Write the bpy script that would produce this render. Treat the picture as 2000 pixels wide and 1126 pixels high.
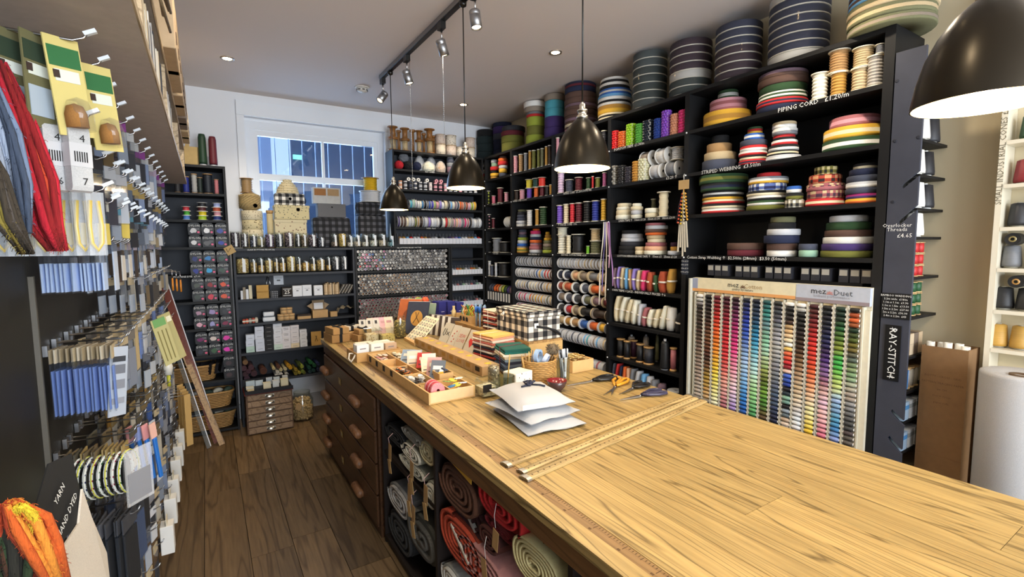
import bpy, bmesh, math, random
from mathutils import Vector, Matrix
random.seed(11)
sc = bpy.context.scene
for o in list(bpy.data.objects): bpy.data.objects.remove(o)
COL = sc.collection
PI = math.pi

# ---------------------------------------------------------------- camera
F, YAW, PIT, ROL = 948.9, .56083, .087745, .00846
CAM = Vector((0, 0, 1.6))
_fw = Vector((math.sin(YAW)*math.cos(PIT), math.cos(YAW)*math.cos(PIT), -math.sin(PIT)))
_r0 = Vector((math.cos(YAW), -math.sin(YAW), 0)); _d0 = _fw.cross(_r0)
_r = _r0*math.cos(ROL) + _d0*math.sin(ROL); _d = _d0*math.cos(ROL) - _r0*math.sin(ROL)
cam = bpy.data.cameras.new('camera'); camo = bpy.data.objects.new('camera', cam); COL.objects.link(camo)
cam.sensor_width = 36; cam.lens = 36*F/2000; cam.clip_start = .02
m = Matrix((_r, -_d, -_fw)).transposed().to_4x4(); m.translation = CAM
camo.matrix_world = m
sc.camera = camo

# ---------------------------------------------------------------- world, lights, exposure
w = bpy.data.worlds.new('sky'); sc.world = w; w.use_nodes = True
w.node_tree.nodes['Background'].inputs[0].default_value = (.62, .76, .98, 1)
w.node_tree.nodes['Background'].inputs[1].default_value = 1.05
sc.view_settings.view_transform = 'Standard'; sc.view_settings.look = 'None'
sc.view_settings.gamma = 1; sc.view_settings.use_curve_mapping = False
sc.view_settings.exposure = 0.62
sc.cycles.use_denoising = True
sc.cycles.transparent_max_bounces = 24
sc.cycles.max_bounces = 7
sc.cycles.caustics_reflective = False; sc.cycles.caustics_refractive = False
def lamp(name, kind, loc, energy, color, rot=(0, 0, 0), **kw):
    l = bpy.data.lights.new(name, kind); l.energy = energy; l.color = color
    for k, v in kw.items(): setattr(l, k, v)
    o = bpy.data.objects.new(name, l); COL.objects.link(o); o.location = loc; o.rotation_euler = rot
    return o
# daylight through the shop-front window behind the camera and through the sash window
lamp('shopfront_daylight', 'AREA', (1.3, -3.12, 1.6), 205, (.86, .93, 1.0), (PI/2, 0, 0), shape='RECTANGLE', size=3.2, size_y=2.3)
lamp('window_daylight', 'AREA', (.98, 5.55, 2.2), 15, (.62, .80, 1.0), (-PI/2, 0, 0), shape='RECTANGLE', size=1.1, size_y=1.0)

# ---------------------------------------------------------------- pixel rays (2000x1126)
def ray(u, v): return _fw*F + _r*(u-1000) + _d*(v-563)
def onx(u, v, x): k = ray(u, v); return CAM + k*(x/k.x)
def ony(u, v, y): k = ray(u, v); return CAM + k*(y/k.y)
def onz(u, v, z): k = ray(u, v); return CAM + k*((z-1.6)/k.z)
def depth(p): return (Vector(p)-CAM).dot(_fw)
def mpp(p):                       # metres per pixel (horizontal, vertical) for a round thing at p
    q = Vector(p)-CAM; z = q.dot(_fw); c = z/math.hypot(z, q.dot(_r))
    return z*c/F, z/F

# ---------------------------------------------------------------- materials
def lin(h):
    h = h.lstrip('#'); o = []
    for i in (0, 2, 4):
        c = int(h[i:i+2], 16)/255; o.append(c/12.92 if c <= .04045 else ((c+.055)/1.055)**2.4)
    return (*o, 1)
_M = {}
def N(nt, t, **kw):
    n = nt.nodes.new(t)
    for k, v in kw.items(): setattr(n, k, v)
    return n
def mat(kind, col='ffffff', **kw):
    key = (kind, col, tuple(sorted(kw.items())))
    if key in _M: return _M[key]
    m = bpy.data.materials.new(kind+'_'+col); m.use_nodes = True; nt = m.node_tree
    b = nt.nodes['Principled BSDF']; I = b.inputs; c = lin(col); I['Base Color'].default_value = c
    def bump(scale, st, dist=.002, coord='Object', stretch=None):
        t = N(nt, 'ShaderNodeTexCoord'); nz = N(nt, 'ShaderNodeTexNoise'); bp = N(nt, 'ShaderNodeBump')
        nz.inputs['Scale'].default_value = scale; nz.inputs['Detail'].default_value = 3
        src = t.outputs[coord]
        if stretch:
            mp = N(nt, 'ShaderNodeMapping'); mp.inputs['Scale'].default_value = stretch
            nt.links.new(src, mp.inputs[0]); src = mp.outputs[0]
        nt.links.new(src, nz.inputs['Vector'])
        bp.inputs['Strength'].default_value = st; bp.inputs['Distance'].default_value = dist
        nt.links.new(nz.outputs[0], bp.inputs['Height']); nt.links.new(bp.outputs[0], I['Normal'])
        return nz
    def vary(nz, lo, hi):
        mx = N(nt, 'ShaderNodeMix', data_type='RGBA'); mx.inputs[6].default_value = tuple(x*lo for x in c[:3])+(1,)
        mx.inputs[7].default_value = tuple(min(1, x*hi) for x in c[:3])+(1,)
        nt.links.new(nz.outputs[0], mx.inputs[0]); nt.links.new(mx.outputs[2], I['Base Color'])
    if kind == 'paint': I['Roughness'].default_value = .55; I['Specular IOR Level'].default_value = .3; vary(bump(9, .12), .8, 1.25)
    elif kind == 'wall': I['Roughness'].default_value = .8; bump(60, .06)
    elif kind == 'fabric': I['Roughness'].default_value = .9; vary(bump(420, .35, .001), .75, 1.25)
    elif kind == 'yarn': I['Roughness'].default_value = .95; vary(bump(60, .8, .004, stretch=(4, 4, .6)), .6, 1.5)
    elif kind == 'thread':
        I['Roughness'].default_value = .55
        vary(bump(500, .5, .001, stretch=(.02, .02, 1)), .7, 1.3)
    elif kind == 'paper': I['Roughness'].default_value = .8
    elif kind == 'card': I['Roughness'].default_value = .85; vary(bump(30, .1), .85, 1.12)
    elif kind == 'plastic': I['Roughness'].default_value = .3
    elif kind == 'shade': I['Metallic'].default_value = .75; I['Roughness'].default_value = .3
    elif kind == 'dull': I['Roughness'].default_value = .45; I['Specular IOR Level'].default_value = .35
    elif kind == 'gloss': I['Roughness'].default_value = .12
    elif kind == 'metal': I['Metallic'].default_value = 1; I['Roughness'].default_value = .28
    elif kind == 'brushed': I['Metallic'].default_value = 1; I['Roughness'].default_value = .42
    elif kind == 'leaf': I['Roughness'].default_value = .6
    elif kind == 'clear':
        I['Roughness'].default_value = .12; I['Alpha'].default_value = kw.get('a', .22); I['IOR'].default_value = 1.45
    elif kind == 'film':
        I['Roughness'].default_value = .1; I['Alpha'].default_value = kw.get('a', .13); I['Specular IOR Level'].default_value = 1; I['Coat Weight'].default_value = 1; I['Coat Roughness'].default_value = .06
    elif kind == 'glass':
        nt.nodes.remove(b); out = nt.nodes['Material Output']
        tr = N(nt, 'ShaderNodeBsdfTransparent'); gl = N(nt, 'ShaderNodeBsdfGlossy'); mx = N(nt, 'ShaderNodeMixShader')
        lw = N(nt, 'ShaderNodeLayerWeight'); pw_ = N(nt, 'ShaderNodeMath', operation='POWER'); pw_.inputs[1].default_value = 3
        fr = N(nt, 'ShaderNodeMath', operation='MULTIPLY_ADD'); fr.inputs[1].default_value = .55; fr.inputs[2].default_value = .05
        nt.links.new(lw.outputs['Facing'], pw_.inputs[0]); nt.links.new(pw_.outputs[0], fr.inputs[0])
        gl.inputs['Roughness'].default_value = .03; tr.inputs[0].default_value = c
        nt.links.new(fr.outputs[0], mx.inputs[0]); nt.links.new(tr.outputs[0], mx.inputs[1]); nt.links.new(gl.outputs[0], mx.inputs[2])
        nt.links.new(mx.outputs[0], out.inputs[0])
    elif kind == 'emit':
        I['Emission Color'].default_value = c; I['Emission Strength'].default_value = kw.get('s', 6)
    elif kind == 'ceramic': I['Roughness'].default_value = .18
    elif kind == 'wicker': I['Roughness'].default_value = .7; vary(bump(40, .6, .004), .55, 1.4)
    elif kind == 'wood':            # grain runs along object Y; every board differs
        t = N(nt, 'ShaderNodeTexCoord'); oi = N(nt, 'ShaderNodeObjectInfo'); mp = N(nt, 'ShaderNodeMapping')
        mp.inputs['Scale'].default_value = kw.get('st', (14, .9, 14))
        sh = N(nt, 'ShaderNodeVectorMath', operation='ADD'); sm = N(nt, 'ShaderNodeVectorMath', operation='SCALE')
        cx = N(nt, 'ShaderNodeCombineXYZ')
        for i in range(3): nt.links.new(oi.outputs['Random'], cx.inputs[i])
        sm.inputs['Scale'].default_value = 37
        nt.links.new(cx.outputs[0], sm.inputs[0]); nt.links.new(t.outputs['Object'], mp.inputs[0])
        nt.links.new(mp.outputs[0], sh.inputs[0]); nt.links.new(sm.outputs[0], sh.inputs[1])
        n1 = N(nt, 'ShaderNodeTexNoise'); n1.inputs['Scale'].default_value = .55; n1.inputs['Detail'].default_value = 2.5
        nt.links.new(sh.outputs[0], n1.inputs['Vector'])
        # growth rings: contour lines of the slow noise
        mu = N(nt, 'ShaderNodeMath', operation='MULTIPLY'); mu.inputs[1].default_value = kw.get('rings', 20)
        fr = N(nt, 'ShaderNodeMath', operation='PINGPONG'); fr.inputs[1].default_value = 1
        nt.links.new(n1.outputs[0], mu.inputs[0]); nt.links.new(mu.outputs[0], fr.inputs[0])
        n2 = N(nt, 'ShaderNodeTexNoise'); n2.inputs['Scale'].default_value = 6; n2.inputs['Detail'].default_value = 4
        nt.links.new(sh.outputs[0], n2.inputs['Vector'])
        r1 = N(nt, 'ShaderNodeValToRGB'); e = r1.color_ramp.elements
        d = kw.get('dark', .55)
        e[0].position = .0; e[0].color = (d, d*.93, d*.82, 1); e[1].position = kw.get('lw', .32); e[1].color = (1, 1, 1, 1)
        nt.links.new(fr.outputs[0], r1.inputs[0])
        r2 = N(nt, 'ShaderNodeValToRGB'); e = r2.color_ramp.elements
        e[0].position = .3; e[0].color = (.74, .70, .64, 1); e[1].position = .7; e[1].color = (1.1, 1.08, 1.04, 1)
        nt.links.new(n2.outputs[0], r2.inputs[0])
        ma = N(nt, 'ShaderNodeMix', data_type='RGBA', blend_type='MULTIPLY'); ma.inputs[0].default_value = 1
        nt.links.new(r1.outputs[0], ma.inputs[6]); nt.links.new(r2.outputs[0], ma.inputs[7])
        hs = N(nt, 'ShaderNodeHueSaturation'); hs.inputs['Color'].default_value = c
        rg = N(nt, 'ShaderNodeMapRange'); rg.inputs[3].default_value = kw.get('lo', .82); rg.inputs[4].default_value = kw.get('hi', 1.12)
        nt.links.new(oi.outputs['Random'], rg.inputs[0]); nt.links.new(rg.outputs[0], hs.inputs['Value'])
        mb = N(nt, 'ShaderNodeMix', data_type='RGBA', blend_type='MULTIPLY'); mb.inputs[0].default_value = 1
        nt.links.new(hs.outputs[0], mb.inputs[6]); nt.links.new(ma.outputs[2], mb.inputs[7]); nt.links.new(mb.outputs[2], I['Base Color'])
        I['Roughness'].default_value = kw.get('rough', .45)
        bp = N(nt, 'ShaderNodeBump'); bp.inputs['Strength'].default_value = .15; bp.inputs['Distance'].default_value = .002
        nt.links.new(n2.outputs[0], bp.inputs['Height']); nt.links.new(bp.outputs[0], I['Normal'])
    elif kind == 'check':           # woven gingham / tartan on box faces (object space, metres)
        t = N(nt, 'ShaderNodeTexCoord'); sx = N(nt, 'ShaderNodeSeparateXYZ'); nt.links.new(t.outputs['Object'], sx.inputs[0])
        p = kw.get('p', .04); tot = None
        sn = N(nt, 'ShaderNodeSeparateXYZ'); nt.links.new(t.outputs['Normal'], sn.inputs[0]); top = N(nt, 'ShaderNodeMath', operation='GREATER_THAN'); top.inputs[1].default_value = .6; nt.links.new(sn.outputs[2], top.inputs[0])
        ad = N(nt, 'ShaderNodeMath', operation='ADD'); nt.links.new(sx.outputs[0], ad.inputs[0]); nt.links.new(sx.outputs[1], ad.inputs[1])
        def pk(a, b):
            q = N(nt, 'ShaderNodeMix'); nt.links.new(top.outputs[0], q.inputs[0]); nt.links.new(a, q.inputs[2]); nt.links.new(b, q.inputs[3]); return q.outputs[0]
        for s in (pk(ad.outputs[0], sx.outputs[0]), pk(sx.outputs[2], sx.outputs[1])):
            q = N(nt, 'ShaderNodeMath', operation='PINGPONG'); q.inputs[1].default_value = p; nt.links.new(s, q.inputs[0])
            g = N(nt, 'ShaderNodeMath', operation='GREATER_THAN'); g.inputs[1].default_value = p/2; nt.links.new(q.outputs[0], g.inputs[0])
            if tot is None: tot = g.outputs[0]
            else:
                a = N(nt, 'ShaderNodeMath', operation='ADD'); nt.links.new(tot, a.inputs[0]); nt.links.new(g.outputs[0], a.inputs[1]); tot = a.outputs[0]
        r = N(nt, 'ShaderNodeValToRGB'); r.color_ramp.interpolation = 'CONSTANT'; e = r.color_ramp.elements
        e[0].position = 0; e[0].color = lin(kw.get('c0', 'f2efe6')); e[1].position = .3; e[1].color = lin(kw.get('c1', '75736f'))
        x = e.new(.75); x.color = lin(kw.get('c2', '17171a'))
        dv = N(nt, 'ShaderNodeMath', operation='MULTIPLY'); dv.inputs[1].default_value = .5; nt.links.new(tot, dv.inputs[0])
        nt.links.new(dv.outputs[0], r.inputs[0]); nt.links.new(r.outputs[0], I['Base Color']); I['Roughness'].default_value = .85
    elif kind == 'print':           # small scattered motifs
        t = N(nt, 'ShaderNodeTexCoord'); v = N(nt, 'ShaderNodeTexVoronoi'); v.inputs['Scale'].default_value = kw.get('s', 60)
        nt.links.new(t.outputs['Object'], v.inputs['Vector'])
        r = N(nt, 'ShaderNodeValToRGB'); r.color_ramp.interpolation = 'CONSTANT'; e = r.color_ramp.elements
        e[0].position = 0; e[0].color = lin(kw.get('c1', '444444')); e[1].position = kw.get('t', .28); e[1].color = c
        nt.links.new(v.outputs['Distance'], r.inputs[0]); nt.links.new(r.outputs[0], I['Base Color']); I['Roughness'].default_value = .8
    _M[key] = m
    return m
def gl(k): return mat('glass', k)

# ---------------------------------------------------------------- mesh helpers
class MB:
    def __init__(s): s.v = []; s.f = []; s.m = []; s.sm = []
    def add(s, v, f, mi=0, smooth=False):
        o = len(s.v); s.v += [tuple(x) for x in v]
        for q in f: s.f.append([i+o for i in q]); s.m.append(mi); s.sm.append(smooth)
        return s
    def box(s, a, b, mi=0):
        x0, y0, z0 = a; x1, y1, z1 = b
        return s.add([(x0,y0,z0),(x1,y0,z0),(x1,y1,z0),(x0,y1,z0),(x0,y0,z1),(x1,y0,z1),(x1,y1,z1),(x0,y1,z1)],
              [(0,3,2,1),(4,5,6,7),(0,1,5,4),(1,2,6,5),(2,3,7,6),(3,0,4,7)], mi)
    def lathe(s, prof, n=20, mi=None, axis='z', at=(0,0,0), cap=True, smooth=True):
        # prof: (r, h[, material]) ; axis z / x / y
        def P(r, a, h):
            x, y = r*math.cos(a), r*math.sin(a)
            q = (x, y, h) if axis == 'z' else (h, x, y) if axis == 'x' else (y, h, x)
            return (q[0]+at[0], q[1]+at[1], q[2]+at[2])
        v = [P(p[0], 2*PI*i/n, p[1]) for p in prof for i in range(n)]
        o = len(s.v); s.v += v
        for k in range(len(prof)-1):
            mm = prof[k+1][2] if len(prof[k+1]) > 2 else (mi or 0)
            for i in range(n):
                j = (i+1) % n
                s.f.append([o+k*n+i, o+k*n+j, o+(k+1)*n+j, o+(k+1)*n+i]); s.m.append(mm); s.sm.append(smooth)
        if cap:
            if prof[0][0] > 1e-6: s.f.append([o+i for i in range(n)][::-1]); s.m.append(prof[0][2] if len(prof[0]) > 2 else (mi or 0)); s.sm.append(False)
            if prof[-1][0] > 1e-6: s.f.append([o+(len(prof)-1)*n+i for i in range(n)]); s.m.append(prof[-1][2] if len(prof[-1]) > 2 else (mi or 0)); s.sm.append(False)
        return s
    def tube(s, pts, r, n=6, mi=0, closed=False, taper=None):
        pts = [Vector(p) for p in pts]; rings = []; L = len(pts); o = len(s.v)
        up = None
        for i, p in enumerate(pts):
            a = pts[(i-1) % L] if (i or closed) else p; b = pts[(i+1) % L] if (i < L-1 or closed) else p
            t = (b-a).normalized() if (b-a).length > 1e-9 else Vector((0,0,1))
            if up is None: up = Vector((0,0,1)) if abs(t.z) < .9 else Vector((1,0,0))
            e1 = t.cross(up); e1 = e1.normalized() if e1.length > 1e-6 else t.orthogonal().normalized(); e2 = e1.cross(t); up = e2 if abs(t.dot(up)) < .95 else up
            rr = r*(taper[i] if taper else 1)
            for k in range(n):
                a_ = 2*PI*k/n; s.v.append(tuple(p + e1*math.cos(a_)*rr + e2*math.sin(a_)*rr))
        for i in range(L if closed else L-1):
            i2 = (i+1) % L
            for k in range(n):
                k2 = (k+1) % n
                s.f.append([o+i*n+k, o+i*n+k2, o+i2*n+k2, o+i2*n+k]); s.m.append(mi); s.sm.append(True)
        if not closed:
            s.f.append([o+k for k in range(n)][::-1]); s.f.append([o+(L-1)*n+k for k in range(n)]); s.m += [mi, mi]; s.sm += [False, False]
        return s
    def prism(s, poly, h0, h1, axis='z', mi=0):     # polygon extruded along axis
        n = len(poly)
        def P(p, h): return (p[0], p[1], h) if axis == 'z' else (h, p[0], p[1]) if axis == 'x' else (p[0], h, p[1])
        o = len(s.v); s.v += [P(p, h0) for p in poly] + [P(p, h1) for p in poly]
        F_ = [[o+i for i in range(n)][::-1], [o+n+i for i in range(n)]] + [[o+i, o+(i+1) % n, o+n+(i+1) % n, o+n+i] for i in range(n)]
        for q in F_: s.f.append(q); s.m.append(mi); s.sm.append(False)
        return s
    def sheet(s, grid, th=0, mi=0, smooth=True):    # grid of points [i][j]
        a, b = len(grid), len(grid[0]); o = len(s.v)
        for r in grid:
            for p in r: s.v.append(tuple(p))
        for i in range(a-1):
            for j in range(b-1):
                s.f.append([o+i*b+j, o+i*b+j+1, o+(i+1)*b+j+1, o+(i+1)*b+j]); s.m.append(mi); s.sm.append(smooth)
        return s
    def mesh(s, name='m', nslots=1):
        me = bpy.data.meshes.new(name); me.from_pydata(s.v, [], s.f)
        me.polygons.foreach_set('material_index', s.m); me.polygons.foreach_set('use_smooth', s.sm)
        for _ in range(max(nslots, max(s.m, default=0)+1)): me.materials.append(None)
        me.update(); return me
_ME = {}
def CM(key, fn):
    if key not in _ME: _ME[key] = fn().mesh(str(key)[:40])
    return _ME[key]
def tag(o, label=None, cat=None, group=None, kind=None):
    if label:
        w_ = label.split()
        if len(w_) > 16: w_ = [x for x in w_ if x not in ('and', 'the')]
        if len(w_) > 16: w_ = [x for i, x in enumerate(w_) if not (0 < i < len(w_)-15)]
        o['label'] = ' '.join(w_)
    if cat: o['category'] = cat
    if group: o['group'] = group
    if kind: o['kind'] = kind
    return o
def ob(name, me, mats, parent=None, loc=(0,0,0), rot=(0,0,0), scale=(1,1,1)):
    if isinstance(me, MB): me = me.mesh(name)
    o = bpy.data.objects.new(name, me); COL.objects.link(o)
    o.location = loc; o.rotation_euler = rot; o.scale = scale
    if not isinstance(mats, (list, tuple)): mats = [mats]
    for i, m in enumerate(mats):
        if i < len(o.material_slots): o.material_slots[i].link = 'OBJECT'; o.material_slots[i].material = m
    if parent: o.parent = parent
    return o
def thing(name, label, cat, loc=(0,0,0), rz=0, group=None, rot=None):
    o = bpy.data.objects.new(name, None); COL.objects.link(o); o.empty_display_size = .02
    o.location = loc; o.rotation_euler = rot if rot else (0, 0, rz)
    return tag(o, label, cat, group)
def box_mesh(sx, sy, sz, bev=0):
    sx, sy, sz = round(sx, 4), round(sy, 4), round(sz, 4); key = ('box', sx, sy, sz, bev)
    if key in _ME: return _ME[key]
    mb = MB().box((-sx/2, -sy/2, 0), (sx/2, sy/2, sz)); me = mb.mesh('box')
    if bev:
        bm = bmesh.new(); bm.from_mesh(me); bmesh.ops.bevel(bm, geom=bm.edges[:], offset=min(bev, .45*min(sx, sy, sz)), segments=1 if bev < .01 else 2, affect='EDGES', profile=.5)
        bm.to_mesh(me); bm.free()
    _ME[key] = me
    return me
def box(name, size, m, parent=None, loc=(0,0,0), rot=(0,0,0), bev=0):
    return ob(name, box_mesh(*size, bev), m, parent, loc, rot)
def abox(name, a, b, m, parent=None, bev=0, org=(0,0,0)):   # by two corners, parent origin org
    return box(name, [abs(b[i]-a[i]) for i in range(3)], m, parent, ((a[0]+b[0])/2-org[0], (a[1]+b[1])/2-org[1], min(a[2], b[2])-org[2]), bev=bev)
ORD = 'first second third fourth fifth sixth seventh eighth ninth tenth eleventh twelfth thirteenth fourteenth fifteenth sixteenth seventeenth eighteenth nineteenth twentieth'.split()
ORD += ['twenty-'+x for x in ORD[:9]] + ['thirtieth'] + ['thirty-'+x for x in ORD[:9]] + ['fortieth']
def nth(i): return ORD[i] if i < len(ORD) else 'number %d' % (i+1)
_T = {}
def text_mesh(s, size=1, ext=0.0):
    key = (s, ext)
    if key not in _T:
        cu = bpy.data.curves.new('t', 'FONT'); cu.body = s; cu.resolution_u = 1; cu.extrude = ext; cu.size = 1; cu.align_x = 'CENTER'; cu.align_y = 'CENTER'
        o = bpy.data.objects.new('t', cu); COL.objects.link(o)
        dg = bpy.context.evaluated_depsgraph_get(); me = bpy.data.meshes.new_from_object(o.evaluated_get(dg))
        bpy.data.objects.remove(o); bpy.data.curves.remove(cu)
        me.materials.clear(); me.materials.append(None); _T[key] = me
    return _T[key]
RX = Matrix(((0,0,-1),(-1,0,0),(0,1,0))).to_euler()      # text facing -X, reading along -Y
RY = (PI/2, 0, 0)                                           # text facing -Y, reading along +X
def text(s, size, m, loc, rot=RX, parent=None, name='lettering', sx=1):
    return ob(name, text_mesh(s), m, parent, loc, rot, (size*sx, size, size))

WHITE = mat('paper', 'e9e6df'); CHALK = mat('paper', 'e8e8e4'); BLK = mat('paint', '131314'); BLK2 = mat('paint', '2b2e35'); STEEL = mat('metal', 'c9cacc')
# ================================================================ the setting
XL, XR, YB, XW, YW, ZC, YF = -.45, 2.70, 4.87, 3.03, 5.15, 3.0, -3.2
def struct(name, mb, m, parent=None):
    o = ob(name, mb, m, parent)
    if not parent: tag(o, kind='structure')
    return o
struct('ceiling', MB().box((-.6, YF-.1, ZC), (XW+.15, YW+.15, ZC+.1)), mat('wall', 'e2d9d4'))
struct('wall_left', MB().box((-.6, YF-.1, 0), (-.5, YW+.15, ZC)), mat('wall', 'e6e6e6'))
struct('wall_right', MB().box((XW, YF-.1, 0), (XW+.12, YW+.15, ZC)), mat('wall', 'cdbf9f'))
def wall_hole(x0, x1, z0, z1, hx0, hx1, hz0, hz1, y0, y1):
    mb = MB(); v = []
    for y in (y0, y1):
        v += [(x0,y,z0),(x1,y,z0),(x1,y,z1),(x0,y,z1),(hx0,y,hz0),(hx1,y,hz0),(hx1,y,hz1),(hx0,y,hz1)]
    f = []
    for i in range(4):
        j = (i+1) % 4
        f += [(i, j, 4+j, 4+i), (8+j, 8+i, 12+i, 12+j), (4+i, 4+j, 12+j, 12+i), (j, i, 8+i, 8+j)]
    return mb.add(v, f)
WX0, WX1, WZ0, WZ1 = .36, 1.66, 1.70, 2.80
struct('wall_back', wall_hole(-.5, XW, 0, ZC, WX0, WX1, WZ0, WZ1, YW, YW+.14), mat('wall', 'e4e6ea'))
struct('wall_front', wall_hole(-.5, XW, 0, ZC, -.2, 2.8, .45, 2.75, YF-.1, YF), mat('wall', 'd8d4cc'))
# window_1 : sash window in the back wall
win = thing('window_1', None, None, (0, 0, 0)); win['kind'] = 'structure'
WF = mat('gloss', 'e9edf2'); yw = YW+.06
def wb(n, x0, x1, z0, z1, y0, y1, m=WF, p=win): return abox(n, (x0, y0, z0), (x1, y1, z1), m, p)
wb('architrave', .30, .36, 1.62, 2.799, YW-.03, YW-.001); wb('architrave', 1.66, 1.72, 1.62, 2.799, YW-.03, YW-.001); wb('architrave', .30, 1.72, 2.80, 2.93, YW-.035, YW-.001)
wb('window_frame', WX0, .43, WZ0, WZ1, yw, yw+.06); wb('window_frame', 1.60, WX1, WZ0, WZ1, yw, yw+.06); wb('window_frame', .43, 1.60, 2.70, WZ1, yw, yw+.06)
wb('window_sill', .30, 1.72, 1.655, 1.70, YW-.05, yw+.06)
wb('meeting_rail', .43, 1.60, 2.24, 2.30, yw+.005, yw+.05)
wb('sash_stile', .43, .47, 1.70, 2.70, yw+.01, yw+.05); wb('sash_stile', 1.56, 1.60, 1.70, 2.70, yw+.01, yw+.05); wb('top_rail', .47, 1.56, 2.65, 2.70, yw+.01, yw+.05)
wb('glazing_bar', 1.04, 1.065, 1.70, 2.65, yw+.015, yw+.045)
GLW = gl('dfe9f5')
for a, b in ((.47, 1.04), (1.065, 1.56)):
    for z0, z1 in ((2.30, 2.65), (1.70, 2.24)):
        wb('pane', a, b, z0, z1, yw+.028, yw+.032, GLW)
for i in range(9): abox('security_bar', (  .50+i*.125, YW+.2, 1.6), (.508+i*.125, YW+.211, 2.85), mat('plastic', 'a4b2c8'), win)
# the passage outside
pw = tag(ob('passage_wall', MB().box((.95, YW+1.3, -1), (4, YW+1.45, 3.6)), mat('paint', '4c5a70')), 'dark slate wall of the passage outside the window', 'wall', kind='structure')
tag(ob('passage_floor', MB().box((-2, YW+.3, -1.1), (4, YW+4, -1)), mat('paint', '6c737c')), 'grey ground of the passage outside the window', 'ground', kind='structure')
tag(ob('passage_house', MB().box((-2.5, YW+3.4, -1), (.95, YW+3.6, 6)), mat('wall', 'a9bad6')), 'pale blue house wall far behind the window', 'building', kind='structure')
es = thing('exit_sign_reflection', 'small green lit exit sign beyond the window panes', 'sign', (1.0, YW+1.28, 2.66)); box('reflection_plate', (.1, .03, .05), mat('emit', '7fe0b8', s=1.4), es); text('EXIT', .032, mat('paper', 'ffffff'), (0, -.017, .025), RY, es)  # glowing plate added outside to stand in for a sign reflected in the pane

# floor : brown boards running towards the back wall
fl = tag(ob('floor', MB().box((-.6, YF-.1, -.06), (XW+.15, YW+.15, -.012)), mat('paint', '140d08')), kind='structure')
FWD = mat('wood', '7a6346', dark=.55, lo=.62, hi=1.15, rough=.42, rings=14)
bw = .205
for i in range(17):
    x0 = -.5+i*bw; y = -1.2-random.random()*1.2
    while y < YW:
        L = random.choice((1.1, 1.5, 1.9)); y1 = min(y+L, YW)
        if x0 > 1.5 and y1 < 0: pass
        abox('board', (x0+.0015, y+.0015, -.012), (x0+bw-.0015, y1-.0015, -random.random()*.0015), FWD, fl); y = y1
tag(ob('baseboard_back', MB().box((-.5, YW-.02, 0), (XW, YW, .14)), mat('gloss', 'b9bcc2')), kind='structure')
# ================================================================ shelving
SZ = [2.585, 2.335, 2.062, 1.792, 1.525, 1.258, .985, .71, .44, .08]       # shelf tops of the long right-hand wall of shelves
UY = [1.04, 2.14, 2.86, 3.59, 4.30, 4.86]
SH = .022
def shelf_bay(i, label, shelves, dowels=()):
    y0, y1 = UY[i], UY[i+1]; org = ((XR+XW)/2, (y0+y1)/2, 0)
    t = thing('shelf_unit', label, 'shelving', org, group='black shelving along the right wall')
    A = lambda n, a, b, m: abox(n, a, b, m, t, org=org)
    e0 = .022 if i == 0 else 0
    A('upright', (XR, y1-.018, 0), (XW-.01, y1+.002 if i == 4 else y1+.016, 2.585), BLK)
    if i == 0: A('upright', (XR, y0-.03, 0), (XW-.01, y0+.012, 2.585), BLK)
    A('back_panel', (XW-.014, y0+.017, 0), (XW-.005, y1-.019, 2.585), BLK)
    lo = y0+(.0125 if i == 0 else .0165)
    for k in shelves: A('shelf_board', (XR+.001, lo, SZ[k]-SH), (XW-.0145, y1-.0185, SZ[k]), BLK)
    for k in shelves[1:]:
        ob('shelf_pin', CM('pin', lambda: MB().lathe([(.006, 0), (.006, .003), (.003, .006)], 8, axis='x')), mat('gloss', 'eeeeee'), t, (XR-org[0], y1-.001-org[1], SZ[k]-.012), (0, 0, PI))
    return t, org
allk = list(range(10))
bays = [shelf_bay(0, 'widest black shelf bay holding striped webbing above the thread display', [0, 1, 2, 3, 4, 8, 9]),
        shelf_bay(1, 'black shelf bay of pompom trims and tapes left of the thread display', allk),
        shelf_bay(2, 'black shelf bay with coloured cords above hanging rows of ribbon reels', [0, 1, 2, 3, 4, 9]),
        shelf_bay(3, 'narrow black shelf bay of stacked bias tape above reels behind the checked box', [0, 1, 2, 3, 4, 9]),
        shelf_bay(4, 'narrowest black shelf bay of the right wall, in the far corner', allk)]
def edge_text(b, s, size, y, k, dz=-.011, sx=1.0):
    t, org = bays[b]
    text(s, size, CHALK, (XR-.0012-org[0], y-org[1], SZ[k]+dz-org[2]), RX, t, sx=sx)
def yat(u, v): return onx(u, v, XR).y
edge_text(0, 'PIPING CORD   £1.20/m', .034, yat(1585, 200), 1)
edge_text(0, 'STRIPED WEBBING  £3.50/m', .032, yat(1425, 325), 2)
edge_text(0, 'Cotton Strap Webbing ↑  $2.50/m (28mm)  $3.50 (50mm)', .026, yat(1430, 501), 4, sx=1.05)
edge_text(1, 'POM POM TRIM  £1.30/m', .028, yat(1228, 285), 1)
edge_text(1, '£3.20 ↑', .028, yat(1312, 342), 2)
edge_text(1, 'LINEN TAPE ↑   10mm £1.20   15mm £1.50   38mm £3.00', .022, yat(1260, 425), 3)
edge_text(1, 'COTTON HERRINGBONE TAPE ↑   15mm £1   25mm £1.20', .022, yat(1260, 496), 4)
edge_text(1, 'OWN TRIMS + LACE - INDIVIDUALLY PRICED ↑↓', .024, yat(1245, 567), 5)
edge_text(2, 'PIPING CORD  £1.20/0.50/METRE', .026, yat(1127, 373), 2)
edge_text(2, '↑ PARCEL CORD  10m', .026, yat(1108, 434), 3)
edge_text(2, 'NATURAL COTTON TWINE  £2.20', .022, yat(1120, 496), 4)
edge_text(3, 'WAXED CORD  £1.20/m', .024, yat(1015, 391), 2)
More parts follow.
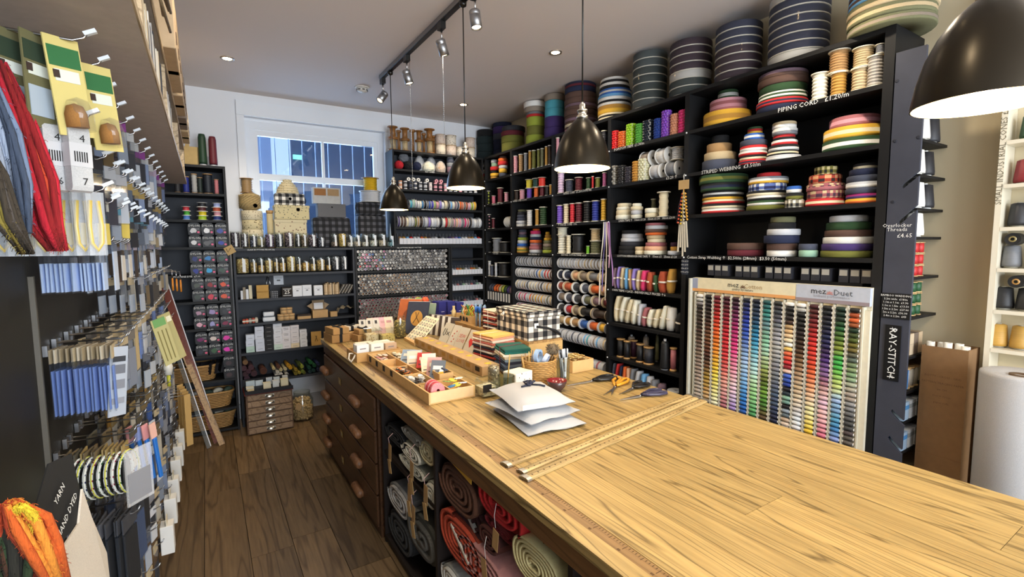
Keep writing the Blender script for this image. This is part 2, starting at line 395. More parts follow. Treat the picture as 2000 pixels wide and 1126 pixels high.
edge_text(3, 'BIAS BINDING  £1', .024, yat(1043, 496), 4)
edge_text(4, 'PALMA CORD  0.70/m', .024, yat(972, 397), 2)
edge_text(4, '100% HEMP', .024, yat(968, 492), 4)
# small price notes on the upright beside the thread display
nt_ = thing('price_note', 'small dark blue price note with white writing on upright by thread display', 'note', (XR-.001, 2.128, 1.40))
box('note_card', (.003, .05, .1), mat('paper', '232a38'), nt_)
for k, s in enumerate(('100m £2.10', '250m £3.40', '500m £5.10', '1000m £7.50')): text(s, .012, CHALK, (-.0022, 0, .088-k*.024), RX, nt_)

# back wall: low shelves under the window, button-tube cabinet, ribbon tower, dye shelf
def back_unit(name, label, x0, x1, zs, dark=BLK, y0=YB, back=BLK2, zb=0, sides=(1, 1), y1=YW-.022):
    org = ((x0+x1)/2, (y0+y1)/2, 0); t = thing(name, label, 'shelving', org)
    A = lambda n, a, b, m: abox(n, a, b, m, t, org=org)
    zt = zs[0]
    if sides[0]: A('upright', (x0, y0, zb), (x0+.018, y1-.001, zt), dark)
    if sides[1]: A('upright', (x1-.018, y0, zb), (x1, y1-.001, zt), dark)
    A('back_panel', (x0+.019, y1-.012, zs[-1]), (x1-.019, y1-.002, zt), back)
    for z in zs: A('shelf_board', (x0+.019, y0+.001, z-.02), (x1-.019, y1-.013, z), dark)
    return t, org
LZ = [1.595, 1.368, 1.145, .928, .665, .40]
low, lorg = back_unit('shelf_unit', 'low black shelves with button jars and paper boxes under the window', .20, 1.235, LZ, BLK2)
TZ = [1.60, 1.36, 1.115, .87, .6]
tub, torg = back_unit('tube_cabinet', 'black cabinet packed with button tubes below the ribbon shelves', 1.24, 2.262, TZ, BLK)
SZ2 = [1.598, 1.463, 1.284, 1.109, .93, .7]
sidec, sorg = back_unit('shelf_unit', 'narrow black shelves of small white box fronts right of the button tubes', 2.267, 2.69, SZ2, BLK)
RZ = [2.58, 2.39, 2.19, 1.997, 1.80, 1.625]
tow, worg = back_unit('shelf_unit', 'tall black ribbon shelves right of the window topped with wooden bobbins', 1.645, 2.69, RZ, BLK, y1=YW-.06, zb=1.602)
DZ = [2.287, 2.056, 1.836, 1.61, 1.377, 1.154, .922, .691, .467, .214, .03]
dyl, dorg = back_unit('shelf_unit', 'tall black shelves of dye packs left of the window', XL+.03, .178, DZ, BLK, y0=4.83)
text('MACHINE DYE  £7.00', .02, CHALK, (-.02, 4.829-dorg[1], DZ[4]-.01), RY, dyl); text('£2.00', .02, CHALK, (.12, 4.829-dorg[1], DZ[6]-.01), RY, dyl)
text('ALL BUTTONS PRICED ON TUBE', .018, CHALK, (1.8-torg[0], YB-.001-torg[1], TZ[0]-.012), RY, tub)
text('GLASS BUTTONS FROM 20p', .018, CHALK, (.42-lorg[0], YB-.001-lorg[1], LZ[0]-.012), RY, low)
for z, s in ((RZ[1], 'SILK + LUREX'), (RZ[3], 'RIBBON PRICED ON REEL'), (RZ[4], 'SATIN  60p/m')): text(s, .018, CHALK, (-.12, YB-.001-worg[1], z-.01), RY, tow)

# ================================================================ long oak counter
CX0, CX1, CY0, CY1, CZ = .712, 1.845, -.45, 3.92, .90
OAK = mat('wood', 'b39963', dark=.4, lo=.84, hi=1.12, rough=.4, rings=40, st=(13, .75, 13), lw=.24); DK = mat('wood', '553a26', dark=.6, lo=.9, hi=1.05, rough=.35)
wt = thing('worktop', 'long pale oak counter top of wide planks with an inlaid edge ruler', 'worktop', ((CX0+CX1)/2, (CY0+CY1)/2, CZ-.03))
worg_ = (wt.location.x, wt.location.y, CZ-.03)
abox('core_board', (CX0+.003, CY0+.003, CZ-.03), (CX1-.003, CY1-.003, CZ-.006), OAK, wt, org=worg_)
ex = [CX0, CX0+.052, CX0+.088]; x = ex[2]; cols = [(ex[0], ex[1]), (ex[1], ex[2])]
pwid = (CX1-ex[2])/6
for i in range(6): cols.append((x+i*pwid, x+(i+1)*pwid))
for i, (a, b) in enumerate(cols):
    cuts = [CY0, CY1] if i < 2 else [CY0]
    if i >= 2:
        y = CY0+(.5, 1.9, 1.15, 2.25, .75, 1.6)[i-2]
        while y < CY1-.3: cuts.append(y); y += 1.75
        cuts.append(CY1)
    for y0, y1 in zip(cuts, cuts[1:]):
        abox('plank' if i != 1 else 'ruler_strip', (a+.0006, y0+.0006, CZ-.006), (b-.0006, y1-.0006, CZ-(0 if i != 1 else .001)), OAK if i != 1 else mat('wood', '94744a', dark=.7, rough=.4), wt, org=worg_)
tk = MB()
for k in range(int((CY1-CY0)/.01)):
    y = CY0+.02+k*.01; L = .018 if k % 10 == 0 else .012 if k % 5 == 0 else .007
    tk.box((ex[2]-.003-L-worg_[0], y-worg_[1], .02895), (ex[2]-.003-worg_[0], y+.0016-worg_[1], .02925))
    if k % 10 == 0:
        for q in range(3): tk.box((ex[1]+.004-worg_[0], y+.0-worg_[1]+q*.003, .02895), (ex[1]+.010-worg_[0], y+.0018-worg_[1]+q*.003, .02925))
o = ob('ruler_marks', tk, mat('paper', '4a3218'), wt); o['kind'] = 'stuff'
# counter base: drawer chest at the far end, open bays for cloth in front
CB0, CB1 = .735, 1.82
ch = thing('drawer_chest', 'dark brown wooden drawer chest under the far end of the counter', 'chest', ((CB0+CB1)/2, 3.23, 0)); co = tuple(ch.location)
DY0, DY1 = 2.55, 3.90
abox('carcass', (CB0+.004, DY0, 0), (CB1, DY1, .868), DK, ch, org=co)
abox('apron', (CB0-.004, DY0, .80), (CB0+.0035, DY1, .868), mat('wood', '76522f', rough=.4), ch, org=co)  # apron wood is a lighter copy of the chest wood, grazing light painted in
dz = [.79, .60, .415, .235, .05]
HND = mat('wood', '8a6040', dark=.5, rough=.5, st=(30, 30, 6))
def handle_mesh():
    mb = MB(); n = 8
    for sgn in (0,): pass
    mb.lathe([(.0, -.078), (.02, -.076), (.026, -.066), (.026, .066), (.02, .076), (0, .078)], 10, axis='y')
    return mb
for k in range(4):
    d = thing('drawer', None, None); bpy.data.objects.remove(d)
    d = abox('drawer', (CB0-.012, DY0+.02, dz[k+1]+.004), (CB0+.0035, DY1-.03, dz[k]-.004), DK, ch, bev=.004, org=co)
    dl = d.location
    for y in (2.92, 3.78):
        h = ob('handle', CM('handle', handle_mesh), HND, d, (CB0-.026-co[0]-dl.x, y-co[1]-dl.y, (dz[k]-dz[k+1])/2-.02))
    box('label_holder', (.004, .06, .045), mat('brushed', 'b89c60'), d, (CB0-.0142-co[0]-dl.x, 3.35-co[1]-dl.y, .07), bev=.002)
    box('label_card', (.002, .042, .024), mat('paper', '9c8a64'), d, (CB0-.0165-co[0]-dl.x, 3.35-co[1]-dl.y, .08))
bb = thing('cloth_rack', 'dark brown open rack under the counter holding folded cloth', 'rack', ((CB0+CB1)/2, 1.05, 0)); bo = tuple(bb.location)
abox('apron', (CB0-.004, CY0+.03, .80), (CB0+.02, DY0-.001, .868), mat('wood', '76522f', rough=.4), bb, org=bo)  # same lightened apron wood, the light along the edge put into its colour
abox('top_board', (CB0+.021, CY0+.03, .845), (CB1, DY0-.001, .868), mat('paint', '20160f'), bb, org=bo)
DKP = mat('paint', '1d1512')
for y in (DY0-.03, 1.81, .93, .1): abox('divider', (CB0+.012, y-.02, 0), (CB1, y, .80), DKP, bb, org=bo)
abox('back_board', (CB1-.012, CY0+.03, 0), (CB1, DY0-.05, .80), DKP, bb, org=bo)
for y0, y1 in ((1.81, DY0-.05), (.93, 1.79), (.1, .91)): abox('bottom_board', (CB0+.012, y0+.001, .02), (CB1-.013, y1-.001, .045), DKP, bb, org=bo)
abox('shelf_board', (CB0+.02, 1.811, .50), (CB1-.013, DY0-.051, .52), DKP, bb, org=bo)

# ================================================================ ceiling fittings
SHADE = mat('shade', '2c261c'); SHW = mat('gloss', 'e6cf96')
def pendant(x, y, zr, label, warm=(1, .86, .66), e=6.5):
    t = thing('pendant_lamp', label, 'lamp', (x, y, zr), group='row of black pendant lamps')
    pr = [(.113, 0), (.112, .012), (.106, .05), (.094, .095), (.076, .135), (.053, .168), (.030, .19), (.022, .195)]
    ins = [(r-.003, z-.0) for r, z in pr[::-1]]
    mb = MB().lathe(pr, 40, cap=False).lathe([(r-.0025, z) for r, z in pr][::-1], 40, mi=1, cap=False)
    mb.lathe([(.113, 0), (.1105, 0)], 40, cap=False)
    ob('shade', mb, [SHADE, SHW], t)
    ob('lamp_holder', MB().lathe([(.023, .195), (.023, .207), (.017, .209), (.017, .222), (.021, .224), (.021, .23), (.012, .234), (.012, .25), (.004, .262)], 20), mat('metal', 'd7d3c8'), t)
    ob('cord', MB().tube([(0, 0, .258), (0, 0, ZC-zr-.06)], .0032, 6), mat('plastic', '12100e'), t)
    ob('bulb', MB().lathe([(0, .035), (.02, .042), (.03, .065), (.024, .09), (.014, .11), (.013, .19)], 16), mat('emit', 'ffd9a0', s=14), t)
    ob('ceiling_cup', MB().lathe([(.008, ZC-zr-.062), (.02, ZC-zr-.055), (.022, ZC-zr-.036), (.018, ZC-zr-.035)], 16), mat('plastic', '17130d'), t)
    l = lamp('pendant_light', 'POINT', (0, 0, .02), e, warm, shadow_soft_size=.03); l.parent = t
PX = 1.3
pendant(PX, 3.837, 1.895, 'smallest-looking black pendant lamp hanging nearest the window')
pendant(PX, 2.564, 1.935, 'black pendant lamp hanging in front of the ribbon shelves')
pendant(PX, 1.532, 1.905, 'black pendant lamp hanging before the shelf bay of coloured cords')
pendant(PX, .335, 1.868, 'large black pendant lamp closest to the camera at the upper right')
tr = thing('light_track', 'long silver and black ceiling track carrying the spot lamps', 'light track', (1.3, 2.3, ZC-.03))
abox('rail', (1.28, .2, ZC-.03), (1.32, 4.06, ZC-.0015), mat('brushed', '9a9a9c'), tr, org=(1.3, 2.3, ZC-.03))
abox('conductor_strip', (1.286, .201, ZC-.034), (1.314, 4.059, ZC-.0301), mat('plastic', '19191a'), tr, org=(1.3, 2.3, ZC-.03))
def spot(y, dx, dy, label, e=9, drop=.13, on=True):
    t = thing('spot_lamp', label, 'lamp', (1.3, y, ZC-.035), group='silver spot lamps on the ceiling track')
    ob('track_adapter', MB().box((-.016, -.03, -.04), (.016, .03, 0)), mat('plastic', '151515'), t)
    ob('stem', MB().tube([(0, 0, -.038), (0, 0, -.1)], .006, 8), mat('metal', 'c7c7c9'), t)
    d = Vector((dx, dy, -1)).normalized(); q = Vector((0, 0, -1)).rotation_difference(d).to_euler()
    hd = ob('head', CM('spothead', lambda: MB().lathe([(.0, .035), (.028, .033), (.03, .03), (.03, .012), (.0285, .010), (.0285, .006), (.03, .004), (.03, -.06), (.026, -.06), (.024, -.052), (0, -.052)], 24)), mat('brushed', 'a9aaad'), t, (0, 0, -.135), q)
    ob('lens', CM('spotlens', lambda: MB().lathe([(.0, -.0535), (.023, -.0535), (.023, -.053)], 20)), mat('emit', 'ffe2b0', s=30 if on else 2), hd)
    if on:
        l = lamp('spot_light', 'SPOT', (0, 0, -.062), e, (1, .9, .74), spot_size=1.5, spot_blend=.7, shadow_soft_size=.025); l.parent = hd
spot(4.03, -.75, -.25, 'silver spot lamp at the window end of the track, turned left', on=False)
spot(3.47, .25, -.1, 'second silver spot lamp from the window on the track')
spot(2.86, .35, .05, 'silver spot lamp with a bead chain below, third along the track')
spot(2.42, .05, -.15, 'silver spot lamp cut by the top edge of the picture')
spot(1.45, .3, -.3, 'silver spot lamp on the track above the near counter', e=8)
spot(.8, -.4, .2, 'silver spot lamp on the track nearest the camera', e=8)
def downlight(x, y, label, e=20):
    t = thing('downlight', label, 'lamp', (x, y, ZC), group='recessed ceiling downlights')
    ob('trim_ring', CM('dlring', lambda: MB().lathe([(.048, -.001), (.046, -.006), (.032, -.004), (.03, -.0015)], 28, cap=False)), mat('brushed', 'b5aca4'), t)
    ob('lens', CM('dllens', lambda: MB().lathe([(.0, -.003), (.03, -.003), (.03, -.0015)], 24)), mat('emit', 'ffd89c', s=40), t)
    l = lamp('downlight_light', 'SPOT', (0, 0, -.02), e, (1, .86, .66), spot_size=2.2, spot_blend=.6, shadow_soft_size=.03); l.parent = t
downlight(.214, 4.281, 'recessed downlight in the ceiling left of the window')
downlight(2.236, 2.937, 'recessed downlight in the ceiling between the pendant cords')
downlight(2.246, 4.456, 'recessed downlight in the far ceiling near the corner')
downlight(.22, 2.4, 'recessed downlight above the hanging display'); downlight(2.25, 1.25, 'recessed downlight above the thread display', 26)
downlight(.22, .6, 'recessed downlight near the camera above the left wall'); downlight(2.25, -.4, 'recessed downlight behind the camera on the right')
sd = thing('smoke_detector', 'white round smoke detector on the ceiling by the track end', 'detector', (1.243, 4.432, ZC))
ob('base_ring', MB().lathe([(.06, -.012), (.062, -.0015)], 28), mat('plastic', 'e4e1db'), sd); ob('sensor_body', MB().lathe([(0, -.048), (.03, -.046), (.042, -.036), (.05, -.0125)], 28), mat('plastic', 'dcd9d2'), sd)
for k in range(8): box('vent_slot', (.004, .02, .01), mat('plastic', '55534f'), sd, (.047*math.cos(k*PI/4), .047*math.sin(k*PI/4), -.034), (0, 0, k*PI/4))
for y, x, zb, lb in ((3.44, 1.31, 2.02, 'thin steel bead chain hanging from the track near the window'), (2.87, 1.31, 2.28, 'long steel bead chain hanging below the middle spot lamp')):
    mb = MB()
    n = int((ZC-.2-zb)/.012)
    for k in range(n): mb.lathe([(0, -.0045), (.0042, 0), (0, .0045)], 5, at=(0, 0, k*.012))
    mb.tube([(0, 0, 0), (0, 0, ZC-.04-zb)], .0014, 4)
    tag(ob('bead_chain', mb, mat('metal', 'c8c8c6'), None, (x, y, zb)), lb, 'chain')
# ================================================================ goods on the right-hand shelves
HEX = dict(black='161618', white='e8e6e0', cream='e3d6b4', red='c22a2c', wine='5e1d28', navy='1d2440', blue='2d5fae', sky='6aa6d8', teal='1f5a5e', green='2c4a2a', olive='70712f', lime='9aa63c',
           yellow='e0ae38', gold='b98a3c', orange='d8662a', pink='d89aa6', rose='a8656a', purple='43306a', lilac='8d7bc4', brown='5a4238', tan='b08a5c', beige='c9b48e', grey='7f8288', slate='474c5c', charcoal='2c2d33',
           mint='93b8a0', mauve='7d6470', hotpink='d4386c', silver='c4c6ca', rust='a4482c', khaki='6a6a4c', ivory='efe8d4', peach='e4b08c', aqua='4fa3b4', magenta='a02a6e', plum='3c1d34', taupe='8f8274', bark='33251c')
WEAVE = {'@diamond': ('d8a070', 'b0402c', '2a1c1c'), '@olive': ('d8c890', '7c7434', '1c1c18'), '@ikat': ('e0e0dc', '5a6ea8', '1c2450'), '@chevron': ('e6e0d0', '8a8470', '16161a'), '@triangle': ('c8b48a', 'a05a5c', '4a2c40')}
def fab(c):
    if c in WEAVE: a, b, d = WEAVE[c]; return mat('check', 'ffffff', p=.016, c0=a, c1=b, c2=d)
    return mat('fabric', HEX.get(c, c))
def thr(c): return mat('thread', HEX.get(c, c))
def cname(c):
    return {'hotpink': 'hot pink', 'ivory': 'ivory'}.get(c, c)
def roll_mesh(r, h, n):
    def f():
        e = min(.004, h*.15); pr = [(r*.22, h*.94, n-1), (r*.22, .0, n-1), (r-e, 0, 0), (r, e, 0)]
        for i in range(1, n): pr += [(r, h*i/n, i-1), (r, h*i/n, i)]
        pr += [(r, h-e, n-1), (r-e, h, n-1)]
        for q in (.82, .64, .46, .30): pr += [(r*q+.002, h, n-1), (r*q, h-.0025, n-1), (r*q-.002, h, n-1)]
        pr += [(r*.22, h*.94, n-1)]
        return MB().lathe(pr, 28, cap=False)
    return CM(('roll', round(r, 3), round(h, 3), n), f)
def inbay(y, r):
    for a, b in zip(UY, UY[1:]):
        if a-.05 <= y <= b: return max(a+.02+r, min(b-.024-r, y)) if b-a > 2*r+.05 else (a+b)/2
    return y
def stack(u, z, x0, rolls, where, group, maxr=.155, base=None, kind='webbing roll', cat='roll'):
    """rolls bottom to top: (half width px, height px, 'colour colour ...' bands bottom to top)"""
    zz = z+.001; n = len(rolls); p = onx(u, 480, x0+.1); mv = mpp((p.x, p.y, zz))[1]; gap = min([q-SH-z for q in SZ if q > z+.05]+[ZC-z])-.006; kf = min(1, gap/sum(r_[1]*mv+.0005 for r_ in rolls))
    for i, (hw, hp, cols) in enumerate(rolls):
        cols = cols.split(); p = onx(u, 480, x0+.1); mh, mv = mpp((p.x, p.y, zz)); r = min(hw*mh, maxr); h = hp*mv*kf
        if i == 0:
            r0 = r; xc = x0+max(r, .05)+.004; p = onx(u, 480, xc)
            yc = p.y if z > 2.5 else inbay(p.y, min(maxr, max(q[0] for q in rolls)*mh))
        o = ob(kind.replace(' ', '_'), roll_mesh(r, h, len(cols)), [fab(c) for c in cols], None, (xc+random.uniform(-.004, .004)*(i > 0), yc+random.uniform(-.004, .004)*(i > 0), zz), (0, 0, random.random()*6))
        uq = []
        for c in cols:
            c = c if c in HEX else c[1:]+' patterned' if c[0] == '@' else 'patterned'
            if c not in uq: uq.append(c)
        cl = ' and '.join(cname(c) for c in uq[:2]); pos = 'only' if n == 1 else 'bottom' if i == 0 else 'top' if i == n-1 else nth(i)+' from bottom'
        if n == 1: lb = f'{cl} {kind} {where}'
        else: lb = f'{cl} {kind}, {pos} {where}'
        tag(o, lb, cat, group); zz += h+.0005
G = 'webbing rolls on the widest shelf bay'; B0 = XR+.006
S1, S2, S3, S4 = SZ[1], SZ[2], SZ[3], SZ[4]
E_ = 1/3.125; Fz = 1/3.519
stack(1200+665*E_, S1, B0, [(48, 30, 'yellow gold yellow'), (37, 27, 'rose pink rose pink'), (21, 21, 'green white green')], 'of the left stack on the piping cord shelf', G)
stack(1200+990*E_, S1, B0, [(52, 12, 'navy'), (52, 11, 'red navy red'), (49, 14, 'green white green white'), (48, 14, 'green'), (51, 13, 'brown'), (50, 13, 'brown mauve')], 'of the stack above the piping cord writing', G)
stack(1340+215*Fz, S2, B0, [(35, 19, 'slate'), (32, 15, 'beige'), (25, 17, 'tan'), (17, 16, 'black')], 'of the tan stack over the striped webbing writing', G)
stack(1340+442*Fz, S2, B0, [(29, 9, 'red navy red'), (28, 8, 'cream black'), (28, 8, 'red white'), (27, 10, 'white red'), (27, 11, 'slate'), (20, 12, 'blue white blue'), (15, 13, 'yellow red green')], 'of the red and blue stack on the second shelf', G)
stack(1340+645*Fz, S2, B0, [(35, 9, 'white silver'), (31, 9, 'black cream black'), (30, 10, 'white black'), (26, 10, 'red white'), (22, 10, 'black red'), (25, 12, 'grey white'), (24, 12, 'white beige')], 'of the white and red stack on the second shelf', G)
stack(1340+1120*Fz, S2, B0, [(66, 22, 'green white green'), (64, 22, 'yellow cream yellow'), (52, 21, 'rose pink rose')], 'of the broad yellow stack beside the end upright', G, maxr=.175)
stack(1340+245*Fz, S3, B0, [(43, 9, 'red white'), (43, 9, 'cream black'), (42, 8, 'red cream'), (41, 9, 'yellow black'), (41, 8, 'white black'), (46, 14, 'green navy black'), (49, 17, 'green olive green')], 'of the dark green stack on the third shelf', G)
stack(1340+545*Fz, S3, B0, [(41, 9, 'olive'), (41, 9, 'white green'), (41, 9, 'black white'), (40, 9, 'cream black'), (38, 14, '@ikat'), (40, 12, 'yellow white grey'), (24, 9, 'red')], 'of the stack with blue ikat on the third shelf', G)
stack(1340+732*Fz, S3, B0, [(19, 16, '@chevron'), (17, 12, 'olive black'), (15, 13, 'white blue')], 'of the small stack between the ikat and red stacks', G)
stack(1340+940*Fz, S3, B0, [(39, 14, 'red cream red'), (38, 15, '@triangle'), (39, 13, 'rose @triangle'), (33, 17, '@diamond'), (23, 16, '@olive')], 'of the diamond-patterned stack on the third shelf', G)
stack(1340+1205*Fz, S3, B0, [(37, 9, 'orange yellow'), (37, 9, 'purple magenta'), (37, 11, 'slate'), (37, 11, 'white silver'), (36, 12, 'slate'), (32, 12, 'navy'), (24, 11, 'cream black')], 'of the rainbow-based stack by the end upright', G)
stack(1340+415*Fz, S4, B0, [(38, 12, 'wine'), (38, 13, 'brown')], 'of the brown pair above the thread display', G)
stack(1340+660*Fz, S4, B0, [(30, 12, 'white'), (30, 13, 'brown'), (35, 15, 'navy'), (33, 12, 'silver'), (27, 12, 'black'), (25, 11, 'khaki')], 'of the navy stack above the thread display', G)
stack(1340+842*Fz, S4, B0, [(19, 13, 'mint'), (19, 12, 'slate')], 'of the small slate pair above the thread display', G)
stack(1340+1112*Fz, S4, B0, [(55, 13, 'olive'), (54, 13, 'purple'), (54, 13, 'white'), (49, 13, 'brown'), (46, 15, 'green'), (39, 13, 'silver')], 'of the wide stack above the second display header', G)
# diamond and chevron weave motifs woven in the patterned rolls are raised bands of small lozenges
# ---- reels of cord with flanges, standing upright
def cord_reel(p, r, h, c, label, group, fl='ivory', n=7, cat='reel', kind='cord_reel', hub=.8):
    t = thing(kind, label, cat, p, group=group)
    r, h = round(r, 3), round(h, 3); th = max(.0025, h*.035)
    def fm(): return MB().lathe([(r*.25, th), (r*.25, 0), (r, 0), (r, th), (r*.25, th)], 22, cap=False, smooth=False)
    def wm():
        pr = [(r*.3, 0)]; k = n*2
        for i in range(k+1): pr.append((r*hub*(1 if i % 2 else .87), (h-2*th)*i/k))
        pr.append((r*.3, h-2*th)); return MB().lathe(pr, 18, smooth=n < 7)
    ob('flange', CM(('fl', r, th), fm), mat('plastic', HEX[fl]), t); ob('flange', CM(('fl', r, th), fm), mat('plastic', HEX[fl]), t, (0, 0, h-th))
    ob('winding', CM(('wd', r, h, n, hub), wm), thr(c), t, (0, 0, th))
    return t
def reelR(u0, u1, vt, k, c, label, group, fl='ivory', x0=None, base=0, n=7, hub=.86):
    uc = (u0+u1)/2; z = SZ[k]+.001+base; x0 = XR+.008 if x0 is None else x0
    p = onx(uc, 480, x0+.05); mh, mv = mpp((p.x, p.y, z)); r = (u1-u0)/2*mh; p = onx(uc, 480, x0+r); p.y = inbay(p.y, r); top = min(onx(uc, vt, x0+r).z, min(q for q in SZ+[3] if q > SZ[k]+.05)-SH-.003)
    cord_reel((p.x, p.y, z), r, max(.02, top-z), c, label, group, fl, n, hub=hub)
    return top-z, p
def re(x): return 1200+x*E_
GP = 'piping cord reels on the widest shelf bay'
reelR(re(1150), re(1270), 465*E_, 1, 'ivory', 'ivory piping cord reel standing alone right of the brown webbing', GP)
h, p = reelR(re(1262), re(1380), 462*E_, 1, 'gold', 'olive gold piping cord reel under a brown one', GP)
reelR(re(1245), re(1388), 325*E_, 1, 'tan', 'brown piping cord reel stacked on the olive gold one', GP, base=h+.001, n=8)
h, p = reelR(re(1382), re(1512), 437*E_, 1, 'beige', 'lower cream piping cord reel of the tall pair', GP)
reelR(re(1384), re(1535), 315*E_, 1, 'beige', 'upper cream piping cord reel of the tall pair', GP, base=h+.001, n=8)
h, p = reelR(re(1535), re(1668), 345*E_, 1, 'b4aea6', 'large pale grey piping cord reel by the end upright', GP, n=9)
reelR(re(1600), re(1668), 268*E_, 1, 'grey', 'small grey piping cord reel at the back of the top shelf', GP, base=h+.001)
# ---- rolls on top of the shelving
G = 'rolls stacked on top of the right-hand shelves'; TOP = SZ[0]+.001
def wrapped(u, hw, hp, cols, where, x0=XR+.01, maxr=.17):
    # plastic wrapped reels: dark web between pale cardboard flanges
    n = len(cols); zz = TOP
    p = onx(u, 300, x0+.13); mh, mv = mpp((p.x, p.y, 2.7)); r = min(hw*mh, maxr); h = min(hp*mv, .405)/n; xc = x0+r; yc = onx(u, 300, xc).y
    for i, c in enumerate(cols):
        pos = 'bottom' if i == 0 else 'top' if i == n-1 else nth(i)+' from bottom'
        t = thing('wrapped_reel', f'{cname(c)} plastic-wrapped webbing reel, {pos} of the {where}', 'reel', (xc, yc, zz), group=G)
        ob('flange', roll_mesh(r, .005, 1), mat('card', 'd9d4c6'), t)
        ob('webbing', roll_mesh(r*.985, h-.006, 1), mat('fabric', {'slate': '34384a', 'mauve': '3a2c34', 'khaki': '3c4442', 'grey': '4c5454', 'silver': 'c4c2bc'}[c]), t, (0, 0, .005))
        ob('film', CM(('film', round(r, 3), round(h, 3)), lambda: MB().lathe([(r*1.002, .001), (r*1.006, h*.3), (r*1.001, h*.6), (r*1.004, h-.002)], 28, cap=False)), mat('film', '303038'), t)
        zz += h
stack(1715, TOP, XR-.06, [(92, 16, 'khaki taupe khaki'), (92, 20, 'khaki beige khaki'), (95, 17, 'beige khaki'), (94, 17, 'sky brown sky'), (92, 16, 'brown sky'), (88, 15, 'taupe brown')], 'of the large striped stack overhanging the shelf end', G, maxr=.2)
wrapped(1550, 62, 128, ['silver', 'slate', 'slate', 'slate', 'slate', 'slate', 'slate', 'silver'], 'tallest wrapped stack on the shelf top')
wrapped(1436, 47, 105, ['mauve', 'mauve', 'mauve', 'mauve', 'slate', 'slate', 'slate'], 'plum wrapped stack on the shelf top')
wrapped(1345, 42, 102, ['khaki', 'khaki', 'silver', 'mauve', 'mauve', 'mauve', 'mauve'], 'wrapped stack with one white reel')
wrapped(1267, 34, 104, ['grey', 'khaki', 'khaki', 'khaki', 'khaki', 'grey', 'grey'], 'grey green wrapped stack on the shelf top')
stack(1198, TOP, XR+.01, [(33, 11, 'cream black cream'), (33, 15, 'yellow gold'), (33, 9, 'white black'), (33, 11, 'white sky'), (32, 11, 'blue white blue'), (30, 11, 'black white'), (28, 10, 'black white')], 'of the blue striped stack above the pompoms', G)
stack(1133, TOP, XR+.02, [(32, 10, 'pink brown'), (32, 11, 'cream brown'), (32, 12, 'mauve brown'), (32, 12, 'brown'), (32, 12, 'brown mauve'), (32, 12, 'brown'), (31, 12, 'brown'), (31, 11, 'navy'), (31, 9, 'wine navy')], 'of the brown stack behind the middle pendant', G)
stack(1083, TOP, XR+.04, [(20, 22, 'purple'), (20, 20, 'purple'), (19, 16, 'aqua'), (19, 15, 'aqua'), (20, 12, 'taupe')], 'of the purple and blue stack on the shelf top', G)
stack(1047, TOP, XR+.02, [(19, 17, 'lime'), (18, 17, 'olive'), (18, 17, 'lime'), (18, 9, 'red grey'), (22, 9, 'taupe'), (23, 10, 'white')], 'of the lime stack on the shelf top', G)
stack(1004, TOP, XR+.01, [(23, 17, 'olive'), (23, 13, 'olive'), (23, 9, 'wine'), (23, 9, 'charcoal')], 'of the low olive stack on the shelf top', G)
stack(985, TOP, XR+.16, [(24, 20, 'navy'), (24, 20, 'navy'), (24, 12, 'slate'), (24, 14, 'purple'), (22, 8, 'navy')], 'of the navy stack behind the olive rolls', G, maxr=.12)
stack(951, TOP, XR+.03, [(17, 16, '1c2a2c'), (17, 15, '1c2a2c'), (17, 14, '1c2a2c'), (16, 13, 'black')], 'of the dark stack in the far corner', G)

# ---- second bay
GB = 'trims and tapes on the second shelf bay'; c1 = 1/3.311
def rcu(x): return 1180+x*c1
def rcv(y): return 180+y*c1
def pompom_mesh(seed, w, h):
    def f():
        rnd = random.Random(seed); mb = MB().box((-w*.3, -w*.42, 0), (w*.3, w*.42, h))
        nz = max(4, int(h/.017)); 
        for i in range(nz):
            for j in range(10):
                a = 2*PI*(j+.5*(i % 2))/10; rr = w*.46; r = .0115
                cx, cy, cz = rr*.75*math.cos(a), rr*math.sin(a), (i+.5)*h/nz
                mb.lathe([(0, -r), (r*.85, -r*.45), (r, .1*r), (r*.7, r*.72), (0, r)], 6, mi=1, at=(cx, cy, cz))
        return mb
    return CM(('pom', seed, round(w, 3), round(h, 3)), f)
def pompom(u0, u1, vt, k, c, label, base=0, x0=XR+.01):
    uc = (u0+u1)/2; z = SZ[k]+.001+base; p = onx(uc, 480, x0+.04); mh, mv = mpp(p); w = (u1-u0)*mh; h = onx(uc, vt, x0+w/2).z-z; p = onx(uc, 480, x0+w*.5)
    tag(ob('pompom_trim', pompom_mesh(int(w*500), round(w, 2), round(h, 2)), [WHITE, mat('yarn', HEX.get(c, c))], None, (p.x, p.y, z)), label, 'trim', 'bobble trims wound on cards')
    return h
for x0, x1, yt, c, l in ((40, 88, 258, 'd8282c', 'scarlet bobble trim, leftmost on the pompom shelf'), (88, 135, 255, 'orange', 'orange bobble trim wound on a card'), (133, 198, 212, '9ccc2c', 'lime bobble trim wound on a card'), (198, 240, 205, '4f9a38', 'leaf green bobble trim wound on a card'),
                         (240, 312, 190, '14202e', 'blue black bobble trim wound on a card'), (312, 358, 175, '1c3a86', 'royal blue bobble trim wound on a card'), (358, 418, 128, '8a50c4', 'tall violet bobble trim wound on a card'), (415, 468, 146, 'd09272', 'peach bobble trim wound on a card'), (468, 518, 118, 'e03a78', 'hot pink bobble trim beside the upright')):
    pompom(rcu(x0), rcu(x1), rcv(yt), 1, c, l)
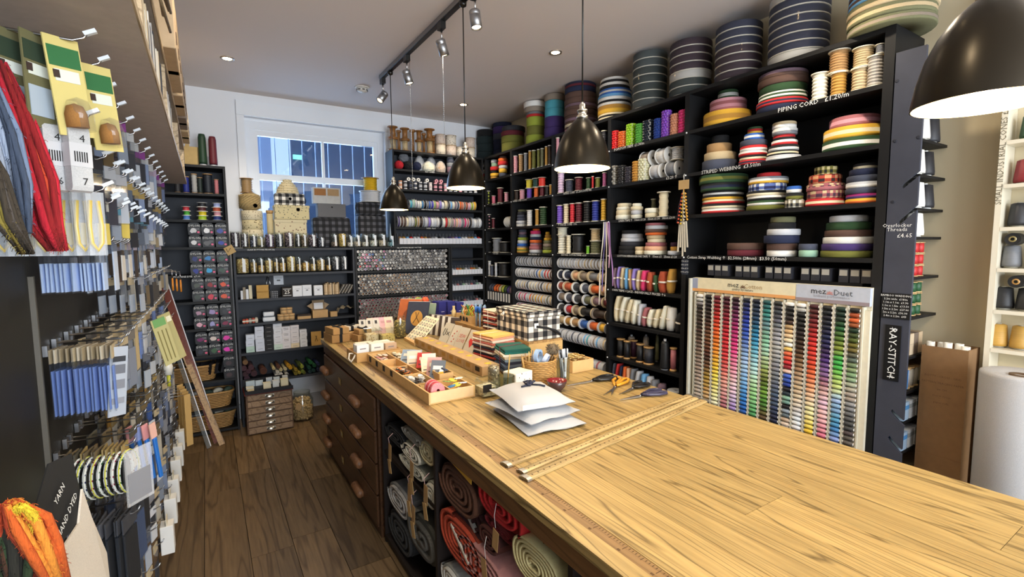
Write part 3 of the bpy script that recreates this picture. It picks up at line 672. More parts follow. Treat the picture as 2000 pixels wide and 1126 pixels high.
for x0, x1, yt, c, l in ((30, 85, 478, '8e8a80', 'grey bobble trim, leftmost on the second pompom shelf'), (85, 135, 480, '2c2b2c', 'charcoal bobble trim next to the grey one'), (130, 182, 488, '3a3740', 'dark slate bobble trim on the second pompom shelf'), (180, 215, 450, 'c08a3a', 'ochre bobble trim on the second pompom shelf'), (212, 285, 430, 'e6dcb4', 'cream bobble trim on the second pompom shelf')):
    pompom(rcu(x0), rcu(x1), rcv(yt), 2, c, l)
def edge_reel(p, r, w, c, label, group, axis='y', fl='white', cat='reel', name='trim_reel', hub=.72, rot=0):
    """reel lying on its rim, axle along y (or x)"""
    t = thing(name, label, cat, p, rz=rot, group=group); r, w = round(r, 3), round(w, 3); th = max(.002, w*.06)
    fm = lambda: MB().lathe([(r*.2, -th/2), (r, -th/2), (r, th/2), (r*.2, th/2), (r*.2, -th/2)], 22, axis=axis, cap=False, smooth=False)
    d = (lambda q: (0, q, 0)) if axis == 'y' else (lambda q: (q, 0, 0))
    for s in (-1, 1): ob('flange', CM(('fle', r, th, axis), fm), mat('plastic', HEX.get(fl, fl)), t, d(s*(w/2-th/2)))
    ob('winding', CM(('we', r, w, hub, axis), lambda: MB().lathe([(r*.25, -w/2+th), (r*hub, -w/2+th), (r*hub*1.015, 0), (r*hub, w/2-th), (r*.25, w/2-th)], 20, axis=axis, cap=False)), thr(c), t)
    return t
def bob_reel(x0, x1, yb, yt, c, l, k):
    uc = rcu((x0+x1)/2); p = onx(uc, rcv((yb+yt)/2), XR+.07); mh, mv = mpp(p); r = (yb-yt)*c1/2*mv
    edge_reel((p.x, p.y, p.z), r, .06, c, l, 'reels of bobble trim', axis='y')
    return p
zr = SZ[2]
for y, c, l, dz in ((2.60, 'cream', 'cream bobble trim reel, left of the white rimmed pair', 0), (2.44, 'silver', 'white rimmed reel of pale bobble trim, lower of the pair', 0), (2.30, 'grey', 'grey bobble trim reel by the upright', 0), (2.535, 'taupe', 'brown bobble trim reel stacked on top', 1), (2.39, 'white', 'white lattice rimmed reel stacked on top', 1)):
    edge_reel((XR+.085, y, zr+.058+dz*.105), .056, .085, c, l, 'reels of bobble trim', hub=.9)
cord_reel((XR+.09, 2.28, zr+.115), .05, .085, 'silver', 'pale bobble trim reel standing on the grey reel', 'reels of bobble trim')
def st2(x, k, rolls, where): stack(rcu(x), SZ[k], XR+.01, rolls, where, GB)
st2(125, 3, [(17, 9, 'ivory'), (16, 9, 'cream'), (15, 6, 'ivory'), (14, 7, 'cream')], 'of the left linen tape stack')
st2(208, 3, [(11, 8, 'ivory'), (11, 8, 'silver'), (12, 7, 'cream'), (9, 6, 'ivory')], 'of the second linen tape stack')
st2(305, 3, [(13, 9, 'cream'), (14, 9, 'ivory')], 'of the low linen tape pair')
reelR(rcu(335), rcu(425), rcv(645), 3, 'cream', 'tall beige linen tape reel by the hanging bobble samples', GB, n=4, hub=.72)
reelR(rcu(297), rcu(333), rcv(690), 3, 'khaki', 'small khaki tape reel behind the linen tape', GB, x0=XR+.12)
st2(185, 4, [(28, 8, 'black'), (27, 8, 'black'), (26, 8, 'charcoal'), (23, 7, 'silver'), (21, 8, 'silver'), (21, 7, 'black')], 'of the black and silver herringbone stack')
st2(235, 4, [(10, 8, 'cream'), (9, 7, 'beige')], 'of the small beige herringbone stack')
st2(335, 4, [(23, 8, 'ivory'), (22, 8, 'peach'), (21, 7, 'rose'), (18, 7, 'cream'), (18, 7, 'beige'), (21, 5, 'orange'), (22, 6, 'brown'), (22, 7, 'silver'), (20, 5, 'rose')], 'of the pink herringbone tape stack')
st2(455, 4, [(13, 8, 'silver'), (9, 8, 'gold'), (8, 8, 'plum')], 'of the herringbone stack by the upright')
# hanging samples on a hook at the upright
hs = thing('trim_sample', 'brown tag with bobble trim samples and cream tapes hanging by the thread display', 'sample', (XR-.016, 2.14, 2.06))
box('tag_card', (.004, .075, .06), mat('card', 'b79562'), hs, (0, 0, -.10), (0, 0, .1)); ob('hanging_loop', MB().tube([(0, .0, -.045), (0, .004, -.01), (0, -.004, .0), (0, 0, -.045)], .0012, 5), WHITE, hs)
for j, (dy, c, L) in enumerate(((.05, '3a2430', .22), (.025, '1c1c22', .23), (-.0, 'c7b48a', .23), (-.03, 'c9973e', .2))):
    mb = MB().tube([(0, 0, -.1), (-.004, dy*.6, -.2), (0, dy, -.1-L)], .004, 5)
    for q in range(9):
        zq = -.13-L*.95*q/9; mb.lathe([(0, -.008), (.008, 0), (0, .008)], 6, mi=1, at=(-.008, dy*(.3+.7*q/9)-.012, zq))
    ob('bobble_strip', mb, [mat('yarn', c), mat('yarn', ('d05a3a', 'd9b23c', 'c9bfa6', 'd89a3a')[j])], hs)
for j in range(5):
    y = -.035+.015*j; ob('tape_end', MB().prism([(y-.005, -.31), (y+.005, -.31), (y*1.4+.006, -.48-.03*(j % 3)), (y*1.4-.006, -.48-.03*(j % 3))], -.012+.0025*j, -.0105+.0025*j, axis='x'), mat('fabric', 'd8d0bd'), hs)
pt = thing('ribbon_sample', 'long lilac and cream ribbon ends hanging between the cord and tape bays', 'sample', (XR-.012, 2.86, 1.78))
for j, (c, L) in enumerate((('b58ac8', .5), ('d8a8c8', .36), ('e6ddc8', .62), ('7a72b8', .55), ('efe9dc', .66))):
    y = -.03+.014*j; ob('ribbon_end', MB().sheet([[(-.004-.002*j+.003*math.sin(q*1.3), y+q*.003*(j-2)+.006*math.sin(q*.8+j), -L*q/8), (-.004-.002*j, y+.012+q*.003*(j-2)+.006*math.sin(q*.8+j), -L*q/8)] for q in range(9)]), mat('fabric', c), pt)
# ric-rac hanks, lace bundles, bobbins
d1 = 1/2.963
def hank_mesh(seed, w, d, h):
    def f():
        mb = MB(); rnd = random.Random(seed)
        prof = []
        n = 12
        rings = []
        for k in range(7):
            t = k/6; z = h*t; s = 1-.25*abs(t-.5)**2*4+rnd.uniform(-.04, .04); lean = .05*h*math.sin(t*3+seed)
            rings.append([(lean*.3+d/2*s*math.cos(2*PI*i/n)*(1 if i % 2 else .87), lean+w/2*s*math.sin(2*PI*i/n)*(1 if i % 2 else .87), z) for i in range(n)])
        o = 0; v = [p for r in rings for p in r]
        fc = [(k*n+i, k*n+(i+1) % n, (k+1)*n+(i+1) % n, (k+1)*n+i) for k in range(6) for i in range(n)] + [tuple(range(n))[::-1], tuple(6*n+i for i in range(n))]
        mb.add(v, fc, smooth=True)
        zb = h*.5
        mb.lathe([(max(w, d)*.5, zb-.006), (max(w, d)*.53, zb), (max(w, d)*.5, zb+.006)], 12, mi=1, cap=False)
        mb.v = [(x*(1 if i < len(v) else d/max(w, d)), y*(1 if i < len(v) else w/max(w, d)), z) for i, (x, y, z) in enumerate(mb.v)]
        return mb
    return CM(('hank', seed, round(w, 3), round(h, 3)), f)
def hanks(k, items, name, labf, cat, group, y0, step, d=.09, x=XR+.06, tilt=0):
    y = y0
    for i, (c, w, h) in enumerate(items):
        y -= w/2
        o = ob(name, hank_mesh(i % 5, round(w, 3), d, h), [mat('fabric', HEX.get(c, c)), mat('fabric', 'e8e0d0')], None, (x, y, SZ[k]+.001), (tilt*(.3+.1*(i % 3)), 0, 0)); o.location.z += .011*(tilt > 0)
        tag(o, labf(i, c), cat, group); y -= w/2+step
hanks(5, [(c, w, h) for c, w, h in (('mauve', .03, .16), ('lilac', .03, .17), ('beige', .035, .165), ('sky', .035, .16), ('tan', .035, .155), ('lilac', .04, .16), ('beige', .035, .15), ('hotpink', .045, .15), ('rust', .06, .14), ('green', .04, .12), ('rust', .075, .15), ('gold', .05, .17))],
      'trim_bundle', lambda i, c: f'{cname(c)} trim bundle, {nth(i)} from left on the lace shelf', 'trim', 'own trims on the lace shelf', 2.83, .006)
hanks(6, [(c, w, h) for c, w, h in (('cream', .05, .20), ('ivory', .05, .20), ('cream', .05, .19), ('ivory', .055, .185), ('silver', .04, .16), ('rose', .045, .14), ('ivory', .05, .13), ('cream', .04, .14), ('ivory', .045, .17), ('white', .075, .16), ('black', .07, .13))],
      'lace_bundle', lambda i, c: f'{cname(c)} folded lace bundle, {nth(i)} from left above the thread spools', 'lace', 'lace bundles', 2.83, .009, tilt=.4)
SP = mat('wood', 'c39a62', rough=.5, st=(20, 20, 4))
def big_spool(p, r, h, c, label, group, wood=SP, taper=1, core=.78):
    t = thing('thread_spool', label, 'spool', p, group=group); r, h = round(r, 3), round(h, 3)
    fm = lambda: MB().lathe([(.2*r, 0), (r, 0), (r, h*.05), (r*.72, h*.1), (.2*r, h*.1)], 18, cap=False)
    ob('flange', CM(('bsf', r, h), fm), wood, t); ob('flange', CM(('bsf', r, h), fm), wood, t, (0, 0, h), (PI, 0, 0))
    ob('thread', CM(('bst', r, h, core), lambda: MB().lathe([(r*.3, h*.08), (r*core, h*.09), (r*(core+.04), h*.5), (r*core, h*.91), (r*.3, h*.92)], 16)), thr(c), t)
    return t
def spoolR(u0, u1, vt, k, c, l, g, **kw):
    uc = (u0+u1)/2; x0 = kw.pop('x0', XR+.02); z = SZ[k]+.001; p = onx(uc, 480, x0+.05); mh, mv = mpp(p); r = (u1-u0)/2*mh; p = onx(uc, 480, x0+r); h = onx(uc, vt, x0+r).z-z
    return big_spool((p.x, p.y, z), r, h, c, l, g, **kw)
def rdu(x): return 1180+x*d1
def rdv(y): return 480+y*d1
GS = 'large spools of black thread'
for x0, x1, yt, c, l, kw in ((78, 128, 536, 'black', 'black thread spool, leftmost of the wooden spool row', {}), (118, 160, 548, 'black', 'slimmer black thread spool, second of the wooden spool row', {}), (158, 202, 545, 'plum', 'plum thread spool in the wooden spool row', {'x0': XR+.08}),
                         (192, 242, 566, 'black', 'black thread spool with pale rim, middle of the row', {}), (236, 302, 585, 'charcoal', 'largest black thread spool, front of the row', {}), (392, 436, 590, 'rose', 'pink thread reel at the right of the wooden spools', {})):
    spoolR(rdu(x0), rdu(x1), rdv(yt), 7, c, l, GS, **kw)
for x0, x1, yt, c, l, xx in ((60, 130, 480, 'black', 'black cone of thread behind the wooden spools', XR+.17), (140, 190, 515, 'taupe', 'taupe cone of thread behind the wooden spools', XR+.17), (230, 272, 515, 'taupe', 'second taupe cone of thread behind the wooden spools', XR+.17), (305, 330, 505, 'khaki', 'khaki cone of thread behind the wooden spools', XR+.17), (335, 392, 540, 'black', 'tall black thread cone with silver top', XR+.03)):
    uc = rdu((x0+x1)/2); p = onx(uc, 480, xx); mh, mv = mpp(p); r = (rdu(x1)-rdu(x0))/2*mh; h = onx(uc, rdv(yt), xx).z-SZ[7]
    t = thing('thread_cone', l, 'cone', (p.x, p.y, SZ[7]+.001), group='thread cones')
    ob('thread', MB().lathe([(r*.9, .008), (r, .02), (r*.82, h*.85), (r*.6, h*.93)], 18), thr(c), t); ob('cone_core', MB().lathe([(r*.8, 0), (r*.8, .008), (r*.3, h*.93), (r*.3, h), (r*.2, h)], 16), mat('plastic', 'b9b9bd'), t)
hanks(8, [(c, w, h) for c, w, h in (('slate', .03, .21), ('red', .03, .215), ('navy', .03, .205), ('orange', .04, .205), ('peach', .04, .2), ('grey', .045, .205), ('silver', .045, .2), ('sky', .05, .19), ('silver', .05, .18), ('grey', .05, .165), ('mauve', .06, .15))],
      'trim_bundle', lambda i, c: f'{cname(c)} trim bundle, {nth(i)} from left on the shelf below the wooden spools', 'trim', 'trim bundles on the lowest visible shelf', 2.83, .004)
cord_reel((XR+.07, 2.235, SZ[8]+.001), .06, .13, 'charcoal', 'empty white plastic reel on the shelf behind the dressmaking shears', 'reels', fl='silver', n=3, hub=.3)
# ---- third bay: cords above, ribbon reels on rods below
a1 = 1/4.02
def rau(x): return 930+x*a1
def rav(y): return 180+y*a1
def rbv(y): return 420+y*a1
GC = 'cord reels on the third shelf bay'
for x0, x1, yt, k, c, l, kw in ((610, 640, 352, 1, 'pink', 'pale pink cord reel beside the middle pendant', {}), (975, 1022, 305, 1, 'charcoal', 'black cord reel at the right of the top cord shelf', {}), (700, 760, 400, 1, 'grey', 'grey cord reel hidden by the middle pendant', {'x0': XR+.1}), (820, 880, 400, 1, 'tan', 'tan cord reel behind the middle pendant', {'x0': XR+.1}),
        (636, 696, 632, 2, 'd0b8d4', 'lavender cord reel, leftmost of the second cord row', {}), (696, 768, 688, 2, 'slate', 'dark navy cord reel of the second cord row', {}), (770, 838, 670, 2, 'wine', 'wine cord reel of the second cord row', {}), (858, 902, 672, 2, 'green', 'dark green cord reel of the second cord row', {}), (902, 922, 660, 2, 'red', 'narrow red cord reel of the second cord row', {}), (928, 975, 672, 2, 'olive', 'olive cord reel of the second cord row', {}), (985, 1022, 632, 2, 'a0527e', 'raspberry cord reel at the right of the second cord row', {}),
        (622, 678, 888, 3, '7a5ac4', 'violet parcel cord reel', {}), (682, 732, 878, 3, 'cream', 'cream parcel cord reel', {}), (732, 778, 872, 3, 'd0303a', 'red parcel cord reel', {}), (776, 838, 868, 3, 'wine', 'wine parcel cord reel', {}), (838, 902, 858, 3, 'black', 'black parcel cord reel', {}), (902, 972, 852, 3, '2a3a94', 'royal blue parcel cord reel', {}), (974, 1024, 838, 3, 'yellow', 'yellow parcel cord reel', {})):
    reelR(rau(x0), rau(x1), rav(yt), k, c, l, GC, n=8, **kw)
for x0, x1, yt, c, l, kw in ((615, 698, 155, 'ivory', 'ivory twine reel, lower left on the twine shelf', {}), (705, 748, 158, 'cream', 'narrow cream twine reel', {}), (748, 858, 148, 'black', 'wide black twine reel with white rims', {'n': 3}), (862, 892, 240, '6fae2c', 'small lime twine reel', {}), (892, 985, 202, 'khaki', 'lower taupe twine reel by the lilac ribbons', {})):
    hh, pp = reelR(rau(x0), rau(x1), rbv(yt), 4, c, l, 'twine reels on the third shelf bay', **kw)
    if c == 'ivory': cord_reel((pp.x, pp.y, SZ[4]+.002+hh), .055, .065, 'ivory', 'ivory twine reel stacked on another', 'twine reels on the third shelf bay')
    if c == 'khaki': cord_reel((pp.x, pp.y, SZ[4]+.002+hh), .05, .10, 'beige', 'beige twine reel stacked on the taupe one', 'twine reels on the third shelf bay')
def rod_row(bi, y0, y1, z, items, where, group, r=.046, xc=XR+.07):
    """items from image left (far) to right (near): (colour, width m, flange colour)"""
    t, org = bays[bi]
    ob('dowel', CM(('dow', round(y1-y0, 3)), lambda: MB().lathe([(.008, 0), (.008, y1-y0)], 10, axis='y')), mat('wood', 'a88454'), t, (xc-org[0], y0-org[1], z))
    y = y1-.012
    for i, (c, wd, fl) in enumerate(items):
        if y-wd < y0+.004: break
        rr = r*(1 if fl else .98)
        if fl: edge_reel((xc, y-wd/2, z), rr, wd, c, f'{cname(c) if c in HEX else "coloured"} ribbon reel, {nth(i)} from left {where}', group, fl=fl, name='ribbon_reel')
        else:
            o = ob('ribbon_reel', CM(('disc', round(rr, 3), round(wd, 3)), lambda: MB().lathe([(rr*.2, -wd/2, 1), (rr, -wd/2, 1), (rr, -wd*.3, 1), (rr*.93, -wd*.28, 0), (rr*.93, wd*.28, 0), (rr, wd*.3, 1), (rr, wd/2, 1), (rr*.2, wd/2, 1)], 20, axis='y', cap=False, smooth=False)), [thr(c), mat('plastic', HEX['silver'])], None, (xc, y-wd/2, z))
            tag(o, f'slim {cname(c) if c in HEX else "coloured"} ribbon reel, {nth(i)} from left {where}', 'reel', group)
        y -= wd+.0025
def row(s, wd, fl=None): return [(c, wd, fl) for c in s.split()]
Y3 = (2.878, 3.57); Y4 = (3.608, 4.28)
def zv(u, v): return onx(u, v, XR+.07).z
g3 = 'ribbon reels on rods in the third shelf bay'
rod_row(2, *Y3, zv(1130, 514), row('white silver white silver white silver white beige silver beige taupe beige taupe taupe khaki taupe taupe', .038), 'on the top rod by the lilac ribbons', g3, r=.05)
R3 = [('second', 538, [('navy', .085, 'white'), ('navy', .12, 'white'), ('peach', .085, 'beige'), ('taupe', .12, 'beige'), ('grey', .13, 'beige'), ('beige', .07, 'beige')]),
      ('third', 561, [('rust', .085, 'white'), ('c86040', .12, 'beige'), ('charcoal', .12, 'white'), ('slate', .11, 'white'), ('orange', .13, 'beige'), ('peach', .06, 'beige')]),
      ('fourth', 583, [('taupe', .11, 'silver'), ('slate', .11, 'white'), ('charcoal', .13, 'white'), ('khaki', .11, 'silver'), ('mauve', .13, 'beige'), ('wine', .06, 'beige')]),
      ('fifth', 606, [('charcoal', .11, 'white'), ('red', .1, 'silver'), ('taupe', .09, 'beige'), ('black', .16, 'beige'), ('bark', .17, 'taupe')]),
      ('sixth', 630, [('beige', .1, 'ivory'), ('gold', .09, 'white'), ('tan', .11, 'ivory'), ('blue', .12, 'silver'), ('orange', .12, 'silver'), ('yellow', .08, 'silver')])]
for nm, v, it in R3: rod_row(2, *Y3, zv(1130, v), it, f'on the {nm} rod by the lilac ribbons', g3, r=.047)
rod_row(2, *Y3, zv(1130, 659), row('silver grey silver grey silver slate silver slate silver sky aqua silver taupe sky silver beige taupe', .038), 'on the seventh rod by the lilac ribbons', g3, r=.055)
rod_row(2, *Y3, zv(1130, 703), row('silver slate silver white slate silver silver grey rose red silver rose silver', .045), 'on the lowest rod above the counter', g3, r=.05)
for v, s in ((507, '5mm PETERSHAM'), (560, 'BIAS TAPE'), (606, 'GROSGRAIN')): pass
g4 = 'ribbon reels on rods in the narrow shelf bay'
rod_row(3, *Y4, zv(1040, 510), row('grey grey silver grey grey silver grey silver taupe taupe beige taupe taupe grey', .043), 'on the top rod of the narrow bay', g4, r=.052)
rod_row(3, *Y4, zv(1040, 533), row('silver white silver silver silver grey silver grey blue yellow sky red red brown', .043), 'on the second rod of the narrow bay', g4, r=.052)
rod_row(3, *Y4, zv(1040, 557), row('cream silver cream beige charcoal cream ivory cream taupe charcoal beige gold cream', .046), 'on the third rod of the narrow bay', g4, r=.052)
rod_row(3, *Y4, zv(1040, 581), row('charcoal hotpink pink hotpink silver orange gold yellow gold yellow beige khaki beige', .046), 'on the fourth rod of the narrow bay', g4, r=.052)
rod_row(3, *Y4, zv(1040, 603), row('rose pink hotpink rose silver mauve pink rose silver', .05), 'on the fifth rod of the narrow bay', g4, r=.05)
# ---- fourth bay shelves
g = 'goods on the narrow shelf bay'
for x0, x1, yt, c in ((282, 316, 503, 'pink'), (338, 376, 486, 'tan'), (378, 410, 478, 'grey'), (414, 438, 458, 'gold'), (440, 474, 455, 'olive'), (480, 506, 447, 'olive'), (506, 536, 440, 'khaki'), (540, 564, 425, 'gold'), (564, 592, 417, 'bark')):
    reelR(rau(x0), rau(x1), rav(yt), 1, c, {'pink': 'pale pink braid reel, first on the braid shelf', 'grey': 'grey flecked braid reel on the braid shelf'}.get(c) or f'{cname(c)} flecked braid spool, {nth([282,338,378,414,440,480,506,540,564].index(x0))} from left on the braid shelf', 'tall braid spools', fl='white', n=9, hub=.96)
for x0, x1, yt, b, c, l in ((292, 335, 772, 0, 'bark', 'dark bronze waxed cord spool'), (340, 390, 765, 0, 'pink', 'blush waxed cord spool'), (396, 446, 755, 0, '6a4ab0', 'violet waxed cord spool under the yellow one'), (452, 497, 748, 0, 'orange', 'orange waxed cord spool under the green one'), (498, 540, 742, 0, 'wine', 'wine waxed cord spool under the red one'), (540, 575, 735, 0, 'black', 'black waxed cord spool'), (574, 596, 725, 0, 'gold', 'gold waxed cord spool by the upright')):
    hh, pp = reelR(rau(x0), rau(x1), rav(yt), 2, c, l, 'waxed cord spools', n=3)
    up = {'6a4ab0': ('d8c83c', 'yellow waxed cord spool stacked on the violet one'), 'orange': ('14403a', 'dark green waxed cord spool stacked on the orange one'), 'wine': ('d83a2c', 'red waxed cord spool stacked on the wine one')}.get(c)
    if up: cord_reel((pp.x, pp.y, SZ[2]+hh+.002), .042, .085, up[0], up[1], 'waxed cord spools', n=3)
def st4(x, k, rolls, where, f=rau): stack(f(x), SZ[k], XR+.015, rolls, where, g)
st4(348, 3, [(11, 5, 'white'), (11, 6, 'silver'), (10, 6, 'slate'), (10, 5, 'slate'), (9, 6, 'charcoal'), (8, 4, 'khaki')], 'of the dark binding stack on the narrow bay')
for x0, x1, yt, c, l in ((396, 446, 925, 'white', 'white elastic reel on the narrow bay'), (462, 496, 918, 'gold', 'gold cord reel on the narrow bay'), (496, 560, 900, 'green', 'tall green cord reel on the narrow bay')): reelR(rau(x0), rau(x1), rav(yt), 3, c, l, g, n=8)
st4(368, 4, [(12, 7, 'gold olive'), (11, 7, 'yellow taupe'), (11, 6, 'blue'), (10, 7, 'silver'), (10, 6, 'lime'), (9, 6, 'slate'), (8, 6, 'mauve'), (8, 5, 'slate')], 'of the yellow and blue bias stack')
st4(470, 4, [(13, 7, 'silver'), (13, 7, 'rose'), (12, 7, 'rose mauve'), (12, 6, 'orange'), (12, 6, 'navy'), (11, 6, 'silver'), (10, 7, 'hotpink'), (7, 4, 'orange')], 'of the pink and orange bias stack')
st4(565, 4, [(11, 6, 'lime'), (10, 6, 'khaki'), (10, 6, 'taupe'), (9, 6, 'khaki'), (8, 5, 'yellow'), (6, 6, 'gold'), (4, 5, 'yellow')], 'of the olive bias stack by the upright')
# ---- far corner bay
g = 'goods on the far corner bay'
st4(90, 1, [(8, 9, 'khaki'), (8, 5, 'red'), (8, 7, 'white'), (8, 5, 'black'), (8, 4, 'white')], 'of the white and red stack in the corner bay')
st4(152, 1, [(8, 5, 'gold'), (9, 6, 'yellow'), (8, 5, 'black'), (9, 7, 'red'), (7, 7, 'mint'), (7, 6, 'silver')], 'of the yellow and red stack in the corner bay')
st4(218, 1, [(8, 8, 'slate'), (8, 8, 'yellow'), (9, 6, 'silver'), (10, 7, 'red'), (9, 6, 'orange'), (8, 4, 'brown')], 'of the orange stack in the corner bay')
for x0, x1, yt, c, l, k in ((72, 118, 775, 'lime', 'lime cord spool on an orange base in the corner bay', 2), (125, 160, 812, 'c86a80', 'coral cord spool in the corner bay', 2), (168, 220, 750, 'wine', 'wine cord spool in the corner bay', 2), (222, 262, 785, 'pink', 'pink cord spool in the corner bay', 2),
                            (70, 122, 958, 'pink', 'blush tape reel in the corner bay', 3), (124, 150, 988, 'wine', 'wine thread spool in the corner bay', 3)): reelR(rau(x0), rau(x1), rav(yt), k, c, l, g, n=4)
for j in range(5): edge_reel((XR+.06, 4.45-j*.026, SZ[3]+.06), .058, .022, 'cream', f'cream tape reel on edge, {nth(j)} from left in the corner bay', g)
for x0, x1, yt, c, l in ((68, 122, 208, 'ivory', 'ivory hemp twine reel in the corner bay'), (124, 205, 178, 'grey', 'grey hemp twine reel in the corner bay'), (185, 270, 208, 'black', 'black hemp twine reel in the corner bay')): reelR(rau(x0), rau(x1), rbv(yt), 4, c, l, g, n=3)
for x0, x1, yt, c, l in ((76, 102, 358, 'silver', 'pale hemp cord reel, first on the hemp shelf'), (105, 140, 390, 'slate', 'slate hemp cord reel on the hemp shelf'), (142, 165, 372, 'silver', 'narrow white hemp cord reel on the hemp shelf'), (165, 272, 370, 'black', 'wide black hemp cord reel on the hemp shelf')): reelR(rau(x0), rau(x1), rbv(yt), 5, c, l, g, n=3)
for j in range(9):
    y = 4.82-j*.056; t = thing('ribbon_carton', f'black and white carton with ribbon coil, {nth(j)} from left in the corner bay', 'carton', (XR+.07, y, SZ[6]+.001), group='black ribbon cartons')
    box('tray', (.12, .048, .11), mat('paper', '1c1c1f'), t); box('front_label', (.002, .03, .09), WHITE, t, (-.0612, 0, .01))
    ob('ribbon_coil', CM('coil', lambda: MB().lathe([(.02, -.016), (.05, -.016), (.05, .016), (.02, .016), (.02, -.016)], 18, axis='y', cap=False)), thr(('slate', 'slate', 'orange', 'orange', 'beige', 'lime', 'green', 'purple', 'mauve')[j]), t, (0, 0, .135))
# ================================================================ thread display
dy0, dy1, dzt, dzb = yat(1706, 540)-.005, yat(1359, 530), 1.385, SZ[8]+.002
td = thing('thread_display', 'large cream sewing thread display board with two printed headers', 'display', (XR-.03, (dy0+dy1)/2, dzb)); to = tuple(td.location)
tx = XR-.03
CRM = mat('card', 'd9d0b8')
A = lambda n, a, b, m: abox(n, a, b, m, td, org=to)
A('back_board', (tx+.02, dy0, dzb), (tx+.04, dy1, dzt), CRM); A('side_frame', (tx-.03, dy1-.006, dzb), (tx+.019, dy1+.006, dzt-.004), mat('card', 'bdb9a8')); A('side_frame', (tx-.002, dy0-.004, dzb), (tx+.019, dy0+.05, dzt-.11), CRM)
zh = dzt-.085; ym = yat(1563, 530)
A('header_panel', (tx-.006, ym+.001, zh), (tx+.019, dy1-.007, dzt), mat('card', 'dcd2b0')); A('header_panel', (tx-.006, dy0, zh-.004), (tx+.019, ym-.001, dzt-.002), mat('card', 'b4b9c4'))
A('header_stripe', (tx-.0075, ym+.001, zh), (tx-.0061, dy1-.007, zh+.018), mat('paper', 'd89a5c')); A('header_stripe', (tx-.0075, dy0, zh-.004), (tx-.0061, ym-.001, zh+.014), mat('paper', '8d7f82')); A('header_stripe', (tx-.0077, dy1-.045, zh+.0185), (tx-.0061, dy1-.007, dzt-.002), mat('paper', '8f96ac'))
def T(s, size, c, y, z, sx=1): text(s, size, mat('paper', c), (tx-.0085-to[0], y-to[1], z-to[2]), RX, td, sx=sx)
T('mez', .042, '1e1c1c', yat(1440, 530), dzt-.030, 1.05); T('Cotton', .038, 'a98d62', yat(1479, 534), dzt-.034); T('quality by nature', .02, '3a3632', yat(1458, 540), dzt-.055)
T('mez', .043, '1e1c1c', yat(1607, 540), dzt-.031, 1.05); T('Duet', .042, '4d5058', yat(1655, 543), dzt-.034); T('brilliant performance', .02, '8a8890', yat(1632, 551), dzt-.056)
def flower(u, c):
    mb = MB()
    for k in range(5):
        a = PI*(.0+k/4); mb.prism([(0, 0), (.012*math.cos(a-.25), .012*math.sin(a-.25)), (.017*math.cos(a), .017*math.sin(a)), (.012*math.cos(a+.25), .012*math.sin(a+.25))], -.0008, .0008, axis='x')
    ob('emblem', mb, mat('paper', c), td, (tx-.0082-to[0], yat(u, 533)-to[1], dzt-.043-to[2]))
flower(1459, '6a4a30'); flower(1630, 'c08078')
cu = [155, 202, 250, 302, 352, 412, 466, 525, 586, 652, 715, 785, 858, 932, 1010]
cy = [yat(1320+q/2.815, 565) for q in cu]
NR, pz, z0s = 36, .0247, zh-.028
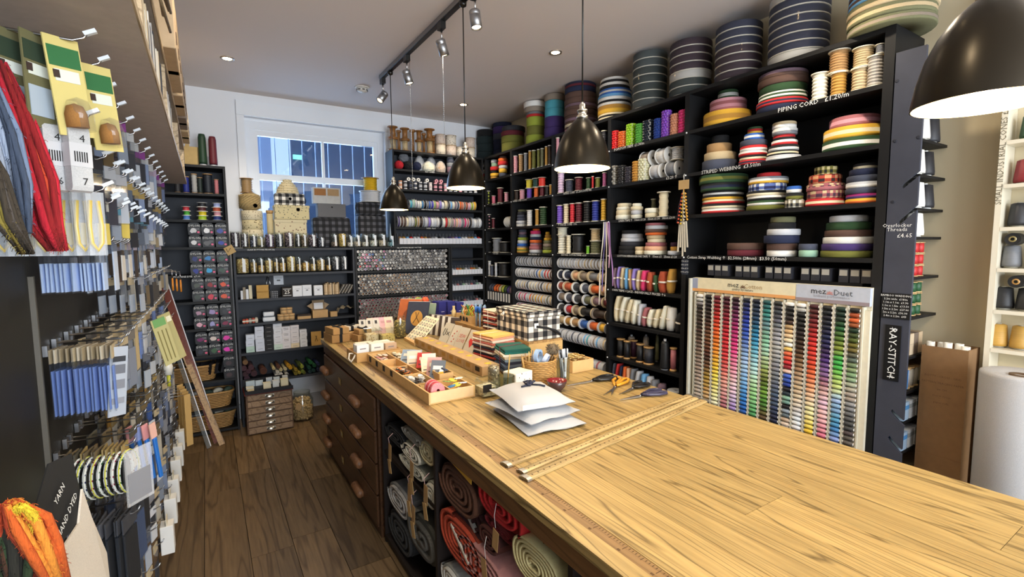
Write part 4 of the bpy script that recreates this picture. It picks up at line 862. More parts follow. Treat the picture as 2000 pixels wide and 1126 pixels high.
COLS = [['white', 'black', 'bark', '2a1a14', '4a3428', '6a5448', '7a6a5c', '8a7a6c', '9a8c80', 'a89c90', 'b8aca0', 'c4bab0'], ['black', '1c1414', '2a1612', '4a2a1a', '6a3e22', '5a2e1a', '3a2016', '6a4a28', 'a08030', 'b08a48', 'c0a070', 'ccb890'], ['wine', '8a1c1c', 'b82820', 'd04a20', 'd86a20', 'e08828', 'e0a830', 'e4c43c', 'e8d860', 'e8e090', 'ece4b8', 'ecd8d0'],
        ['3a1420', '5a1624', '8a1a2c', 'b0202c', 'c42830', 'c83038', 'cc4848', 'd87068', 'e0a090', 'd89898', 'b07078', '8a4a58'], ['2a1420', '4a1a38', '781c58', 'a82468', 'c82e74', 'd84c8a', 'e07c9c', 'e8a4b4', 'ecc4cc', 'd8c0d8', 'a890c8', '6a50a0'], ['14182c', '182468', '20389c', '2c50b0', '5a78b8', '88a8d4', 'a0c0e0', '88b4dc', '5c9cd4', '2c7cc4', '1c58ac', '183c80'],
        ['14182c', '1c2c44', '1c4a68', '2078a0', '4098bc', '88c0d0', 'b0d8dc', 'b8dcc0', '98cc8c', '80c080', '509c60', '1c5c40'], ['1c4c4c', '2c7c74', '5c7c84', '78a890', '98ccb0', 'a0b890', '8c9c50', '505c20', '6c9838', '3c7828', '5c4c2c', '30241c'], ['26282c', '3c4048', '6c7078', '9c9ea0', 'a8a8a4', '8c8c90', '747880', '5c6470', '44546c', '34405c', '202840', '181c2c'],
        ['white', 'black', 'black', '382420', 'b09068', 'cca878', 'e4d0a8', 'ece8e0', 'e0b868', 'd86840', 'c02830', '8c1c28', 'e0b8a8', '385cb8', '203484', '101420', '182838', '84b0a0', '101418', '8c98a0', '5c646c', 'c8ac90', 'ece8e4', '141418'], ['white', 'black', '141010', '1c1410', '2c1c10', '3c2818', '6c4c30', '8c6c4c', 'a88c6c', 'b8a080', 'c8b090', 'd8c8b0', 'c8c4c0', 'dce0e8', 'e4e4e8', 'ccb494'],
        ['3c1418', '541818', '741c20', '9c2020', 'c42824', 'c43028', 'c84028', 'd0502c', 'e07c4c', 'e09c70', 'e8c09c', 'ecd8a8', 'ece0a0', 'e8d070', 'e4c038', 'e0b440'], ['181818', '101420', '14182c', '1c2048', '2c1c48', '48286c', '7c5c8c', '8c5c6c', 'd0a8a0', 'd8b4c8', 'e4b8b8', 'e0a0a8', 'd07890', 'd03c60'], ['10281c', '182820', '20582c', '506c28', '7c8430', '38a048', '4cac48', 'a0c064', 'ccd088', '98b4d8', '7ca0c0', '5898b8', '3c7cb0', '88a0d0', '6c78b8'],
        ['101410', 'c85c28', '142c1c', '44501c', '6c5c20', '445450', '7c8c60', '80a078', 'a8a898', 'a09484', '88888c', '5c5c60', '3c3c40', '4c4440', '5c5450', '3c3428']]
def pick(col, t):
    a = [lin(HEX.get(c, c)) for c in col]; x = t*(len(a)-1); i = min(int(x), len(a)-2); f = x-i
    f = max(0, min(1, (f-.3)/.4)) if len(a) > 20 else f
    return tuple(a[i][k]*(1-f)+a[i+1][k]*f for k in range(3))
def tohex(c):
    return ''.join('%02x' % max(0, min(255, round(255*(12.92*x if x <= .0031308 else 1.055*x**(1/2.4)-.055)/6)*6)) for x in c)
NAMES = {k: lin(v) for k, v in HEX.items() if k not in ('ivory', 'bark')}
def near(c): return cname(min(NAMES, key=lambda k: sum((c[i]**.45-NAMES[k][i]**.45)**2 for i in range(3))))
sl = .052
def spool_pf(): return [(.004, -sl/2, 1), (.0085, -sl/2, 1), (.0085, -sl*.44, 1), (.0088, -sl*.40, 0), (.0112, -sl*.30, 0), (.0112, sl*.30, 0), (.0088, sl*.40, 0), (.0085, sl*.44, 1), (.0085, sl/2, 1), (.004, sl/2, 1)]
SPM = CM('spool', lambda: MB().lathe(spool_pf(), 10, axis='y'))
rest = MB(); rest_m = [mat('plastic', 'd8d4cc')]; sx_ = tx-.004
for ci in range(15):
    for rI in range(30):
        t = min(1, rI/29*1.0); c = pick(COLS[ci], t); z = z0s-rI*pz; hx = tohex(c); m_ = mat('thread', hx)
        if ci >= 5:
            o = ob('thread_spool', SPM, [m_, rest_m[0]], None, (sx_, cy[ci], z)); tag(o, f'{near(c)} thread spool, {nth(rI)} down in the {nth(14-ci)} column from the right of the display' if ci < 14 else f'{near(c)} thread spool, {nth(rI)} down in the rightmost column of the display', 'spool', 'thread spools on the display')
        else:
            if m_ not in rest_m: rest_m.append(m_)
            k = rest_m.index(m_); rest.lathe([(a, b, (0 if q else k)) for a, b, q in spool_pf()], 8, axis='y', at=(0, cy[ci], z))
o = ob('thread_spools', rest, rest_m, None, (sx_, 0, 0)); tag(o, 'rows of thread spools filling the left five columns of the display', 'spools', 'thread spools on the display', 'stuff')
eds = [cy[0]+.036]+[(cy[i]+cy[i+1])/2 for i in range(14)]+[cy[14]-.036]
for e in eds: A('column_rail', (tx-.012, e-.0035, dzb), (tx+.019, e+.0035, zh-.008), mat('plastic', 'c9c2ae'))
for i in range(15):
    box('column_tab', (.006, .05, .02), mat('paper', 'e0d6bc' if i % 2 else 'dcc79c'), td, (tx+.008-to[0], cy[i]-to[1], zh-.0235-to[2]))
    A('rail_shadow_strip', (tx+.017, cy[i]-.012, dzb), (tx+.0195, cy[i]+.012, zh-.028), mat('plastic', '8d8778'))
# labelled boxes behind the header
for i, (u0, u1) in enumerate(((1368, 1410), (1422, 1468), (1480, 1534), (1550, 1610), (1624, 1692))):
    for j in range(3):
        u = u0+(u1-u0)*(j+.5)/3; y = yat(u, 515); o = box('thread_box', (.10, .045, .07), mat('plastic', '3a3a40'), thing('thread_tin', f'small thread tin with paper label, {nth(j)} of the {nth(i)} trio behind the display header', 'tin', (XR+.12, y, SZ[4]-SH-.105), group='thread tins behind the display header'))
        box('tin_label', (.002, .036, .03), mat('paper', 'b9b5aa'), o.parent, (-.0512, 0, .034)); box('tin_support', (.09, .044, .0), BLK, o.parent) if 0 else None
tl = abox('tin_ledge', (XR+.05, dy0+.07, SZ[4]-SH-.118), (XW-.016, dy1-.1, SZ[4]-SH-.1055), BLK, bays[0][0], org=bays[0][1])
# ================================================================ goods along the back wall
def bk(u0, u1, vt, z, y):       # x-centre, width, height of something standing at z with its front at y
    a, b = ony(u0, 480, y).x, ony(u1, 480, y).x; return (a+b)/2, b-a, ony((u0+u1)/2, vt, y).z-z
def bbox_(name, u0, u1, vt, z, y, d, m, label, cat, group=None, bev=0, rz=0, part='carton'):
    x, w_, h = bk(u0, u1, vt, z, y); t = thing(name, label, cat, (x, y+d/2, z+.001), rz, group); box(part, (w_, d, h), m, t, bev=bev); return t, w_, h
def breel(u0, u1, vt, z, y, c, label, group, fl='ivory', n=6, hub=.86, base=0):
    x, w_, h = bk(u0, u1, vt, z+base, y); cord_reel((x, y+w_/2, z+base+.001), w_/2, h, c, label, group, fl, n, hub=hub); return h
z7 = 1/4.02
def zu(x): return 700+x*z7
def zv7(y): return 200+y*z7
# wooden bobbins on the ribbon tower
WB = mat('wood', '9c6c3a', rough=.45, st=(30, 30, 5)); t0 = RZ[0]+.001
def bobbin(u0, u1, vt, vb, label, y=YB+.03, z=None, core='WB'):
    z = ony((u0+u1)/2, vb, y).z if z is None else z
    x, w_, h = bk(u0, u1, vt, z, y); r = w_/2
    t = thing('wooden_bobbin', label, 'bobbin', (x, y+r, z+.001), group='wooden bobbins on the ribbon shelves')
    fm = lambda: MB().lathe([(0, 0), (r, 0), (r*1.02, h*.04), (r, h*.08), (r*.62, h*.11), (0, h*.11)], 18)
    ob('flange', fm(), WB, t); ob('flange', fm(), WB, t, (0, 0, h), (PI, 0, 0)); ob('barrel', MB().lathe([(r*.6, h*.1), (r*.55, h*.5), (r*.6, h*.9)], 16), mat('wood', 'c9b48c', rough=.5, st=(30, 30, 5)) if core != 'WB' else WB, t)
    return z+h
for i, (x0, x1, yt, c) in enumerate(((270, 345, 278, 'p'), (365, 435, 290, 'p'), (478, 535, 300, 'p'), (555, 632, 290, 'p'))):
    zt = bobbin(zu(x0), zu(x1), zv7(yt), 0, f'lower wooden bobbin of the {nth(i)} stacked pair', z=t0, core=c)
    bobbin(zu(x0), zu(x1), zv7((185, 200, 220, 205)[i]), 0, f'upper wooden bobbin of the {nth(i)} stacked pair', z=zt+.001)
for i, (x0, x1, yt) in enumerate(((328, 366, 220), (433, 476, 215), (524, 556, 243), (600, 632, 262))): bobbin(zu(x0), zu(x1), zv7(yt), 0, f'single tall wooden bobbin, {nth(i)} from left', y=YB+.1, z=t0)
PRN = [mat('print', 'e2d6c2', c1='6a5a4c', s=55, t=.2), mat('print', 'd9c9bb', c1='8a4a44', s=70, t=.2), mat('print', 'e6dfd0', c1='2c2c30', s=60, t=.26)]
def printed(u0, u1, vt, z, y, k, label):
    x, w_, h = bk(u0, u1, vt, z, y); r = w_/2
    t = thing('printed_ribbon_reel', label, 'reel', (x, y+r, z+.001), group='printed cotton ribbon reels'); ob('ribbon', MB().lathe([(r*.3, .003), (r*.94, .003), (r*.94, h-.003), (r*.3, h-.003)], 22), PRN[k % 3], t)
    for q in (0, h-.003): ob('flange', MB().lathe([(0, 0), (r, 0), (r, .003), (0, .003)], 22, smooth=False), mat('card', 'b89c74'), t, (0, 0, q))
    return z+h+.001
for i, (x0, x1, yl, yu) in enumerate(((640, 716, 328, 250), (720, 800, 338, 257), (800, 868, 348, None), (872, 944, 355, 276))):
    zt = printed(zu(x0), zu(x1), zv7(yl), t0, YB+.02, i, f'lower printed ribbon reel, {nth(i)} from left beside the bobbins')
    if yu: printed(zu(x0), zu(x1), zv7(yu), zt, YB+.02, i+1, f'upper printed ribbon reel, {nth(i)} from left beside the bobbins')
# yarn balls and bags
def ball(u0, u1, z, y, c, label, kind='yarn', name='yarn_ball', cat='yarn'):
    x, w_, h = bk(u0, u1, 300, z, y); r = w_/2; mb = MB(); rnd = random.Random(int(u0))
    pr = [(r*math.sin(PI*k/8), -r*math.cos(PI*k/8)) for k in range(9)]; mb.lathe(pr, 16)
    for k in range(9):
        a = Vector((rnd.uniform(-1, 1), rnd.uniform(-1, 1), rnd.uniform(-1, 1))).normalized(); e1 = a.orthogonal().normalized(); e2 = a.cross(e1)
        mb.tube([e1*math.cos(q*PI/6)*r*1.01+e2*math.sin(q*PI/6)*r*1.01 for q in range(12)], r*.06, 4, closed=True)
    return tag(ob(name, mb, mat(kind, HEX.get(c, c)), None, (x, y+r, z+r+.001)), label, cat, 'yarn balls on the ribbon shelves')
z1 = RZ[1]
ball(zu(315), zu(380), z1, YB+.01, 'b8202c', 'red yarn ball on the ribbon shelves'); ball(zu(383), zu(450), z1, YB+.02, 'black', 'black yarn ball beside the red one'); ball(zu(455), zu(520), z1, YB+.01, 'navy', 'navy yarn ball below a white bag')
ball(zu(350), zu(424), z1+.082, YB+.09, 'grey', 'grey yarn ball resting on two others')
def bag(u0, u1, vt, z, y, c, label, a=.5):
    x, w_, h = bk(u0, u1, vt, z, y); rnd = random.Random(int(u0*3)); d = w_*.8; n = 10; rings = []
    for k in range(6):
        t_ = k/5; s = (.82, 1, 1.02, .95, .7, .3)[k]
        rings.append([(w_/2*s*math.cos(2*PI*i/n)*rnd.uniform(.88, 1.05), d/2*s*math.sin(2*PI*i/n)*rnd.uniform(.88, 1.05), h*t_*(1 if k < 5 else .97)) for i in range(n)])
    v = [p for r_ in rings for p in r_]; f = [(k*n+i, k*n+(i+1) % n, (k+1)*n+(i+1) % n, (k+1)*n+i) for k in range(5) for i in range(n)]+[tuple(range(n))[::-1], tuple(5*n+i for i in range(n))]
    t = thing('stuffing_bag', label, 'bag', (x, y+d/2, z+.001), group='clear bags of stuffing'); me = MB().add(v, f, smooth=False).mesh('bag'); ob('film', me, mat('clear', 'ffffff', a=.3), t); ob('filling', me, mat('yarn', HEX.get(c, c)), t, (0, 0, .002), (0, 0, .3), (.9, .9, .9))
bag(zu(465), zu(552), zv7(412), z1, YB+.08, 'white', 'clear bag of white stuffing behind the navy ball'); bag(zu(528), zu(632), zv7(455), z1, YB+.01, 'cream', 'crinkled clear bag of cream stuffing'); bag(zu(556), zu(640), zv7(420), z1, YB+.1, 'silver', 'clear bag of pale stuffing at the back'); bag(zu(633), zu(712), zv7(455), z1, YB+.01, 'tan', 'shiny bag of gold thread by the pendant')
stackB = lambda u, z, y, rolls, where, group, r0=None: _stackB(u, z, y, rolls, where, group)
def _stackB(u, z, y, rolls, where, group, kind='tape roll'):
    zz = z+.001
    for i, (hw, hp, cols) in enumerate(rolls):
        p = ony(u, 480, y+.05); mh, mv = mpp((p.x, p.y, zz)); r = hw*mh; h = hp*mv; cols = cols.split(); r0 = r if i == 0 else r0
        pos = 'bottom' if i == 0 else 'top' if i == len(rolls)-1 else nth(i)+' from bottom'
        tag(ob(kind.replace(' ', '_'), roll_mesh(r, h, len(cols)), [fab(c) for c in cols], None, (ony(u, 480, y+r0).x, y+r0, zz)), f'{" and ".join(cname(c) if c in HEX else "printed" for c in dict.fromkeys(cols))} {kind}, {pos} {where}', 'roll', group); zz += h+.0005
_stackB(zu(733), z1, YB+.02, [(7, 12, 'mauve'), (7, 8, 'grey'), (7, 8, 'slate'), (6, 8, 'grey')], 'of the grey stack beside the second pendant', 'tape rolls on the ribbon shelves')
# little lurex spools
z2 = RZ[2]
for i in range(16):
    x0 = 330+i*39
    c = ('d8a080', 'silver', 'slate', 'slate', 'silver', 'silver', 'd8c8c8', 'pink', 'pink', 'pink', 'silver', 'silver', 'pink', 'silver', 'silver', 'silver')[i]
    for k in range(2):
        x, w_, h = bk(zu(x0), zu(x0+35), 300, z2, YB+.02); hh = .042
        t = thing('lurex_spool', f'{cname(c) if c in HEX else "copper"} metallic thread spool, {nth(i)} from left in the {"lower" if k == 0 else "upper"} row', 'spool', (x, YB+.04, z2+.001+k*(hh+.001)), group='metallic thread spools')
        ob('thread', CM('lx', lambda: MB().lathe([(.0195, 0), (.0195, .012), (.017, .013), (.017, .028), (.0195, .029), (.0195, .042)], 14)), thr(c), t); ob('label_band', CM('lxb', lambda: MB().lathe([(.0178, .014), (.0178, .027)], 14, cap=False)), mat('paper', '2c2a2e' if i % 3 else 'e4e0da'), t)
for i, x0 in enumerate((390, 428, 466, 534, 606, 642)):
    x = ony(zu(x0+18), 480, YB+.03).x; o = ob('thread_ring', CM('lxr', lambda: MB().lathe([(.008, -.02), (.019, -.02), (.019, .02), (.008, .02), (.008, -.02)], 16, axis='y', cap=False, smooth=False)), mat('plastic', HEX['pink' if i > 3 else 'white']), None, (x, YB+.045, z2+.086+.020)); tag(o, f'{"pink" if i > 3 else "white"} thread roll lying end-on, {nth(i)} from left above the metallic spools', 'roll', 'thread rolls lying end-on')
# ribbon reels standing on edge
def ribbon_line(x0, x1, z, cols, wid, r, y, where, group, vary=0):
    x = ony(zu(x0), 480, y).x; rnd = random.Random(len(cols))
    for i, c in enumerate(cols):
        wd = wid*(1+vary*rnd.uniform(-.35, .5)); rr = round(r*(1-.18*rnd.random()*vary), 3); wd = round(wd, 3)
        x += wd/2+.0015; fl = ('silver', 'white', 'taupe')[i % 3]
        o = ob('ribbon_reel', CM(('rl', rr, wd), lambda: MB().lathe([(rr*.25, -wd/2, 1), (rr, -wd/2, 1), (rr, -wd*.38, 1), (rr*.9, -wd*.37, 0), (rr*.9, wd*.37, 0), (rr, wd*.38, 1), (rr, wd/2, 1), (rr*.25, wd/2, 1)], 22, axis='x', cap=False, smooth=False)), [thr(c), mat('plastic', HEX[fl])], None, (x, y+rr, z+rr+.001), (0, 0, rnd.uniform(-.07, .02)))
        tag(o, f'{cname(c) if c in HEX else "coloured"} ribbon reel on edge, {nth(i)} from left {where}', 'reel', group); x += wd/2
ribbon_line(412, 960, RZ[3], 'aqua mint silver white ivory 2a86c0 black navy blue 4a48a8 lime pink lilac white cream charcoal sky ivory mauve slate orange orange brown rust pink lime yellow'.split(), .028, .052, YB+.01, 'on the upper ribbon shelf', 'ribbon reels on the upper ribbon shelf', 1)
ribbon_line(318, 985, RZ[4], 'purple brown brown cream silver white olive tan bark grey silver lilac white silver white black ivory red beige taupe pink peach pink grey hotpink rose charcoal silver white silver white silver'.split(), .0285, .062, YB+.01, 'on the middle ribbon shelf', 'ribbon reels on the middle ribbon shelf', .5)
# leaning ribbon boxes
def box_row(xa, xb, z, n, where, cols, y=YB+.01, h=.052, fc='d0d2d8'):
    wd = (xb-xa)/n; cw = round(wd*.94, 3); hh = round(h*1.6, 3)
    for i in range(n):
        t = thing('ribbon_box', f'narrow white box front with ribbon, {nth(i)} from left {where}', 'box', (xa+wd*(i+.5), y, z+.001), group='narrow ribbon boxes '+where)
        ob('tray', CM(('rbx', cw, h), lambda: MB().box((-cw/2, 0, 0), (cw/2, .004, h)).box((-cw/2, .004, 0), (cw/2, .11, .004))), mat('paper', fc), t)
        ob('divider', CM(('rbd', cw, hh), lambda: MB().prism([(.02, .004), (.11, .004), (.11, hh*1.15), (.07, hh*1.15)], -cw/2, -cw/2+.002, axis='x')), mat('card', '868c96'), t)
        c = cols[i % len(cols)]
        ob('ribbon_coil', CM(('rbc', cw, h), lambda: MB().lathe([(.012, -cw*.3), (h*.62, -cw*.3), (h*.62, cw*.3), (.012, cw*.3), (.012, -cw*.3)], 14, axis='x', cap=False)), thr(c), t, (0, .052, h*.72))
CB_ = 'tan gold sky red silver silver orange gold brown grey silver black grey slate purple mauve lilac blue silver white'.split()
box_row(1.70, 2.665, RZ[5], 24, 'below the middle ribbon shelf', CB_, h=.06)
ribbon_line(1048, 1300, SZ2[1], 'teal 3a9a8a aqua blue slate tan orange red wine red beige silver gold'.split(), .031, .043, YB+.01, 'right of the button tubes', 'ribbon reels right of the button tubes', .3)
box_row(2.29, 2.67, SZ2[2], 11, 'first row right of the button tubes', ['silver', 'grey', 'orange', 'gold', 'khaki'], h=.055); box_row(2.29, 2.67, SZ2[3], 11, 'second row right of the button tubes', ['silver', 'grey', 'rose', 'slate', 'mint'], h=.055); box_row(2.29, 2.67, SZ2[4], 10, 'third row right of the button tubes', ['rose', 'grey', 'slate', 'charcoal'], h=.055)

# ---- button tubes
rnd = random.Random(5); RIM = mat('plastic', 'b4b2b0'); tr_ = MB(); tm = [RIM]; cnt = 0
def tube_prof(r): return [(r*.55, .022, 1), (r*.78, .012, 1), (r*.8, 0, 0), (r, 0, 0), (r, .14, 0)]
# profile runs from the button face in the mouth to the outer wall
BC = ['d9d6d0', 'c9c6c2', '8f8c8a', '6c6a68', 'a8a5a2', 'e4e2de', '4a4a4e', '9a948c', 'c4beb4']
WARM = ['9a7a58', 'b09070', '7a5a48', 'c4a888', '8a8078', 'd0c4b4', '5a4438', 'e0dcd4']; PINKS = ['a06a78', '8a3a44', 'c88a98', '7a4a5a', 'b0545c', '9a8a90', 'd8c8cc', '6a4a54']; BRT = ['c46a84', 'd88ab0', '7aa88a', 'b8a0c8', 'c43a3a', '6a8ac0', 'd8d4ce', 'e8d0da']
for rowi, (ztop, zbot) in enumerate(((TZ[0]-.022, TZ[1]), (TZ[1]-.022, TZ[2]), (TZ[2]-.022, TZ[3]))):
    d = .0325; ny = int((ztop-zbot-.004)/(d*.9)); nx = int((2.243-1.262)/d)
    for j in range(ny):
        for i in range(nx):
            x = 1.262+d*(i+.5)+(d/2 if j % 2 else 0); z = zbot+.002+d*.5+j*d*.9
            if x > 2.242-d/2 or z+d/2 > ztop: continue
            r = d/2*rnd.uniform(.78, .99); fx = i/nx
            pal = (BRT if fx < .3 and rnd.random() < .6 else BC) if rowi == 0 else ((WARM if fx < .55 else BC) if rowi == 1 else PINKS)
            c = rnd.choice(pal); m_ = mat('gloss', c)
            if rowi < 2 and cnt < 300 and (rowi == 0 or j > 0):
                rr = round(r/.0004)*.0004
                o = ob('button_tube', CM(('bt', round(rr, 4)), lambda: MB().lathe([(a, b, q) for a, b, q in [(0, .022, 1)]+tube_prof(rr)], 12, axis='y', cap=False, smooth=False)), [RIM if rnd.random() < .75 else mat('plastic', '706e70'), m_], None, (x, YB+.012+rnd.uniform(0, .012), z))
                tag(o, f'button tube, {nth(i)} from left in tube row {nth(ny-1-j)} from top of the {"upper" if rowi == 0 else "middle"} compartment', 'tube', 'button tubes in the cabinet'); cnt += 1
            else:
                if m_ not in tm: tm.append(m_)
                k = tm.index(m_); tr_.lathe([(0, .022, k)]+[(a, b, (k if q else 0)) for a, b, q in tube_prof(r)], 9, axis='y', at=(x, YB+.012+rnd.uniform(0, .012), z), cap=False, smooth=False)
tag(ob('button_tubes', tr_, tm), 'more button tubes packed in the lower compartments of the tube cabinet', 'tubes', 'button tubes in the cabinet', 'stuff')

# ---- jars of buttons
m3 = 1/5.119
def mu(x): return 440+x*m3
def mv3(y): return 440+y*m3
def bri(h): return tohex(tuple(min(.9, x*1.7+.01) for x in lin(h)[:3]))
def jar(u0, u1, vt, z, y, c1, c2, fill, label, lab=True, sp=70):
    x, w_, h = bk(u0, u1, vt, z, y); r = round(min(w_/2, .062 if z < 1.5 else .042), 3); h = round(h, 3)
    t = thing('button_jar', label, 'jar', (x, y+r, z+.001), group='glass jars of buttons under the window')
    ob('glass', CM(('jg', r, h), lambda: MB().lathe([(r*.9, 0), (r, .004), (r, h*.93), (r*.97, h), (r*.92, h), (r*.94, h*.93), (r*.94, .01), (0, .008)], 20, cap=False)), gl('fafcfb'), t)
    ob('buttons', CM(('jb', r, h, fill), lambda: MB().lathe([(0, .009), (r*.92, .01), (r*.925, h*fill*.96), (r*.6, h*fill), (0, h*fill)], 18)), mat('print', bri(c1), c1=bri(c2), s=sp, t=.42), t)
    if lab: box('jar_label', (r*.45, .0015, h*.75), mat('paper', 'dfe3e6'), t, (r*.15, -r*1.01, h*.12))
zl = LZ[0]
for i, (x0, x1, yt, c1, c2, f) in enumerate(((55, 152, 62, '2a2428', '6a6068', .95), (155, 240, 68, '3a3034', '8a8088', .9), (245, 330, 85, '26262c', '70707c', .85), (328, 396, 105, '3a3634', '8a857c', .25), (402, 500, 75, '30283a', '7c6c84', .9), (503, 592, 70, '242426', '6c6a68', .9), (594, 700, 62, '3a2e30', '8a7878', .95), (702, 760, 72, '28282a', '70706c', .9), (758, 832, 78, '3c3020', '84705c', .85), (834, 930, 78, '2c2428', '80747a', .9), (932, 1005, 110, '2a2a30', '7a7a80', .95),
                                              (1062, 1140, 78, '6a5a50', '2c2420', .4), (1142, 1222, 76, 'b0924c', '6a5424', .95), (1225, 1290, 90, 'b8b0a4', '7c746c', .4), (1292, 1370, 84, 'a89c8c', '5c5448', .45), (1372, 1450, 84, '8c8478', 'c8c0b4', .4), (1452, 1540, 80, 'b0aca4', '6a6660', .5), (1542, 1625, 76, 'a49884', '5c5448', .5), (1628, 1710, 90, 'c0c0bc', '6c7074', .4))):
    jar(mu(x0), mu(x1), mv3(yt), zl, YB+.012, c1, c2, f, f'glass jar of buttons, {nth(i)} from left on top of the low shelves')
zl = LZ[1]
for i, (x0, x1, yt, f) in enumerate(((95, 235, 318, .9), (238, 312, 330, .75), (314, 386, 318, .5), (388, 474, 318, .8), (476, 530, 318, .7), (532, 602, 310, .6), (606, 702, 298, .92), (704, 760, 308, .5), (762, 842, 350, .8), (844, 906, 308, .5), (908, 1002, 318, .8), (1004, 1056, 305, .4), (1060, 1150, 302, .95), (1152, 1225, 300, .95))):
    c1, c2 = (('8a7040', 'd0b478'), ('6c5832', 'b89c60'), ('94703c', 'd8b070'), ('2c2c30', '6a6a70'))[3 if i > 11 else i % 3]
    jar(mu(x0), mu(x1), mv3(yt), zl, YB+.012, c1, c2, f, f'glass jar of {"black" if i > 11 else "brown"} buttons, {nth(i)} from left on the upper low shelf')
# ---- low shelf three: papers and packs
zl = LZ[2]; y_ = YB+.02; KR = mat('card', 'b08a4a'); KR2 = mat('card', 'b89668'); WP = mat('paper', 'd6d9de')
for i, (x0, x1, yt, d) in enumerate(((128, 150, 655, .02), (152, 178, 620, .02), (180, 205, 640, .02), (208, 240, 600, .03))):
    bbox_('notion_pack', mu(x0), mu(x1), mv3(yt), zl, y_+.01*i, d, (WP, mat('paper', '8a8070'), WP, mat('paper', 'c9c2a8'))[i], f'small notion pack, {nth(i)} from left at the end of the paper shelf', 'pack', 'small notion packs', rz=.1*(i-1.5))
tt, w_, h = bbox_('notion_pack', mu(145), mu(205), mv3(570), zl+.10, y_+.06, .004, WP, 'white folded leaflet leaning above the notion packs', 'leaflet', rz=.2); tt.location.z = zl+.001
tt, w_, h = bbox_('kraft_pack', mu(288), mu(410), mv3(598), zl, y_, .03, KR, 'gold kraft envelope pack on the paper shelf', 'pack')
box('paper_band', (w_+.002, .032, .012), mat('card', '9a7638'), tt, (0, 0, h*.45))
hg = thing('hanging_shears', 'steel thread snips hanging against the back of the paper shelf', 'snips', (mu and ony(mu(412), 480, YB+.2).x, YB+.225, zl+.06)); 
for s in (-1, 1): ob('blade', MB().tube([(s*.004, 0, 0), (s*.016, 0, .06), (s*.004, 0, .125)], .0035, 6), STEEL, hg)
ob('spring_bow', MB().tube([(-.004, 0, .122), (-.008, 0, .135), (0, 0, .142), (.008, 0, .135), (.004, 0, .122)], .0035, 6), STEEL, hg)
for i, (x0, x1, yt, yb) in enumerate(((490, 580, 500, 592),)):
    p = ony(mu(535), mv3(yb), YW-.04); t = thing('hanging_card', 'white printed card hanging at the back of the paper shelf', 'card', (p.x, YW-.038, p.z)); box('card_sheet', (.085, .002, .088), WP, t); box('print_mark', (.03, .0006, .012), mat('paper', '55565a'), t, (0, -.0016, .036)); box('print_line', (.06, .0006, .004), mat('paper', '8a8c90'), t, (0, -.0016, .062))
tt, w_, h = bbox_('pin_box', mu(430), mu(500), mv3(655), zl, y_, .05, mat('check', p=.009, c0='8a8c90', c1='3c3e44', c2='1c1c20'), 'small grey checked box on the paper shelf', 'box')
tt, w_, h = bbox_('count_box', mu(545), mu(648), mv3(620), zl, y_, .06, mat('card', '26211f'), 'black box printed with a white twenty-five', 'box'); text('25', .05, CHALK, (0, -.031, h*.5), RY, tt); box('print_line', (w_*.8, .0006, .004), CHALK, tt, (0, -.0306, h*.8)); box('print_line', (w_*.8, .0006, .004), CHALK, tt, (0, -.0306, h*.14))
for i, (x0, x1, yt) in enumerate(((652, 748, 604), (752, 843, 597), (868, 955, 600))):
    tt, w_, h = bbox_('gift_box', mu(x0), mu(x1), mv3(yt), zl, y_, .05, WP, f'white square gift box, {nth(i)} from left on the paper shelf', 'box', 'white square gift boxes'); box('print_mark', (.02, .0006, .007), mat('paper', '3a3c40'), tt, (0, -.0256, h*.5)); box('print_line', (.045, .0006, .003), mat('paper', '8a8c90'), tt, (0, -.0256, h*.68))
for i, (x0, x1, yt) in enumerate(((972, 1048, 570), (1056, 1124, 572))):
    x, w_, h = bk(mu(x0), mu(x1), mv3(yt), zl, y_); t = thing('fabric_bundle', f'{"leaning" if i else "patterned"} fabric bundle in kraft paper, {nth(i)} on the paper shelf', 'bundle', (x, y_+.04, zl+.001)); 
    for k in range(5): box('folded_piece', (w_/5.2, .07, h*(.85+.15*((k*7+i) % 3)/2)), mat('print', ('a89070', 'c0ac8c', '8a7250')[(k+i) % 3], c1='5a4a38', s=80, t=.25), t, ((k-2)*w_/5, 0, 0))
for i in range(9):
    x = ony(mu(1140+i*15), 480, y_).x; t = box('pattern_envelope', (.003, .12, .10), mat('paper', 'c9c6c0' if i % 2 else '55504c'), None, (x-.03, y_+.07, zl+.004), (0, .55, 0)); tag(t, f'slanting paper pattern envelope, {nth(i)} from left on the paper shelf', 'envelope', 'slanting pattern envelopes')
# ---- low shelf four
zl = LZ[3]
for i in range(5):
    tt, w_, h = bbox_('thread_bundle', mu(130+i*32), mu(158+i*32), mv3(945-i*5), zl, y_, .05, mat('fabric', ('b04a34', 'c0563c', '8a8478', 'a04030', 'b8b0a0')[i]), f'small embroidery thread bundle, {nth(i)} from left beside the tin', 'bundle', 'small embroidery thread bundles', part='skein', bev=.004); box('paper_sleeve', (w_+.002, .052, h*.35), mat('paper', 'c9c2b4'), tt, (0, 0, h*.35))
x, w_, h = bk(mu(335), mu(466), mv3(868), zl, y_); t = thing('enamel_tin', 'stack of white enamel tins with a dark rim', 'tin', (x, y_+.05, zl+.001))
for k, s in ((0, 1), (1, .88)): box('tin_tray', (w_*s, .09*s, h*.5), mat('ceramic', 'd4d8dc'), t, (0, 0, k*h*.52), bev=.012); box('tin_rim', (w_*s*1.02, .092*s, .004), mat('metal', '3a3c40'), t, (0, 0, h*.5+k*h*.5), bev=.001)
